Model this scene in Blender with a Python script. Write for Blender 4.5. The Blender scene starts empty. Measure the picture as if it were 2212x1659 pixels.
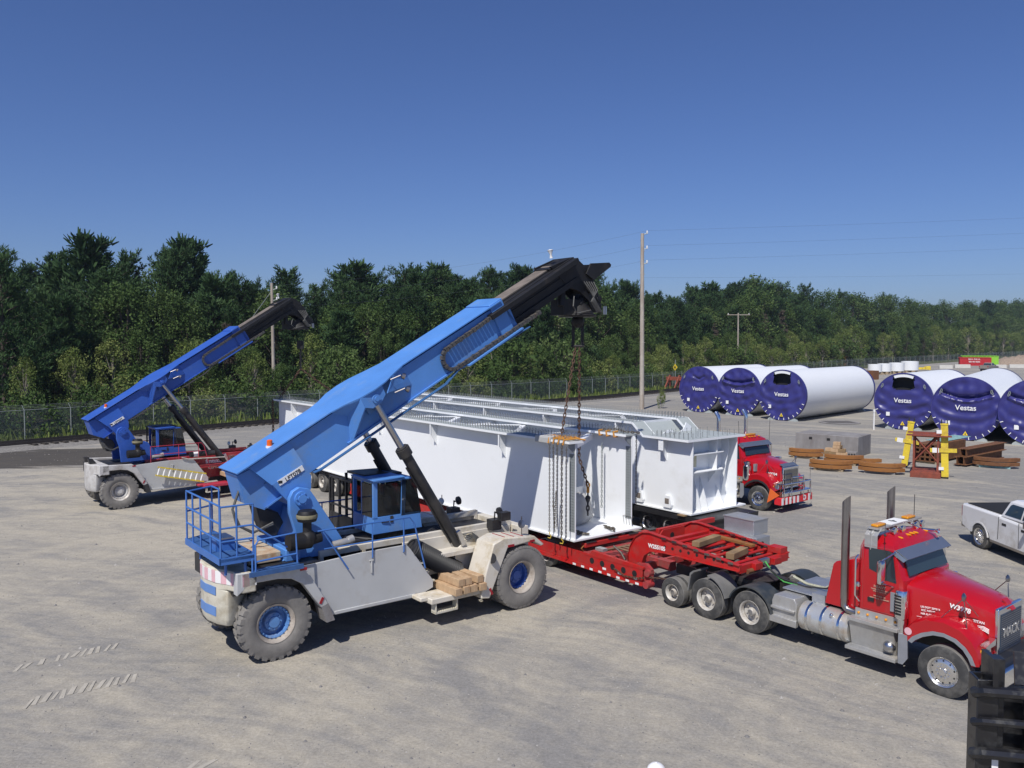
import bpy, bmesh, math, random
from mathutils import Vector, Matrix, noise
R=math.radians; PI=math.pi
sc=bpy.context.scene; C=sc.collection
# ---------------- camera, sky, sun, exposure ----------------
cd=bpy.data.cameras.new('Camera'); cam=bpy.data.objects.new('Camera',cd); C.objects.link(cam)
cam.location=(0,0,7.0); cam.rotation_euler=(R(90)-math.atan(94.5/1780.),0,0)
cd.sensor_fit='HORIZONTAL'; cd.sensor_width=36; cd.lens=36*1780/2212.; cd.clip_end=3000; cd.clip_start=.1
sc.camera=cam
SUN_AZ=67.; SUN_EL=52.     # rays travel towards heading SUN_AZ (from +X)
w=bpy.data.worlds.new("World"); sc.world=w; w.use_nodes=True
nt=w.node_tree; sk=nt.nodes.new('ShaderNodeTexSky'); sk.sky_type='NISHITA'; sk.sun_disc=False
sk.sun_elevation=R(SUN_EL); sk.sun_rotation=R(90-(SUN_AZ+180)); sk.altitude=100; sk.air_density=1.0; sk.dust_density=.6; sk.ozone_density=3.0
bg=nt.nodes['Background']; bg.inputs[1].default_value=.075
mg=nt.nodes.new('ShaderNodeMix'); mg.data_type='RGBA'; mg.blend_type='MULTIPLY'; mg.inputs['Factor'].default_value=1; mg.inputs['B'].default_value=(.63,.765,1.17,1)
nt.links.new(sk.outputs[0],mg.inputs['A']); nt.links.new(mg.outputs['Result'],bg.inputs[0])
sd=bpy.data.lights.new('Sun','SUN'); sd.energy=4.6; sd.angle=R(.5); sd.color=(1,.955,.89)
so=bpy.data.objects.new('Sun',sd); C.objects.link(so)
_d=Vector((math.cos(R(SUN_AZ))*math.cos(R(SUN_EL)),math.sin(R(SUN_AZ))*math.cos(R(SUN_EL)),-math.sin(R(SUN_EL))))
so.rotation_euler=_d.to_track_quat('-Z','Y').to_euler(); so.location=(-20,-20,40)
sc.view_settings.view_transform='Standard'; sc.view_settings.look='None'; sc.view_settings.exposure=0; sc.view_settings.gamma=1
sc.view_settings.use_curve_mapping=False
sc.render.engine='CYCLES'; sc.cycles.max_bounces=6; sc.cycles.transparent_max_bounces=12
rng=random.Random(7)
# ---------------- materials ----------------
def N(nt,t,**k):
    n=nt.nodes.new(t)
    for a,b in k.items():
        if a in n.inputs: n.inputs[a].default_value=b
        else: setattr(n,a,b)
    return n
def mat(name,col,rough=.5,metal=0.,var=.1,vs=2.5,bump=0.,bs=40.,dirt=None,da=.35,ds=1.5,coat=0.,alpha=1.,spec=.5,streak=0.):
    m=bpy.data.materials.new(name); m.use_nodes=True; nt=m.node_tree; L=nt.links.new
    b=nt.nodes['Principled BSDF']; b.inputs['Roughness'].default_value=rough; b.inputs['Metallic'].default_value=metal
    b.inputs['Coat Weight'].default_value=coat; b.inputs['Coat Roughness'].default_value=.08; b.inputs['Specular IOR Level'].default_value=spec
    tc=N(nt,'ShaderNodeTexCoord'); n1=N(nt,'ShaderNodeTexNoise',Scale=vs,Detail=6.,Roughness=.6); L(tc.outputs['Object'],n1.inputs['Vector'])
    mr=N(nt,'ShaderNodeMapRange'); mr.inputs['From Min'].default_value=.3; mr.inputs['From Max'].default_value=.7; mr.inputs['To Min'].default_value=1-var; mr.inputs['To Max'].default_value=1+var
    L(n1.outputs['Fac'],mr.inputs['Value'])
    mx=N(nt,'ShaderNodeVectorMath',operation='SCALE'); mx.inputs[0].default_value=col[:3]; L(mr.outputs[0],mx.inputs['Scale'])
    out=mx.outputs[0]
    if dirt:
        n2=N(nt,'ShaderNodeTexNoise',Scale=ds,Detail=9.,Roughness=.68)
        if streak:
            mp=N(nt,'ShaderNodeMapping'); mp.inputs['Scale'].default_value=(1,1,streak); L(tc.outputs['Object'],mp.inputs['Vector']); L(mp.outputs[0],n2.inputs['Vector'])
        else: L(tc.outputs['Object'],n2.inputs['Vector'])
        r2=N(nt,'ShaderNodeMapRange'); r2.inputs['From Min'].default_value=.62-da*.5; r2.inputs['From Max'].default_value=.72; L(n2.outputs['Fac'],r2.inputs['Value'])
        mm=N(nt,'ShaderNodeMix',data_type='RGBA'); mm.inputs['B'].default_value=(*dirt,1); L(r2.outputs[0],mm.inputs['Factor']); L(out,mm.inputs['A']); out=mm.outputs['Result']
        ra=N(nt,'ShaderNodeMapRange'); ra.inputs['To Min'].default_value=rough; ra.inputs['To Max'].default_value=max(.75,rough); L(r2.outputs[0],ra.inputs['Value']); L(ra.outputs[0],b.inputs['Roughness'])
    L(out,b.inputs['Base Color'])
    if bump:
        n3=N(nt,'ShaderNodeTexNoise',Scale=bs,Detail=4.); L(tc.outputs['Object'],n3.inputs['Vector'])
        bp=N(nt,'ShaderNodeBump',Strength=bump,Distance=.02); L(n3.outputs['Fac'],bp.inputs['Height']); L(bp.outputs[0],b.inputs['Normal'])
    return m
M={}
DUST=(.33,.30,.26)
M['blueA']=mat('blue_paint',(.088,.245,.60),.42,0,.10,.9,dirt=(.14,.25,.46),da=.2,ds=1.2,spec=.4)
M['blueB']=mat('dark_blue_paint',(.030,.10,.42),.4,0,.08,1.2,dirt=(.05,.12,.4),da=.15,spec=.4)
M['blueRail']=mat('blue_rail_paint',(.05,.155,.45),.45,0,.1)
M['bluePlat']=mat('blue_grating',(.035,.10,.26),.6,0,.2,6)
M['cream']=mat('cream_paint',(.60,.57,.47),.5,0,.08,2,dirt=(.36,.31,.22),da=.3,ds=2.2)
M['greyP']=mat('grey_panel_paint',(.47,.48,.48),.5,0,.05,1.5,dirt=(.38,.36,.33),da=.22,ds=1.1)
M['whiteP']=mat('white_fender_paint',(.62,.58,.50),.45,0,.06,2,dirt=(.42,.34,.2),da=.25,ds=1.8)
M['whiteB']=mat('pale_grey_paint',(.55,.54,.52),.5,0,.07,2,dirt=(.3,.27,.24),da=.3)
M['redB']=mat('crane_red_paint',(.36,.02,.03),.45,0,.12,2,dirt=(.33,.15,.13),da=.3,ds=3)
M['redRail']=mat('red_rail_paint',(.4,.03,.06),.5,0,.1)
M['red']=mat('red_cab_paint',(.41,.004,.010),.28,0,.04,1.5,coat=.6,spec=.5,dirt=(.33,.04,.04),da=.12)
M['redT']=mat('red_trailer_paint',(.44,.010,.010),.42,0,.1,3,dirt=(.32,.04,.03),da=.4,ds=4)
M['redD']=mat('faded_red_steel',(.38,.03,.035),.55,0,.2,4,dirt=(.2,.07,.06),da=.45,ds=5)
M['black']=mat('black_paint',(.018,.018,.020),.45,0,.2,3,dirt=(.05,.045,.04),da=.3)
M['blackB']=mat('black_boom_paint',(.006,.006,.007),.6,0,.3,4,dirt=(.028,.024,.021),da=.2,ds=3,streak=.4)
M['rubA']=mat('dusty_tyre',(.20,.19,.175),.9,0,.14,6,bump=.3,bs=30)
M['rub']=mat('tyre_rubber',(.045,.045,.045),.8,0,.2,6,dirt=(.13,.125,.115),da=.35,ds=3)
M['rubTread']=mat('worn_tread',(.16,.155,.145),.9,0,.15,8)
M['steel']=mat('bare_steel',(.50,.50,.51),.3,1,.08,4)
M['chrome']=mat('chrome',(.78,.79,.80),.12,1,.03,3)
M['chromeD']=mat('dull_stack_metal',(.36,.34,.33),.3,1,.15,2)
M['alu']=mat('brushed_aluminium',(.50,.50,.49),.42,.6,.1,5,dirt=(.38,.35,.3),da=.35)
M['aluTread']=mat('tread_plate',(.52,.53,.54),.38,.75,.08,3,bump=.6,bs=55)
M['rim']=mat('white_rim',(.52,.50,.46),.5,.1,.1,5,dirt=(.3,.25,.2),da=.35,ds=6)
M['rimAl']=mat('alloy_rim',(.72,.71,.69),.22,.9,.06,5)
M['glass']=mat('dark_glass',(.012,.016,.018),.06,0,.05,1,spec=.8)
M['glassT']=mat('tinted_glass',(.02,.035,.045),.05,0,.05,1,spec=.8)
M['girder']=mat('white_girder_paint',(.80,.82,.83),.5,0,.025,.5,dirt=(.72,.73,.72),da=.12,ds=.8)
M['galv']=mat('zinc_grey_paint',(.22,.24,.245),.6,0,.06,2)
M['stud']=mat('stud_steel',(.24,.25,.25),.5,.3,.1,5)
M['chain']=mat('rusty_chain',(.10,.055,.035),.7,.3,.35,14)
M['chainG']=mat('grey_chain',(.13,.115,.095),.6,.5,.25,14)
M['yellow']=mat('yellow_paint',(.72,.55,.04),.5,0,.1,4,dirt=(.3,.2,.06),da=.3)
M['orange']=mat('orange_hook_paint',(.50,.22,.03),.5,0,.2)
M['amber']=mat('amber_lens',(.62,.25,.01),.25,0,.1,8)
M['orangeL']=mat('orange_beacon_lens',(.75,.12,.01),.2,0,.05)
M['wood']=mat('sawn_timber',(.50,.35,.21),.75,0,.18,5,dirt=(.33,.20,.11),da=.4,ds=4,streak=.3)
M['woodO']=mat('old_timber',(.30,.20,.10),.85,0,.25,6,dirt=(.14,.09,.05),da=.4)
M['woodG']=mat('pallet_wood',(.33,.26,.17),.85,0,.25,6)
M['rust']=mat('rusty_steel',(.175,.075,.028),.85,0,.25,4,bump=.3,dirt=(.10,.04,.02),da=.4,ds=5)
M['rustO']=mat('orange_rust_steel',(.30,.125,.03),.85,0,.25,4,dirt=(.14,.055,.02),da=.4,ds=4)
M['rustR']=mat('red_oxide_steel',(.24,.055,.03),.7,0,.2,4,dirt=(.12,.04,.025),da=.35,ds=5)
M['conc']=mat('concrete',(.25,.24,.235),.85,0,.12,2,bump=.3,bs=20,dirt=(.17,.155,.15),da=.45,ds=1.6,streak=.25)
M['tower']=mat('tower_white_paint',(.77,.79,.80),.38,0,.015,.3)
M['tarp']=mat('blue_tarpaulin',(.032,.031,.17),.36,0,.12,1.5,spec=.6)
M['dark']=mat('shadowed_opening',(.01,.01,.011),.8)
M['white']=mat('white_marking',(.78,.78,.77),.5,0,.03)
M['lblue']=mat('blue_marking',(.12,.24,.52),.5,0,.05)
M['pink']=mat('faded_red_stripe',(.70,.42,.46),.5,0,.08,8)
M['redM']=mat('red_marking',(.6,.02,.03),.4,0,.05)
M['refl']=mat('red_reflector',(.3,.01,.02),.3)
M['bag']=mat('grey_canvas',(.42,.42,.41),.8,0,.12,3,bump=.3,bs=8)
M['hose']=mat('rubber_hose',(.03,.03,.032),.5,0,.15)
M['galvF']=mat('galvanised_fence',(.30,.33,.32),.55,.4,.1)
M['pole']=mat('weathered_pole',(.40,.36,.31),.85,0,.12,3,dirt=(.26,.2,.15),da=.35,ds=2,streak=.15)
M['wire']=mat('power_wire',(.05,.07,.09),.6)
M['silver']=mat('silver_car_paint',(.74,.74,.74),.32,.1,.03,1,coat=.5,dirt=(.5,.47,.42),da=.2,ds=.8)
M['skin']=mat('skin',(.5,.3,.22),.6); M['hiviz']=mat('orange_vest',(.8,.2,.03),.7); M['cloth']=mat('dark_cloth',(.05,.06,.09),.85)
M['hat']=mat('white_plastic',(.8,.8,.8),.3)
M['greenL']=mat('lime_container_paint',(.25,.55,.04),.5,0,.1); M['redC']=mat('red_container_paint',(.42,.015,.02),.5,0,.12,2)
M['brownCar']=mat('tan_car_paint',(.28,.25,.22),.4,.2,.08); M['clay']=mat('spoil',(.27,.21,.16),.95,0,.3,3)
# ---------------- mesh builder ----------------
class MB:
    def __init__(s): s.v=[]; s.f=[]; s.mi=[]; s.m=0; s.T=Matrix()
    def add(s,vs,fs):
        b=len(s.v); s.v+= [tuple(s.T@Vector(v)) for v in vs]; s.f+=[tuple(b+i for i in f) for f in fs]; s.mi+=[s.m]*len(fs); return s
    def bx(s,x0,x1,y0,y1,z0,z1):
        return s.add([(x0,y0,z0),(x1,y0,z0),(x1,y1,z0),(x0,y1,z0),(x0,y0,z1),(x1,y0,z1),(x1,y1,z1),(x0,y1,z1)],[(3,2,1,0),(4,5,6,7),(0,1,5,4),(1,2,6,5),(2,3,7,6),(3,0,4,7)])
    def box(s,c,sz,rot=None):
        o=s.T
        s.T=o@Matrix.Translation(c)@(rot.to_4x4() if rot is not None else Matrix()); s.bx(-sz[0]/2,sz[0]/2,-sz[1]/2,sz[1]/2,-sz[2]/2,sz[2]/2); s.T=o; return s
    def prism(s,pts,d0,d1,ax='y'):
        def P(p,d): return {'y':(p[0],d,p[1]),'x':(d,p[0],p[1]),'z':(p[0],p[1],d)}[ax]
        n=len(pts); return s.add([P(p,d0) for p in pts]+[P(p,d1) for p in pts],[tuple(range(n)),tuple(range(2*n-1,n-1,-1))]+[(i,(i+1)%n+0,n+(i+1)%n,n+i) for i in range(n)])
    def plate(s,pts,t):   # pts: 3D loop ; t: thickness vector
        t=Vector(t); n=len(pts); return s.add([Vector(p) for p in pts]+[Vector(p)+t for p in pts],[tuple(range(n)),tuple(range(2*n-1,n-1,-1))]+[(i,(i+1)%n,n+(i+1)%n,n+i) for i in range(n)])
    def loft(s,secs,caps=True,closed=True):
        n=len(secs[0]); vs=[p for q in secs for p in q]; fs=[]
        for k in range(len(secs)-1):
            for i in range(n if closed else n-1):
                j=(i+1)%n; fs.append((k*n+i,k*n+j,(k+1)*n+j,(k+1)*n+i))
        if caps: fs+=[tuple(range(n-1,-1,-1)),tuple(range((len(secs)-1)*n,len(secs)*n))]
        return s.add(vs,fs)
    def tube(s,path,r,n=6,closed=False,rr=None):
        P=[Vector(p) for p in path]; k=len(P); secs=[]
        prev=None
        for i in range(k):
            if closed: t=P[(i+1)%k]-P[i-1]
            else: t=P[min(i+1,k-1)]-P[max(i-1,0)]
            t.normalize()
            if prev is None:
                a=Vector((0,0,1)) if abs(t.z)<.9 else Vector((1,0,0)); u=t.cross(a).normalized()
            else: u=(prev-t*prev.dot(t)).normalized()
            prev=u; vv=t.cross(u); q=rr[i] if rr else r
            secs.append([P[i]+(u*math.cos(2*PI*j/n)+vv*math.sin(2*PI*j/n))*q for j in range(n)])
        if closed:
            m=len(s.v); vs=[p for q in secs for p in q]; fs=[(a*n+i,a*n+(i+1)%n,((a+1)%k)*n+(i+1)%n,((a+1)%k)*n+i) for a in range(k) for i in range(n)]
            return s.add(vs,fs)
        return s.loft(secs)
    def cyl(s,p0,p1,r0,r1=None,n=16): return s.tube([p0,p1],r0,n,rr=[r0,r0 if r1 is None else r1])
    def lathe(s,prof,o,ax,n=24,a0=0,a1=360,closed=None):  # prof [(r,h)] along axis
        ax=Vector(ax).normalized(); a=Vector((0,0,1)) if abs(ax.z)<.9 else Vector((1,0,0)); u=ax.cross(a).normalized(); v=ax.cross(u); o=Vector(o)
        full=abs(a1-a0)>=359.9; k=n if full else n+1
        secs=[[o+ax*h+(u*math.cos(t)+v*math.sin(t))*max(r,1e-4) for r,h in prof] for t in [R(a0+(a1-a0)*i/n) for i in range(k)]]
        m=len(prof); vs=[p for q in secs for p in q]; fs=[]
        for i in range(k if full else k-1):
            j=(i+1)%k
            for b in range(m-1): fs.append((i*m+b,i*m+b+1,j*m+b+1,j*m+b))
        return s.add(vs,fs)
    def sph(s,c,r,n=10,sc_=(1,1,1)):
        k=n//2+1; prof=[(math.sin(PI*i/k),-math.cos(PI*i/k)) for i in range(k+1)]; o=s.T
        s.T=o@Matrix.Translation(c)@Matrix.Diagonal((r*sc_[0],r*sc_[1],r*sc_[2],1)); s.lathe(prof,(0,0,0),(0,0,1),n); s.T=o; return s
    def build(s,name,mats,parent=None,bevel=0,ang=38,smooth=True,loc=None,fix=True):
        me=bpy.data.meshes.new(name); me.from_pydata([tuple(v) for v in s.v],[],s.f); 
        if not isinstance(mats,(list,tuple)): mats=[mats]
        for m in mats: me.materials.append(M[m] if isinstance(m,str) else m)
        me.polygons.foreach_set('material_index',s.mi)
        if fix:
            bm=bmesh.new(); bm.from_mesh(me); bmesh.ops.remove_doubles(bm,verts=bm.verts,dist=1e-5); bmesh.ops.recalc_face_normals(bm,faces=bm.faces); bm.to_mesh(me); bm.free()
        if smooth:
            me.polygons.foreach_set('use_smooth',[True]*len(me.polygons)); me.set_sharp_from_angle(angle=R(ang))
        me.update()
        o=bpy.data.objects.new(name,me); C.objects.link(o)
        if parent: o.parent=parent
        if loc: o.location=loc
        if bevel:
            b=o.modifiers.new('bevel','BEVEL'); b.width=bevel; b.segments=2; b.limit_method='ANGLE'; b.angle_limit=R(40)
        return o
def thing(name,label,cat,loc=(0,0,0),rz=0,group=None,sc_=1):
    o=bpy.data.objects.new(name,None); C.objects.link(o); o.location=loc; o.rotation_euler=(0,0,rz); o.scale=(sc_,)*3
    o.empty_display_size=.3; return tag(o,label,cat,group)
def tag(o,label,cat,group=None):
    o['label']=label; o['category']=cat
    if group: o['group']=group
    return o
def struct(o,kind='structure',label=None):
    o['kind']=kind
    if label: o['label']=label
    return o
def dup(root,loc,rz,label=None,group=None,sc_=None):
    r=root.copy(); C.objects.link(r); r.location=loc; r.rotation_euler=(0,0,rz)
    if sc_ is not None: r.scale=sc_ if hasattr(sc_,'__len__') else (sc_,)*3
    if label: r['label']=label
    if group: r['group']=group
    def rec(src,par):
        for ch in src.children:
            c=ch.copy(); C.objects.link(c); c.parent=par; rec(ch,c)
    rec(root,r); return r
_fonts={}
def text(name,body,size,matn,parent,mtx,off=.0,ext=.002,ax='CENTER',sx=1.):
    cu=bpy.data.curves.new(name,'FONT'); cu.body=body; cu.size=size; cu.extrude=ext; cu.offset=off; cu.align_x=ax; cu.align_y='CENTER'
    t=bpy.data.objects.new(name+'_c',cu); C.objects.link(t); dg=bpy.context.evaluated_depsgraph_get()
    me=bpy.data.meshes.new_from_object(t.evaluated_get(dg)); bpy.data.objects.remove(t); 
    me.transform(mtx@Matrix.Diagonal((sx,1,1,1))); me.materials.clear(); me.materials.append(M[matn]); me.name=name
    o=bpy.data.objects.new(name,me); C.objects.link(o); o.parent=parent; return o
def TX(o,right,up):  # matrix placing text at o with axes
    r=Vector(right).normalized(); u=Vector(up).normalized(); n=r.cross(u)
    return Matrix(((r.x,u.x,n.x,o[0]),(r.y,u.y,n.y,o[1]),(r.z,u.z,n.z,o[2]),(0,0,0,1)))
class Fr:
    def __init__(s,ox,oy,hd): s.o=(ox,oy); s.h=R(hd); s.c=math.cos(s.h); s.s=math.sin(s.h)
    def w(s,x,y,z=0): return (s.o[0]+x*s.c-y*s.s,s.o[1]+x*s.s+y*s.c,z)
FA=Fr(-.984,22.797,38); FT=Fr(9.387,16.572,-52); FT2=Fr(11.066,34.369,-52)
def chain(mb,pts,L=.13,r=.014,wd=.36,n=5):
    # links along polyline
    P=[Vector(p) for p in pts]; seg=[(P[i+1]-P[i]).length for i in range(len(P)-1)]; tot=sum(seg); k=int(tot/(L*.72)); 
    for i in range(k):
        d=(i+.5)*tot/k; j=0
        while j<len(seg)-1 and d>seg[j]: d-=seg[j]; j+=1
        t=(P[j+1]-P[j]).normalized(); c=P[j]+t*d
        a=Vector((0,0,1)) if abs(t.z)<.8 else Vector((1,0,0)); u=t.cross(a).normalized()
        if i%2: u=t.cross(u)
        w_=L*wd; ring=[]
        for q in range(8):
            an=2*PI*(q+.5)/8; ring.append(c+t*(math.cos(an)*.5*L)+u*(math.sin(an)*w_*.62))
        mb.tube(ring,r,n,closed=True)
M['rimtan']=mat('dusty_rim_paint',(.40,.36,.31),.7,0,.12,8,dirt=(.25,.2,.16),da=.3,ds=5)
M['galvW']=mat('primer_grey_steel',(.36,.395,.39),.6,0,.06,2)
M['creamhole']=mat('yellowish_lining',(.55,.52,.36),.7)
M['greenhose']=mat('green_hose',(.08,.35,.08),.5); M['coilw']=mat('pale_coiled_cable',(.40,.40,.30),.7,0,.3,20); M['coilbrown']=mat('brown_hose',(.16,.09,.05),.7,0,.3,6)

M['visor']=mat('steel_visor',(.32,.36,.42),.22,.75,.05,3)
M['greytrim']=mat('grey_trim',(.22,.23,.25),.6,0,.1,5)
M['lens']=mat('headlight_lens',(.55,.53,.48),.08,.5,.1,10)
M['tank']=mat('scuffed_tank_metal',(.60,.61,.60),.32,.6,.06,3,dirt=(.38,.27,.15),da=.3,ds=2)
M['fenderblk']=mat('black_plastic_fender',(.03,.038,.045),.45,0,.1,3,dirt=(.09,.09,.085),da=.3)
M['fendergrey']=mat('grey_dusty_fender',(.16,.16,.155),.6,0,.15,3)
M['greasy']=mat('greasy_steel',(.05,.045,.045),.5,.3,.3,6)
M['grillmesh']=mat('grille_mesh',(.06,.09,.14),.35,.5,.05,3)
M['orangeflag']=mat('orange_flag_cloth',(.70,.13,.02),.8,0,.05)
M['gilt']=mat('faded_gilt_lettering',(.55,.33,.24),.6)
M['stickery']=mat('yellow_sticker',(.85,.62,.03),.5); M['paleblue']=mat('pale_blue_sheet',(.22,.38,.38),.6,0,.3,4); M['concL']=mat('pale_concrete',(.50,.49,.45),.85,0,.08,2)
M['blackM']=mat('glossy_black_steel',(.012,.012,.014),.3,0,.15,6,dirt=(.04,.04,.038),da=.25,ds=5,spec=.6)
# ---------------- ground ----------------
def ground_mat(name,beige,grey,amt,far=False):
    m=bpy.data.materials.new(name); m.use_nodes=True; nt=m.node_tree; L=nt.links.new; b=nt.nodes['Principled BSDF']; b.inputs['Roughness'].default_value=.95; b.inputs['Specular IOR Level'].default_value=.2
    tc=N(nt,'ShaderNodeTexCoord'); P=tc.outputs['Object']
    # warp so wheel streaks curve
    wn=N(nt,'ShaderNodeTexNoise',Scale=.035,Detail=1.); L(P,wn.inputs['Vector'])
    wv=N(nt,'ShaderNodeVectorMath',operation='MULTIPLY_ADD'); wv.inputs[1].default_value=(9,9,0); L(wn.outputs['Color'],wv.inputs[0]); L(P,wv.inputs[2])
    def mth(op,a,b_,c=None):
        n=N(nt,'ShaderNodeMath',operation=op)
        for i,x in enumerate((a,b_,c)):
            if x is None: continue
            if isinstance(x,(int,float)): n.inputs[i].default_value=x
            else: L(x,n.inputs[i])
        return n.outputs[0]
    def streak(rot,sx,sy,scale,det=5.,rg=.6):
        mp=N(nt,'ShaderNodeMapping'); mp.inputs['Rotation'].default_value=(0,0,R(rot)); L(wv.outputs[0],mp.inputs['Vector'])
        m2=N(nt,'ShaderNodeVectorMath',operation='MULTIPLY'); m2.inputs[1].default_value=(sx,sy,1); L(mp.outputs[0],m2.inputs[0])
        n=N(nt,'ShaderNodeTexNoise',Scale=scale,Detail=det,Roughness=rg); L(m2.outputs[0],n.inputs['Vector']); return n.outputs['Fac']
    def polar(cx,cy,sr,sa,scale,det=4.):
        q=N(nt,'ShaderNodeVectorMath',operation='SUBTRACT'); q.inputs[1].default_value=(cx,cy,0); L(P,q.inputs[0])
        ln=N(nt,'ShaderNodeVectorMath',operation='LENGTH'); L(q.outputs[0],ln.inputs[0]); sp=N(nt,'ShaderNodeSeparateXYZ'); L(q.outputs[0],sp.inputs[0])
        an=mth('ARCTAN2',sp.outputs[1],sp.outputs[0]); wob=N(nt,'ShaderNodeTexNoise',Scale=.12,Detail=2.); L(P,wob.inputs['Vector'])
        rr=mth('ADD',ln.outputs['Value'],mth('MULTIPLY',wob.outputs['Fac'],5.)); cb=N(nt,'ShaderNodeCombineXYZ'); L(mth('MULTIPLY',rr,sr),cb.inputs[0]); L(mth('MULTIPLY',an,sa),cb.inputs[1])
        n=N(nt,'ShaderNodeTexNoise',Scale=scale,Detail=det,Roughness=.62); L(cb.outputs[0],n.inputs['Vector']); return n.outputs['Fac']
    s1=streak(38,.10,1.9,.5); s2=polar(-26,-6,.9,1.8,1.,9.); s3=polar(34,-4,.8,2.4,1.,7.); s4=polar(-14,-16,3.4,2.2,1.,4.)
    big=N(nt,'ShaderNodeTexNoise',Scale=.085,Detail=3.); L(P,big.inputs['Vector'])
    a=mth('MULTIPLY_ADD',s1,.45,mth('MULTIPLY',s2,1.0)); a=mth('MULTIPLY_ADD',s3,.75,a); a=mth('ADD',a,mth('MULTIPLY',mth('SUBTRACT',s4,.5),.55));
    dp=N(nt,'ShaderNodeVectorMath',operation='DOT_PRODUCT'); dp.inputs[1].default_value=(.55,.45,0); L(P,dp.inputs[0]); mg_=N(nt,'ShaderNodeMapRange'); mg_.inputs['From Min'].default_value=7; mg_.inputs['From Max'].default_value=16; mg_.inputs['To Max'].default_value=.13; L(dp.outputs['Value'],mg_.inputs['Value']); a=mth('SUBTRACT',a,mg_.outputs[0]); a=mth('MULTIPLY_ADD',big.outputs['Fac'],.8,a)
    fine=N(nt,'ShaderNodeTexNoise',Scale=1.3,Detail=10.,Roughness=.75); L(P,fine.inputs['Vector']); a=mth('MULTIPLY_ADD',fine.outputs['Fac'],.45,a)
    mr=N(nt,'ShaderNodeMapRange'); mr.inputs['From Min'].default_value=1.53+amt; mr.inputs['From Max'].default_value=1.92+amt; L(a,mr.inputs['Value'])
    mx=N(nt,'ShaderNodeMix',data_type='RGBA'); mx.inputs['A'].default_value=(*grey,1); mx.inputs['B'].default_value=(*beige,1); L(mr.outputs[0],mx.inputs['Factor'])
    g=N(nt,'ShaderNodeTexNoise',Scale=16.,Detail=6.,Roughness=.8); L(P,g.inputs['Vector'])
    v=N(nt,'ShaderNodeTexVoronoi',Scale=24.); L(P,v.inputs['Vector'])
    gr=mth('ADD',mth('MULTIPLY',g.outputs['Fac'],1.25),mth('MULTIPLY',v.outputs['Distance'],.12)); gr=mth('ADD',gr,.33)
    mid=N(nt,'ShaderNodeTexNoise',Scale=3.2,Detail=6.,Roughness=.7); L(P,mid.inputs['Vector']); gr=mth('MULTIPLY',gr,mth('MULTIPLY_ADD',mid.outputs['Fac'],.5,.75))
    # noise-edged dark patch in the ground colour, near the track on the left
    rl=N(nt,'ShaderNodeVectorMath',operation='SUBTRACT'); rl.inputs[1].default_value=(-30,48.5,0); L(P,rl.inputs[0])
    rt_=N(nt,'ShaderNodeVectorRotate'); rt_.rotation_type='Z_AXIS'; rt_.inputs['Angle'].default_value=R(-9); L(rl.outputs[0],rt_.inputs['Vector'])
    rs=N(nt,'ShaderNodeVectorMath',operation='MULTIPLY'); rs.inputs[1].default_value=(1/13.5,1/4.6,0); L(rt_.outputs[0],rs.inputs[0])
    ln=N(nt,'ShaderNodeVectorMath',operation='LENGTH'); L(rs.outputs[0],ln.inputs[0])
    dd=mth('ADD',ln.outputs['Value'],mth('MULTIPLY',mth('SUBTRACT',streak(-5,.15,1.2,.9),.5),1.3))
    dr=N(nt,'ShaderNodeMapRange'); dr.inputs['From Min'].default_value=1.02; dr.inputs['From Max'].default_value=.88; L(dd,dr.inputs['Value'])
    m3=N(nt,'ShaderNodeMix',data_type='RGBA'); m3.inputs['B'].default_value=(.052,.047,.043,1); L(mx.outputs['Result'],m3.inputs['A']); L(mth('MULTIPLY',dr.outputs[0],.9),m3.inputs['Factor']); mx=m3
    sc2=N(nt,'ShaderNodeVectorMath',operation='SCALE'); L(mx.outputs['Result'],sc2.inputs[0]); L(gr,sc2.inputs['Scale']); L(sc2.outputs[0],b.inputs['Base Color'])
    bp=N(nt,'ShaderNodeBump',Strength=.55,Distance=.03); hh=mth('ADD',g.outputs['Fac'],mth('MULTIPLY',mid.outputs['Fac'],1.2)); L(hh,bp.inputs['Height']); L(bp.outputs[0],b.inputs['Normal'])
    return m
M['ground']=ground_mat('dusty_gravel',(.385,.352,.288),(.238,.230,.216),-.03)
mb=MB()
G=36; ring=[-900,-400,-200,-120,-80]+[(-60+4*i) for i in range(41)]+[130,180,300,600,1400]
xs=sorted(set(ring)); ys=[-200,-60,-30]+[4*i-16 for i in range(42)]+[190,260,400,700,2400]; ys=sorted(set(ys))
vs=[];
for y in ys:
    for x in xs:
        z=0
        vs.append((x,y,z))
nx=len(xs); fs=[(j*nx+i,j*nx+i+1,(j+1)*nx+i+1,(j+1)*nx+i) for j in range(len(ys)-1) for i in range(nx-1)]
mb.add(vs,fs); struct(mb.build('ground','ground',smooth=False))
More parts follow.
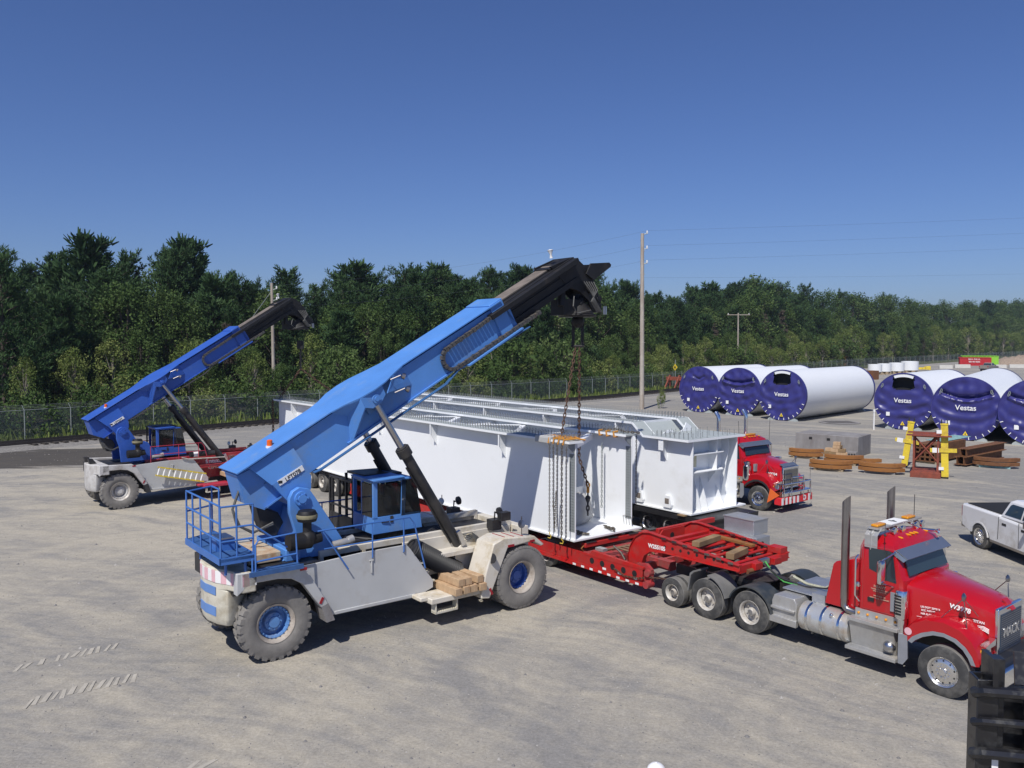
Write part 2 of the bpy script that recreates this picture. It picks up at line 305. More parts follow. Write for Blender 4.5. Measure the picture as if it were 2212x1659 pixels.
# gravel stones scattered (nobody could count them)
mb=MB(); r=random.Random(3)
for i in range(9000):
    d=9+ (r.random()**1.6)*55; a=R(90+r.uniform(-36,36)); x=math.cos(a)*d*1.0; y=math.sin(a)*d
    s=r.uniform(.008,.02)*(2.2 if r.random()<.04 else 1)*(1+d/60)
    q=[(x+s*math.cos(t)*r.uniform(.7,1.2),y+s*math.sin(t)*r.uniform(.7,1.2)) for t in (0,1.3,2.5,3.8,5.1)]
    b=len(mb.v); mb.m=r.choice((0,1,1,2)); mb.add([(p[0],p[1],-.002) for p in q]+[(x,y,s*.8)],[(0,1,5),(1,2,5),(2,3,5),(3,4,5),(4,0,5)])
M['st1']=mat('stone_light',(.33,.315,.29),.9); M['st2']=mat('stone_dark',(.17,.165,.16),.9); M['st3']=mat('stone_mid',(.25,.235,.21),.9)
struct(tag(mb.build('gravel_stones',['st1','st2','st3'],smooth=False,fix=False),'small loose stones scattered over the dusty yard','gravel'),'stuff')
# tyre tread prints
def tyre_print(p0,p1,bend,wd,nm,n):
    mb=MB(); P0=Vector((*p0,0)); P1=Vector((*p1,0)); t=(P1-P0); L_=t.length; t.normalize(); u=Vector((-t.y,t.x,0)); r=random.Random(n)
    k=int(L_/.15)
    for i in range(k):
        s=i/k; c=P0+t*L_*s+u*bend*math.sin(PI*s)
        for sd in (1,):
            if r.random()<.05+.35*abs(s-.5)**2*4: continue
            a=c-u*wd*r.uniform(.3,.5)-t*.09; b=c+u*wd*r.uniform(.3,.5)+t*.09; h=.052*r.uniform(.6,1.1); z=.014*r.uniform(.3,1.2); b=b+t*r.uniform(-.05,.05)
            mb.plate([a-t*h,b-t*h*.8,b+t*h*.8,a+t*h],(0,0,z))
    struct(mb.build(nm,'print',bevel=0,smooth=False))
M['print']=mat('packed_dust',(.40,.372,.315),.95,0,.15,4,bump=.4,bs=30)
def g0(x,y):
    a=(x-1106)/1780; b=(829.5-y)/1780; p=math.atan(94.5/1780); dy=math.cos(p)+b*math.sin(p); dz=-math.sin(p)+b*math.cos(p); t=-7/dz; return (a*t,dy*t)
tyre_print(g0(20,1448),g0(265,1394),.1,.42,'tyre_print',1)
tyre_print(g0(60,1520),g0(310,1462),.12,.5,'tyre_print',2)
tyre_print(g0(395,1655),g0(470,1650),.0,.4,'tyre_print',3)
# grass verge behind the railway, and railway
FEN=[(-75,8),(-34.6,56.4),(-22.1,70.9),(8.1,100.0),(23,118.7),(84,203),(150,276),(260,398)]
def along(pl,step,off=0.):
    out=[];acc=0
    for i in range(len(pl)-1):
        a=Vector(pl[i]);b=Vector(pl[i+1]);t=(b-a);L_=t.length;t.normalize();n=Vector((-t.y,t.x)); d=-acc%step if acc else 0
        s=d
        while s<L_: out.append((a+t*s+n*off,t)); s+=step
        acc+=L_
    return out
def offs(pl,o):
    out=[]
    for i in range(len(pl)):
        a=Vector(pl[max(i-1,0)]);b=Vector(pl[min(i+1,len(pl)-1)]);t=(b-a).normalized();out.append(Vector(pl[i])+Vector((-t.y,t.x))*o)
    return out
def strip(nm,pl,o0,o1,z0,z1,matn,zb=None):
    A=offs(pl,o0);B=offs(pl,o1);mb=MB();vs=[];
    for a,b in zip(A,B): vs+=[(a.x,a.y,z0),(b.x,b.y,z1)]
    mb.add(vs,[(2*i,2*i+2,2*i+3,2*i+1) for i in range(len(pl)-1)]); return struct(mb.build(nm,matn,smooth=False))
M['darkrail']=mat('dark_rail_steel',(.045,.038,.034),.6,.3,.2,3); M['darkwood']=mat('tarred_sleepers',(.045,.038,.032),.9,0,.3,3)
M['grassG']=mat('rough_grass_ground',(.075,.085,.03),.95,0,.5,1.2,bump=.8,bs=8)
M['ballast']=mat('ballast',(.20,.19,.175),.95,0,.35,9,bump=.8,bs=18)
M['duff']=mat('forest_floor',(.035,.035,.02),.95,0,.4,.6)
strip('forest_floor',FEN,6,160,.03,.03,'duff'); strip('grass_verge',FEN,-1.5,6,.02,.25,'grassG')
RAIL=[Vector(p) for p in offs(FEN[:5],-3.6)]; RAIL=[(p.x,p.y) for p in RAIL]
strip('ballast_bed',RAIL,-2.0,-1.3,.0,.16,'ballast'); strip('ballast_bed',RAIL,-1.3,1.5,.16,.16,'ballast'); strip('ballast_bed',RAIL,1.5,2.2,.16,.0,'ballast')
rt=thing('railway_track','single dark railway track running along the wire fence','railway',(*RAIL[1],0),0)
def child_of(o,p): o.parent=p; o.matrix_parent_inverse=Matrix.Translation(-Vector(p.location))
for s in (-.72,.72):
    A=offs(RAIL,s); mb=MB()
    mb.loft([[(a.x-.035,a.y,.25),(a.x+.035,a.y,.25),(a.x+.035,a.y,.42),(a.x-.035,a.y,.42)] for a in A]); o=mb.build('rail','darkrail',None); child_of(o,rt)
mb=MB()
for p,t in along(RAIL[1:],.62):
    if p.y<45: continue
    u=Vector((-t.y,t.x)); mb.box((p.x,p.y,.19),(.24,2.5,.16),Matrix.Rotation(math.atan2(t.y,t.x),3,'Z'))
o=mb.build('sleepers','darkwood',None); o['kind']='stuff'; child_of(o,rt)
# buffer stop and yellow marker
bs=thing('buffer_stop','rusty buffer stop at the end of the track left of the covered tubes','buffer stop',(23.0,116.3,.2),R(50))
mb=MB()
for s in (-.75,.75):
    mb.prism([(-1.6,0),(-1.3,0),(.1,1.5),(.1,1.9),(-.1,1.9)],s-.08,s+.08); mb.bx(-.12,.1,s-.1,s+.1,0,1.9)
mb.build('stop_frame','rustR',bs); mb=MB(); mb.bx(-.3,.25,-1.2,1.2,1.15,1.65); mb.build('buffer_beam','rustR',bs)
ys_=thing('track_marker','small yellow marker above the end of the railway track','sign',(23.6,119.0,0),R(-60))
mb=MB(); mb.cyl((0,0,0),(0,0,4.2),.05,n=8); mb.build('post','galvF',ys_)
mb=MB(); mb.plate([(-.5,-.06,3.1),(0,-.06,2.6),(.5,-.06,3.1),(0,-.06,3.6)],(0,.03,0)); mb.build('panel','yellow',ys_)
mb=MB(); mb.cyl((0,-.09,3.1),(0,-.06,3.1),.15); mb.build('panel_mark','black',ys_)
# ---------------- chain link fence ----------------
def fence(pl,label,wire_only=False,hgt=2.15,step=3.05):
    o=pl[0]; f=thing('wire_fence',label,'fence',(o[0],o[1],0),0,None)
    pts=along(pl,step); mesh=MB(); mesh2=MB()
    pm=MB(); pm.cyl((0,0,0),(0,0,hgt),.038,n=7); p0=None
    pm.tube([(0,0,hgt),(-.1,.12,hgt+.32)],.02,5)
    arr=[]
    for i,(p,t) in enumerate(pts):
        if p0 is None: q=pm.build('post','galvF',f); p0=q
        else: q=p0.copy(); C.objects.link(q); q.parent=f
        q.location=(p.x-o[0],p.y-o[1],0); q.rotation_euler=(0,0,math.atan2(t.y,t.x)); arr.append(p)
    for z,rr,nm in ((hgt,.022,'top_rail'),):
        mesh.tube([(p.x-o[0],p.y-o[1],z) for p in arr],rr,5)
    mesh.build('top_rail','galvF',f)
    b=MB()
    for k,z in enumerate((.12,.22,.32)): b.tube([(p.x-o[0]-.03*(k+1),p.y-o[1]+.03*(k+1),hgt+z) for p in arr],.007,4)
    b.build('barbed_wire','galvF',f)
    g=MB(); vs=[]; 
    for p in arr: vs+=[(p.x-o[0],p.y-o[1],.05),(p.x-o[0],p.y-o[1],hgt)]
    g.add(vs,[(2*i,2*i+2,2*i+3,2*i+1) for i in range(len(arr)-1)]); g.build('mesh','netting',f,smooth=False,fix=False)
    return f
def netting():
    m=bpy.data.materials.new('chain_link_netting'); m.use_nodes=True; nt=m.node_tree; L=nt.links.new
    b=nt.nodes['Principled BSDF']; b.inputs['Base Color'].default_value=(.16,.20,.19,1); b.inputs['Roughness'].default_value=.5; b.inputs['Metallic'].default_value=.4
    g=N(nt,'ShaderNodeNewGeometry'); sp=N(nt,'ShaderNodeSeparateXYZ'); L(g.outputs['Position'],sp.inputs[0])
    def mth(op,a,b_):
        n=N(nt,'ShaderNodeMath',operation=op)
        for i,x in enumerate((a,b_)):
            if x is None: continue
            if isinstance(x,(int,float)): n.inputs[i].default_value=x
            else: L(x,n.inputs[i])
        return n.outputs[0]
    al=mth('ADD',mth('MULTIPLY',sp.outputs[0],.70),mth('MULTIPLY',sp.outputs[1],.72)); out=None
    for sg in (1,-1):
        q=mth('ADD',al,mth('MULTIPLY',sp.outputs[2],sg)); q=mth('MULTIPLY',q,1/.085); q=mth('ABSOLUTE',mth('SUBTRACT',mth('FRACT',q,None),.5),None); q=mth('LESS_THAN',q,.075)
        out=q if out is None else mth('MAXIMUM',out,q)
    L(out,b.inputs['Alpha']); return m
M['netting']=netting()
fence(FEN[:4],'chain link fence behind the smaller reach stacker, barbed wire arms on top')
fence(FEN[3:5]+[(29.5,127.7)],'chain link fence with posts between the railway and bushes, right of the boom tip')
fence([(29.5,127.7),(84,203),(150,276),(240,376)],'distant grey fence running behind the tubes to the far right',step=4.6)
# ---------------- poles and wires ----------------
def upole(x,y,hgt,r0,r1,label,brackets,arm=None,base=0,lean=0):
    t=thing('utility_pole',label,'utility pole',(x,y,0)); mb=MB(); mb.tube([(0,0,base),(-.1*hgt/18-lean,0,hgt)],r0,12,rr=[r0,r1])
    if base==0:
        for i in range(int(hgt/1.15)):
            z=1+i*1.15; q=-.1*z/18; rr=r0+(r1-r0)*z/hgt; s=1 if i%2 else -1; mb.cyl((q+s*rr*.8,-rr*.5,z),(q+s*(rr+.07),-rr*.5-.05,z),.025,n=6)
    mb.build('pole_shaft','pole',t)
    for z in brackets:
        q=-.1*z/18; m=MB(); m.tube([(q+r1*.8,0,z-.3),(q+.32,0,z-.22),(q+.5,0,z-.2)],.045,6); m.build('bracket','galvF',t)
        m=MB(); m.lathe([(0,0),(.1,0),(.05,.06),(.11,.1),(.05,.15),(.09,.2),(.05,.26),(0,.28)],(q+.48,0,z-.18),(0,0,1),10); m.build('insulator','white',t)
    if arm:
        m=MB(); m.bx(-arm/2,arm/2,-.06,.06,hgt-.4,hgt-.28); m.build('crossarm','pole',t)
        for k in (-.45,0,.45):
            m=MB(); m.cyl((arm*k,0,hgt-.28),(arm*k,0,hgt-.02),.06,n=7); m.build('insulator','white',t)
    return t
PX,PY=g0(1386.5,884)
upole(PX,PY,7+ (735-506.6)/1780*PY-.0,.25,.17,'tall bare wooden utility pole standing right of the large boom tip',[17.9,16.4,14.95])
LX,LY=-24.3,84.
lp=upole(LX,LY,12.8,.2,.14,'short utility pole with three arms above the smaller boom tip',[12.4,11.3,10.2],base=0)
upole(7.2,126.,11.8,.2,.15,'utility pole seen among trees below the large boom tip',[11.0])
upole(*(lambda q:(q[0],q[1]))(((1594-1106)/1780*158,158)),12.2,.16,.12,'wooden pole with one crossarm poking from the trees behind the tubes',[],arm=4.4)
mb=MB()
def wire(mb,a,b,sag,n=14,r=.018):
    a=Vector(a);b=Vector(b); mb.tube([a.lerp(b,i/n)-Vector((0,0,sag*4*(i/n)*(1-i/n))) for i in range(n+1)],r,4)
pl=thing('power_line','thin power wires strung from the tall pole across the sky','power line',(PX,PY,0))
for k,(zz,zl) in enumerate([(17.9,12.4),(16.4,11.3),(14.95,10.2)]):
    m=MB(); wire(m,(.4,0,zz+.1),(LX-PX+.35,LY-PY,zl+.15),.8,r=.006); m.build('wire','wire',pl)
    m=MB(); wire(m,(.4,0,zz+.1),(150,62,zz+14.5-k*1.2),.6,30,r=.006); m.build('wire','wire',pl)
m=MB(); wire(m,(.1,0,13.3),(150,62,22),1.,30,r=.005); m.build('wire','wire',pl)
gw=thing('guy_wire','steel stay wire slanting down left from the short pole','guy wire',(LX,LY,0)); m=MB(); m.cyl((-.1,0,12.0),(-8.5,-1,.3),.03,n=5); m.build('wire','galvF',gw)
# ---------------- trees ----------------
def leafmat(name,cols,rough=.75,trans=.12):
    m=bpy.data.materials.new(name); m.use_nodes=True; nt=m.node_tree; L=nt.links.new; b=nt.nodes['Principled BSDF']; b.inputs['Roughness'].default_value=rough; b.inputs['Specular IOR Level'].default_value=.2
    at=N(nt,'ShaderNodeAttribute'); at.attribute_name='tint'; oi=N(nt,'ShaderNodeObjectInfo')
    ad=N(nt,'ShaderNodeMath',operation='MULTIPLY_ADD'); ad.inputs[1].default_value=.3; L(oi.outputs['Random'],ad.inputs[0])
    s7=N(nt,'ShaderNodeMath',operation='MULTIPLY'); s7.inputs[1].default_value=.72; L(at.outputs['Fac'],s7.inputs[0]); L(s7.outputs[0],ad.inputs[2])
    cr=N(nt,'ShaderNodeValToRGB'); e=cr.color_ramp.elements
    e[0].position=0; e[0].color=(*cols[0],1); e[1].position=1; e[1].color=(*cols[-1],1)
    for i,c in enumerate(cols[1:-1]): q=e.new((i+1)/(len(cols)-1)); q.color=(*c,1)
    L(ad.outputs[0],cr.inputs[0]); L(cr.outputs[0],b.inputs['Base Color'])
    tr=N(nt,'ShaderNodeBsdfTranslucent'); L(cr.outputs[0],tr.inputs['Color']); ms=N(nt,'ShaderNodeMixShader'); ms.inputs[0].default_value=trans
    L(b.outputs[0],ms.inputs[1]); L(tr.outputs[0],ms.inputs[2]); L(ms.outputs[0],nt.nodes['Material Output'].inputs[0]); return m
M['pineL']=leafmat('pine_needles',[(.018,.042,.016),(.030,.066,.022),(.048,.095,.032),(.075,.13,.048)])
M['leafG']=leafmat('broad_leaves',[(.024,.048,.012),(.048,.09,.022),(.085,.135,.036),(.15,.19,.075)],trans=.22)
M['leafY']=leafmat('pale_leaves',[(.055,.092,.02),(.105,.155,.036),(.18,.22,.06),(.28,.30,.12)],trans=.25)
M['deadL']=leafmat('dead_twigs',[(.07,.055,.045),(.10,.08,.065),(.12,.10,.085)],trans=0)
M['bark']=mat('bark',(.07,.055,.045),.95,0,.3,3); M['barkP']=mat('pale_bark',(.25,.22,.18),.9,0,.3,3)
def meshtint(name,V,F,Tn,matn):
    me=bpy.data.meshes.new(name); me.from_pydata(V,[],F); me.materials.append(M[matn])
    a=me.attributes.new('tint','FLOAT','FACE'); a.data.foreach_set('value',Tn); me.update(); return me
def tuft(V,F,Tn,c,d,r,size,n,tint,spread=.9,flat=.0):
    for i in range(n):
        a=Vector((r.gauss(0,1),r.gauss(0,1),r.gauss(0,1))); a.normalize(); e=(d+a*spread).normalized()
        u=e.cross(Vector((r.gauss(0,1),r.gauss(0,1),r.gauss(0,1)))).normalized(); L_=size*r.uniform(.6,1.25); w_=L_*.17; p=c+a*size*.35
        b=len(V); V+= [tuple(p-u*w_),tuple(p+u*w_),tuple(p+e*L_+u*w_*.35),tuple(p+e*L_-u*w_*.35)]; F.append((b,b+1,b+2,b+3)); Tn.append(min(1,max(0,tint+r.uniform(-.18,.18))))
def leaf(V,F,Tn,c,r,size,tint,up=.3):
    n=Vector((r.gauss(0,1),r.gauss(0,1),r.gauss(0,1)+up)).normalized(); u=n.orthogonal().normalized(); u.rotate(Matrix.Rotation(r.uniform(0,6.3),3,n)); v=n.cross(u); s=size*r.uniform(.6,1.3)
    b=len(V); V+=[tuple(c-u*s),tuple(c-v*s*.55+u*s*.1),tuple(c+u*s),tuple(c+v*s*.55)]; F.append((b,b+1,b+2,b+3)); Tn.append(min(1,max(0,tint+r.uniform(-.2,.2))))
def pine(seed,h,rad,top=1.,bare=.15,dens=1.,lean=0):
    r=random.Random(seed); V=[];F=[];Tn=[]; tb=MB(); ph=[r.uniform(0,6.28) for _ in range(4)]
    tb.tube([(0,0,0),(lean*.4,0,h*.5),(lean,.0,h*.97)],.2,7,rr=[h*.014+.05,h*.01,.03])
    z=h*bare; k=0
    while z<h*.985:
        f=(z/h-bare)/(1-bare); nb=r.choice((4,5,5,6))
        R_=rad*1.25*( (1-f)**.8*.8+.20)*(.6+.4*min(1,f*4+.35))
        for i in range(nb):
            an=k*1.1+i*2*PI/nb+r.uniform(-.35,.35); L_=R_*r.uniform(.55,1.2)*(1+.22*math.sin(an*2+ph[0]))*(1+.2*math.sin(z*1.1+an+ph[1]))
            if r.random()<.1: continue
            up=.12+.5*f*top+r.uniform(-.05,.14); dr=Vector((math.cos(an),math.sin(an),up)); base=Vector((lean*z/h,0,z))
            pts=[base+dr*L_*s+Vector((0,0,.18*L_*s*s)) for s in (0,.5,1)]
            tb.tube(pts,.03,3,rr=[.05+.012*L_,.03,.012])
            tint=.45+.3*math.sin(k*.8+ph[2])+r.uniform(-.2,.2); m=int((4+L_*4.6)*dens)
            for j in range(m):
                s=.28+.75*(j+r.random())/m; c=base+dr*L_*s+Vector((0,0,.18*L_*s*s)); sd=Vector((-dr.y,dr.x,0)).normalized(); wd=L_*.30*math.sin(PI*min(1,s*.85+.1)); c+=sd*r.uniform(-wd,wd)+Vector((0,0,r.uniform(-.08,.12)))
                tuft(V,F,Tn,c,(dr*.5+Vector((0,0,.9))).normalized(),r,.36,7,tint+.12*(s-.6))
        z+=h*(.036+.014*r.random())*(1.2-.4*f); k+=1
    for j in range(8): tuft(V,F,Tn,Vector((lean,0,h*(.9+.012*j))),Vector((0,0,1)),r,.4,7,.6)
    return meshtint('crown',V,F,Tn,'pineL'),tb
def broad(seed,h,rad,matn='leafG',low=.1,n=42,ls=.16,lps=72,tall=1.):
    r=random.Random(seed); V=[];F=[];Tn=[]; tb=MB(); tb.tube([(0,0,0),(.1,0,h*.5),(0,.1,h*.9)],.1,6,rr=[h*.013+.02,h*.008,.02])
    for k in range(n):
        f=r.random()**.85; z=h*(low+(1-low)*f); an=r.uniform(0,6.283); prof=math.sin(PI*min(1,(.16+.80*f)))**.65; q=rad*prof*math.sqrt(r.uniform(.08,1)); c=Vector((math.cos(an)*q,math.sin(an)*q,z*tall)); cr=rad*r.uniform(.2,.36)
        tb.tube([(0,0,max(.2,z*.6)),tuple(c)],.02,3,rr=[.04,.012]); tint=r.uniform(.15,.8)
        for i in range(lps):
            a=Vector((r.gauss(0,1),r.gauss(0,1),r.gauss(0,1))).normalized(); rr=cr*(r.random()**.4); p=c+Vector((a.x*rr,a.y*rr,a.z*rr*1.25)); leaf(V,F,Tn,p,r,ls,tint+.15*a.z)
    for i in range(int(n*1.2)):  # whips sticking out of the outline
        an=r.uniform(0,6.283); q=rad*r.uniform(.1,.8); c=Vector((math.cos(an)*q,math.sin(an)*q,h*(1-.25*q/rad)-.3)); 
        for j in range(9): leaf(V,F,Tn,c+Vector((r.uniform(-.1,.1),r.uniform(-.1,.1),j*.13)),r,ls*.8,.6)
    return meshtint('crown',V,F,Tn,matn),tb
def dead(seed,h,rad):
    r=random.Random(seed); V=[];F=[];Tn=[]; tb=MB(); tb.tube([(0,0,0),(0,0,h)],.1,6,rr=[.16,.02])
    for k in range(60):
        z=h*r.uniform(.3,.97); an=r.uniform(0,6.28); L_=rad*(1.1-z/h)*r.uniform(.7,1.3); e=Vector((math.cos(an)*L_,math.sin(an)*L_,L_*.15)); tb.tube([(0,0,z),tuple(Vector((0,0,z))+e)],.02,3,rr=[.035,.008])
        for j in range(16): tuft(V,F,Tn,Vector((0,0,z))+e*r.uniform(.35,1.05),Vector((0,0,-.3)),r,.3,3,r.random())
    return meshtint('crown',V,F,Tn,'deadL'),tb
KIND={}
def regt(key,meshes,name,cat,h,bark='bark'):
    cm,tb=meshes; t=tb.build('trunk',bark,None,smooth=True,fix=False); c=bpy.data.objects.new('crown',cm); tm=t.data; bpy.data.objects.remove(t); bpy.data.objects.remove(c); KIND[key]=(name,cat,cm,tm,h)
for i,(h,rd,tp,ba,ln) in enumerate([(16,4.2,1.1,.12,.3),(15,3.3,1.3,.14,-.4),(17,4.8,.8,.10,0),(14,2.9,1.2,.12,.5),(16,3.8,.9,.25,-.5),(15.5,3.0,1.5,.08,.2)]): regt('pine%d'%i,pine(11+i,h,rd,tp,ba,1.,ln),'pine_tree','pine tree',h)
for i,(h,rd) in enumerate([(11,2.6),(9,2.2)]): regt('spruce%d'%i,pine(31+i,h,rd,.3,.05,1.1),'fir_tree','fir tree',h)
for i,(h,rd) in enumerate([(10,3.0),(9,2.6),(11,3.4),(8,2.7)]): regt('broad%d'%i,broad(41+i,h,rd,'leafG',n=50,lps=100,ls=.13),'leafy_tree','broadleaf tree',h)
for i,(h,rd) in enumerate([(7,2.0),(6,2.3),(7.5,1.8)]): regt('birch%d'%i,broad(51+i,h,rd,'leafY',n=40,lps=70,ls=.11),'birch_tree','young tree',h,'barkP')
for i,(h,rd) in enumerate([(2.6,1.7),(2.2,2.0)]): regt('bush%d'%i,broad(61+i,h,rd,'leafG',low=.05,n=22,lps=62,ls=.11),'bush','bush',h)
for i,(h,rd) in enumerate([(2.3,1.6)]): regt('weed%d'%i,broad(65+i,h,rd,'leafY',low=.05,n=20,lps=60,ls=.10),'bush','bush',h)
regt('dead0',dead(71,11,2.2),'dead_tree','dead tree',11)
def pxof(x,y): return 1106+1780*x/y
def where(px):
    for lim,s in ((110,'at the far left edge'),(200,'left of the smaller crane'),(330,'behind the smaller crane'),(470,'behind the smaller blue boom'),(570,'near the short utility pole'),(660,'behind the smaller boom tip'),(760,'between the two booms'),(900,'above the long white girders'),(1050,'behind the large blue boom'),(1190,'behind the black boom extension'),(1300,'behind the large boom head'),(1378,'left of the tall pole'),(1480,'right of the tall pole'),(1600,'above the leftmost covered tube'),(1720,'above the second covered tube'),(1880,'above the third covered tube'),(2010,'beyond the distant white drums'),(2110,'behind the red container'),(9999,'at the far right edge')):
        if px<lim: return s
CNT=0
def tree(key,x,y,h,row):
    global CNT
    name,cat,cm,tm,h0=KIND[key]; px=pxof(x,y)
    if px<-60 or px>2290: return
    adj={'pine':'tall dark green pine','spru':'dark conical fir','broa':'mid green broadleaf tree','birc':'pale young leafy tree','bush':'low green bush','weed':'low yellowish bush','dead':'bare brown dead tree'}[key[:4]]
    t=thing(name,'%s %s, %s'%(adj,where(px),row),cat,(x,y,.02),rng.uniform(0,6.28),('%ss %s'%(adj,where(px))).replace('bushs','bushes'))
    s=h/h0; t.scale=(s*rng.uniform(.88,1.15),s*rng.uniform(.88,1.15),s)
    c=bpy.data.objects.new('crown',cm); C.objects.link(c); c.parent=t; u=bpy.data.objects.new('trunk',tm); C.objects.link(u); u.parent=t; CNT+=1
def pick(*a): return rng.choice(a)
def sky_h(px):  # tree line height in photograph (y of tops)
    T=[(-60,505),(60,500),(110,520),(215,488),(300,505),(400,497),(470,540),(500,590),(560,560),(610,575),(700,575),(780,568),(850,590),(910,556),(1000,585),(1130,575),(1200,600),(1270,580),(1310,600),(1360,603),(1430,640),(1500,610),(1560,615),(1620,595),(1690,610),(1760,620),(1830,632),(1930,640),(2000,655),(2080,650),(2130,648),(2290,652)]
    for (a,b),(c,d) in zip(T,T[1:]):
        if a<=px<=c: return b+(d-b)*(px-a)/(c-a)
    return 640
rng.seed(5)
def row(off,step,keys,hf,nm,jit=1.2,upto=1e9):
    for p,t in along([(FEN[0][0],FEN[0][1])]+FEN[1:],step,0):
        if p.y<30: continue
        if p.y>upto: break
        n=Vector((-t.y,t.x)); q=p+n*(off+rng.uniform(-jit,jit))+t*rng.uniform(-jit,jit); px=pxof(q.x,q.y)
        st=1
        tree(pick(*keys),q.x,q.y,hf(q,px),nm)
def Htop(q,px,k=0): return (7+(735-(sky_h(px)+k))/1780*q.y)*(.93 if px<700 else .97)
def near(a,b): return lambda q,px: rng.uniform(a,b)*(1+min(1,max(0,(q.y-150)/200))*.5)
pk=['pine%d'%i for i in range(6)]
row(2.5,2.8,['bush0','bush1','weed0','bush0'],near(1.8,3.6),'close against the fence',.9,130)
row(5.5,4.4,['birch0','birch1','birch2','bush0','broad3'],near(4.2,6.5),'in the front row',1.3,210)
row(9.5,4.6,['broad0','broad1','birch0','birch2','broad3','spruce1'],near(5.5,8.),'in the second row',1.5,210)
row(14,5.2,['broad1','pine1','spruce0','broad0','dead0','spruce1','pine3'],lambda q,px:Htop(q,px)*rng.uniform(.58,.74),'in the middle row',1.8,215)
row(20,5.4,pk+['spruce0'],lambda q,px:Htop(q,px,8)*rng.uniform(.74,.96),'in the back rows',1.8,215)
row(26,4.2,pk+['spruce0','spruce1','spruce0'],lambda q,px:Htop(q,px)*rng.choice((.78,.86,.93,.98,1.0)),'on the skyline',2,215)
row(17,5.5,['broad2','pine5','pine4','pine0','spruce1','broad1'],lambda q,px:Htop(q,px)*rng.uniform(.68,.86),'in the fourth row',1.8,215)
row(42,5,pk+['broad2'],lambda q,px:Htop(q,px,20)*rng.uniform(.8,.95),'deepest in the wood',2.5,215)
row(34,6,pk,lambda q,px:Htop(q,px,6)*rng.uniform(.9,1.0),'deep in the wood',2.5,215)
def far(off,step,keys,hf,nm):
    for p,t in along([(90,210),(150,276),(260,398),(340,487)],step,0):
        n=Vector((-t.y,t.x)); q=p+n*(off+rng.uniform(-2,2))+t*rng.uniform(-2,2); tree(pick(*keys),q.x,q.y,hf(q,pxof(q.x,q.y)),nm)
far(7,7.5,['broad0','broad1','birch1','birch0'],lambda q,px:rng.uniform(8.5,11.5),'in the front row')
far(16,8,['broad2','broad0','spruce0','broad1'],lambda q,px:Htop(q,px)*rng.uniform(.6,.75),'in the middle row')
far(28,8,['broad2','broad1','pine2','spruce0','pine0'],lambda q,px:Htop(q,px)*rng.uniform(.85,1.0),'on the skyline')
# left wing close to the camera side of the frame
for i in range(9): tree(pick(*pk),-40-i*3.1+rng.uniform(-1,1),66+rng.uniform(-8,10),rng.uniform(12.5,14.5),'on the skyline')
# ground cover
mb=MB(); r=random.Random(9); V=[];F=[];Tn=[]
for p,t in along(FEN[:5],.16,0):
    if p.y<40: continue
    n=Vector((-t.y,t.x))
    for k in range(5):
        q=p+n*r.uniform(-1.6,4.5)+t*r.uniform(-.3,.3); hh=r.uniform(.15,.55)*(1.5 if r.random()<.2 else 1)
        for j in range(3): tuft(V,F,Tn,Vector((q.x,q.y,.05)),Vector((0,0,1)),r,hh,1,r.random(),.35)
me=meshtint('weeds',V,F,Tn,'leafY'); o=bpy.data.objects.new('weeds',me); C.objects.link(o); struct(tag(o,'rough grass and weeds along the foot of the fence','weeds'),'stuff')
print('TREES',CNT)
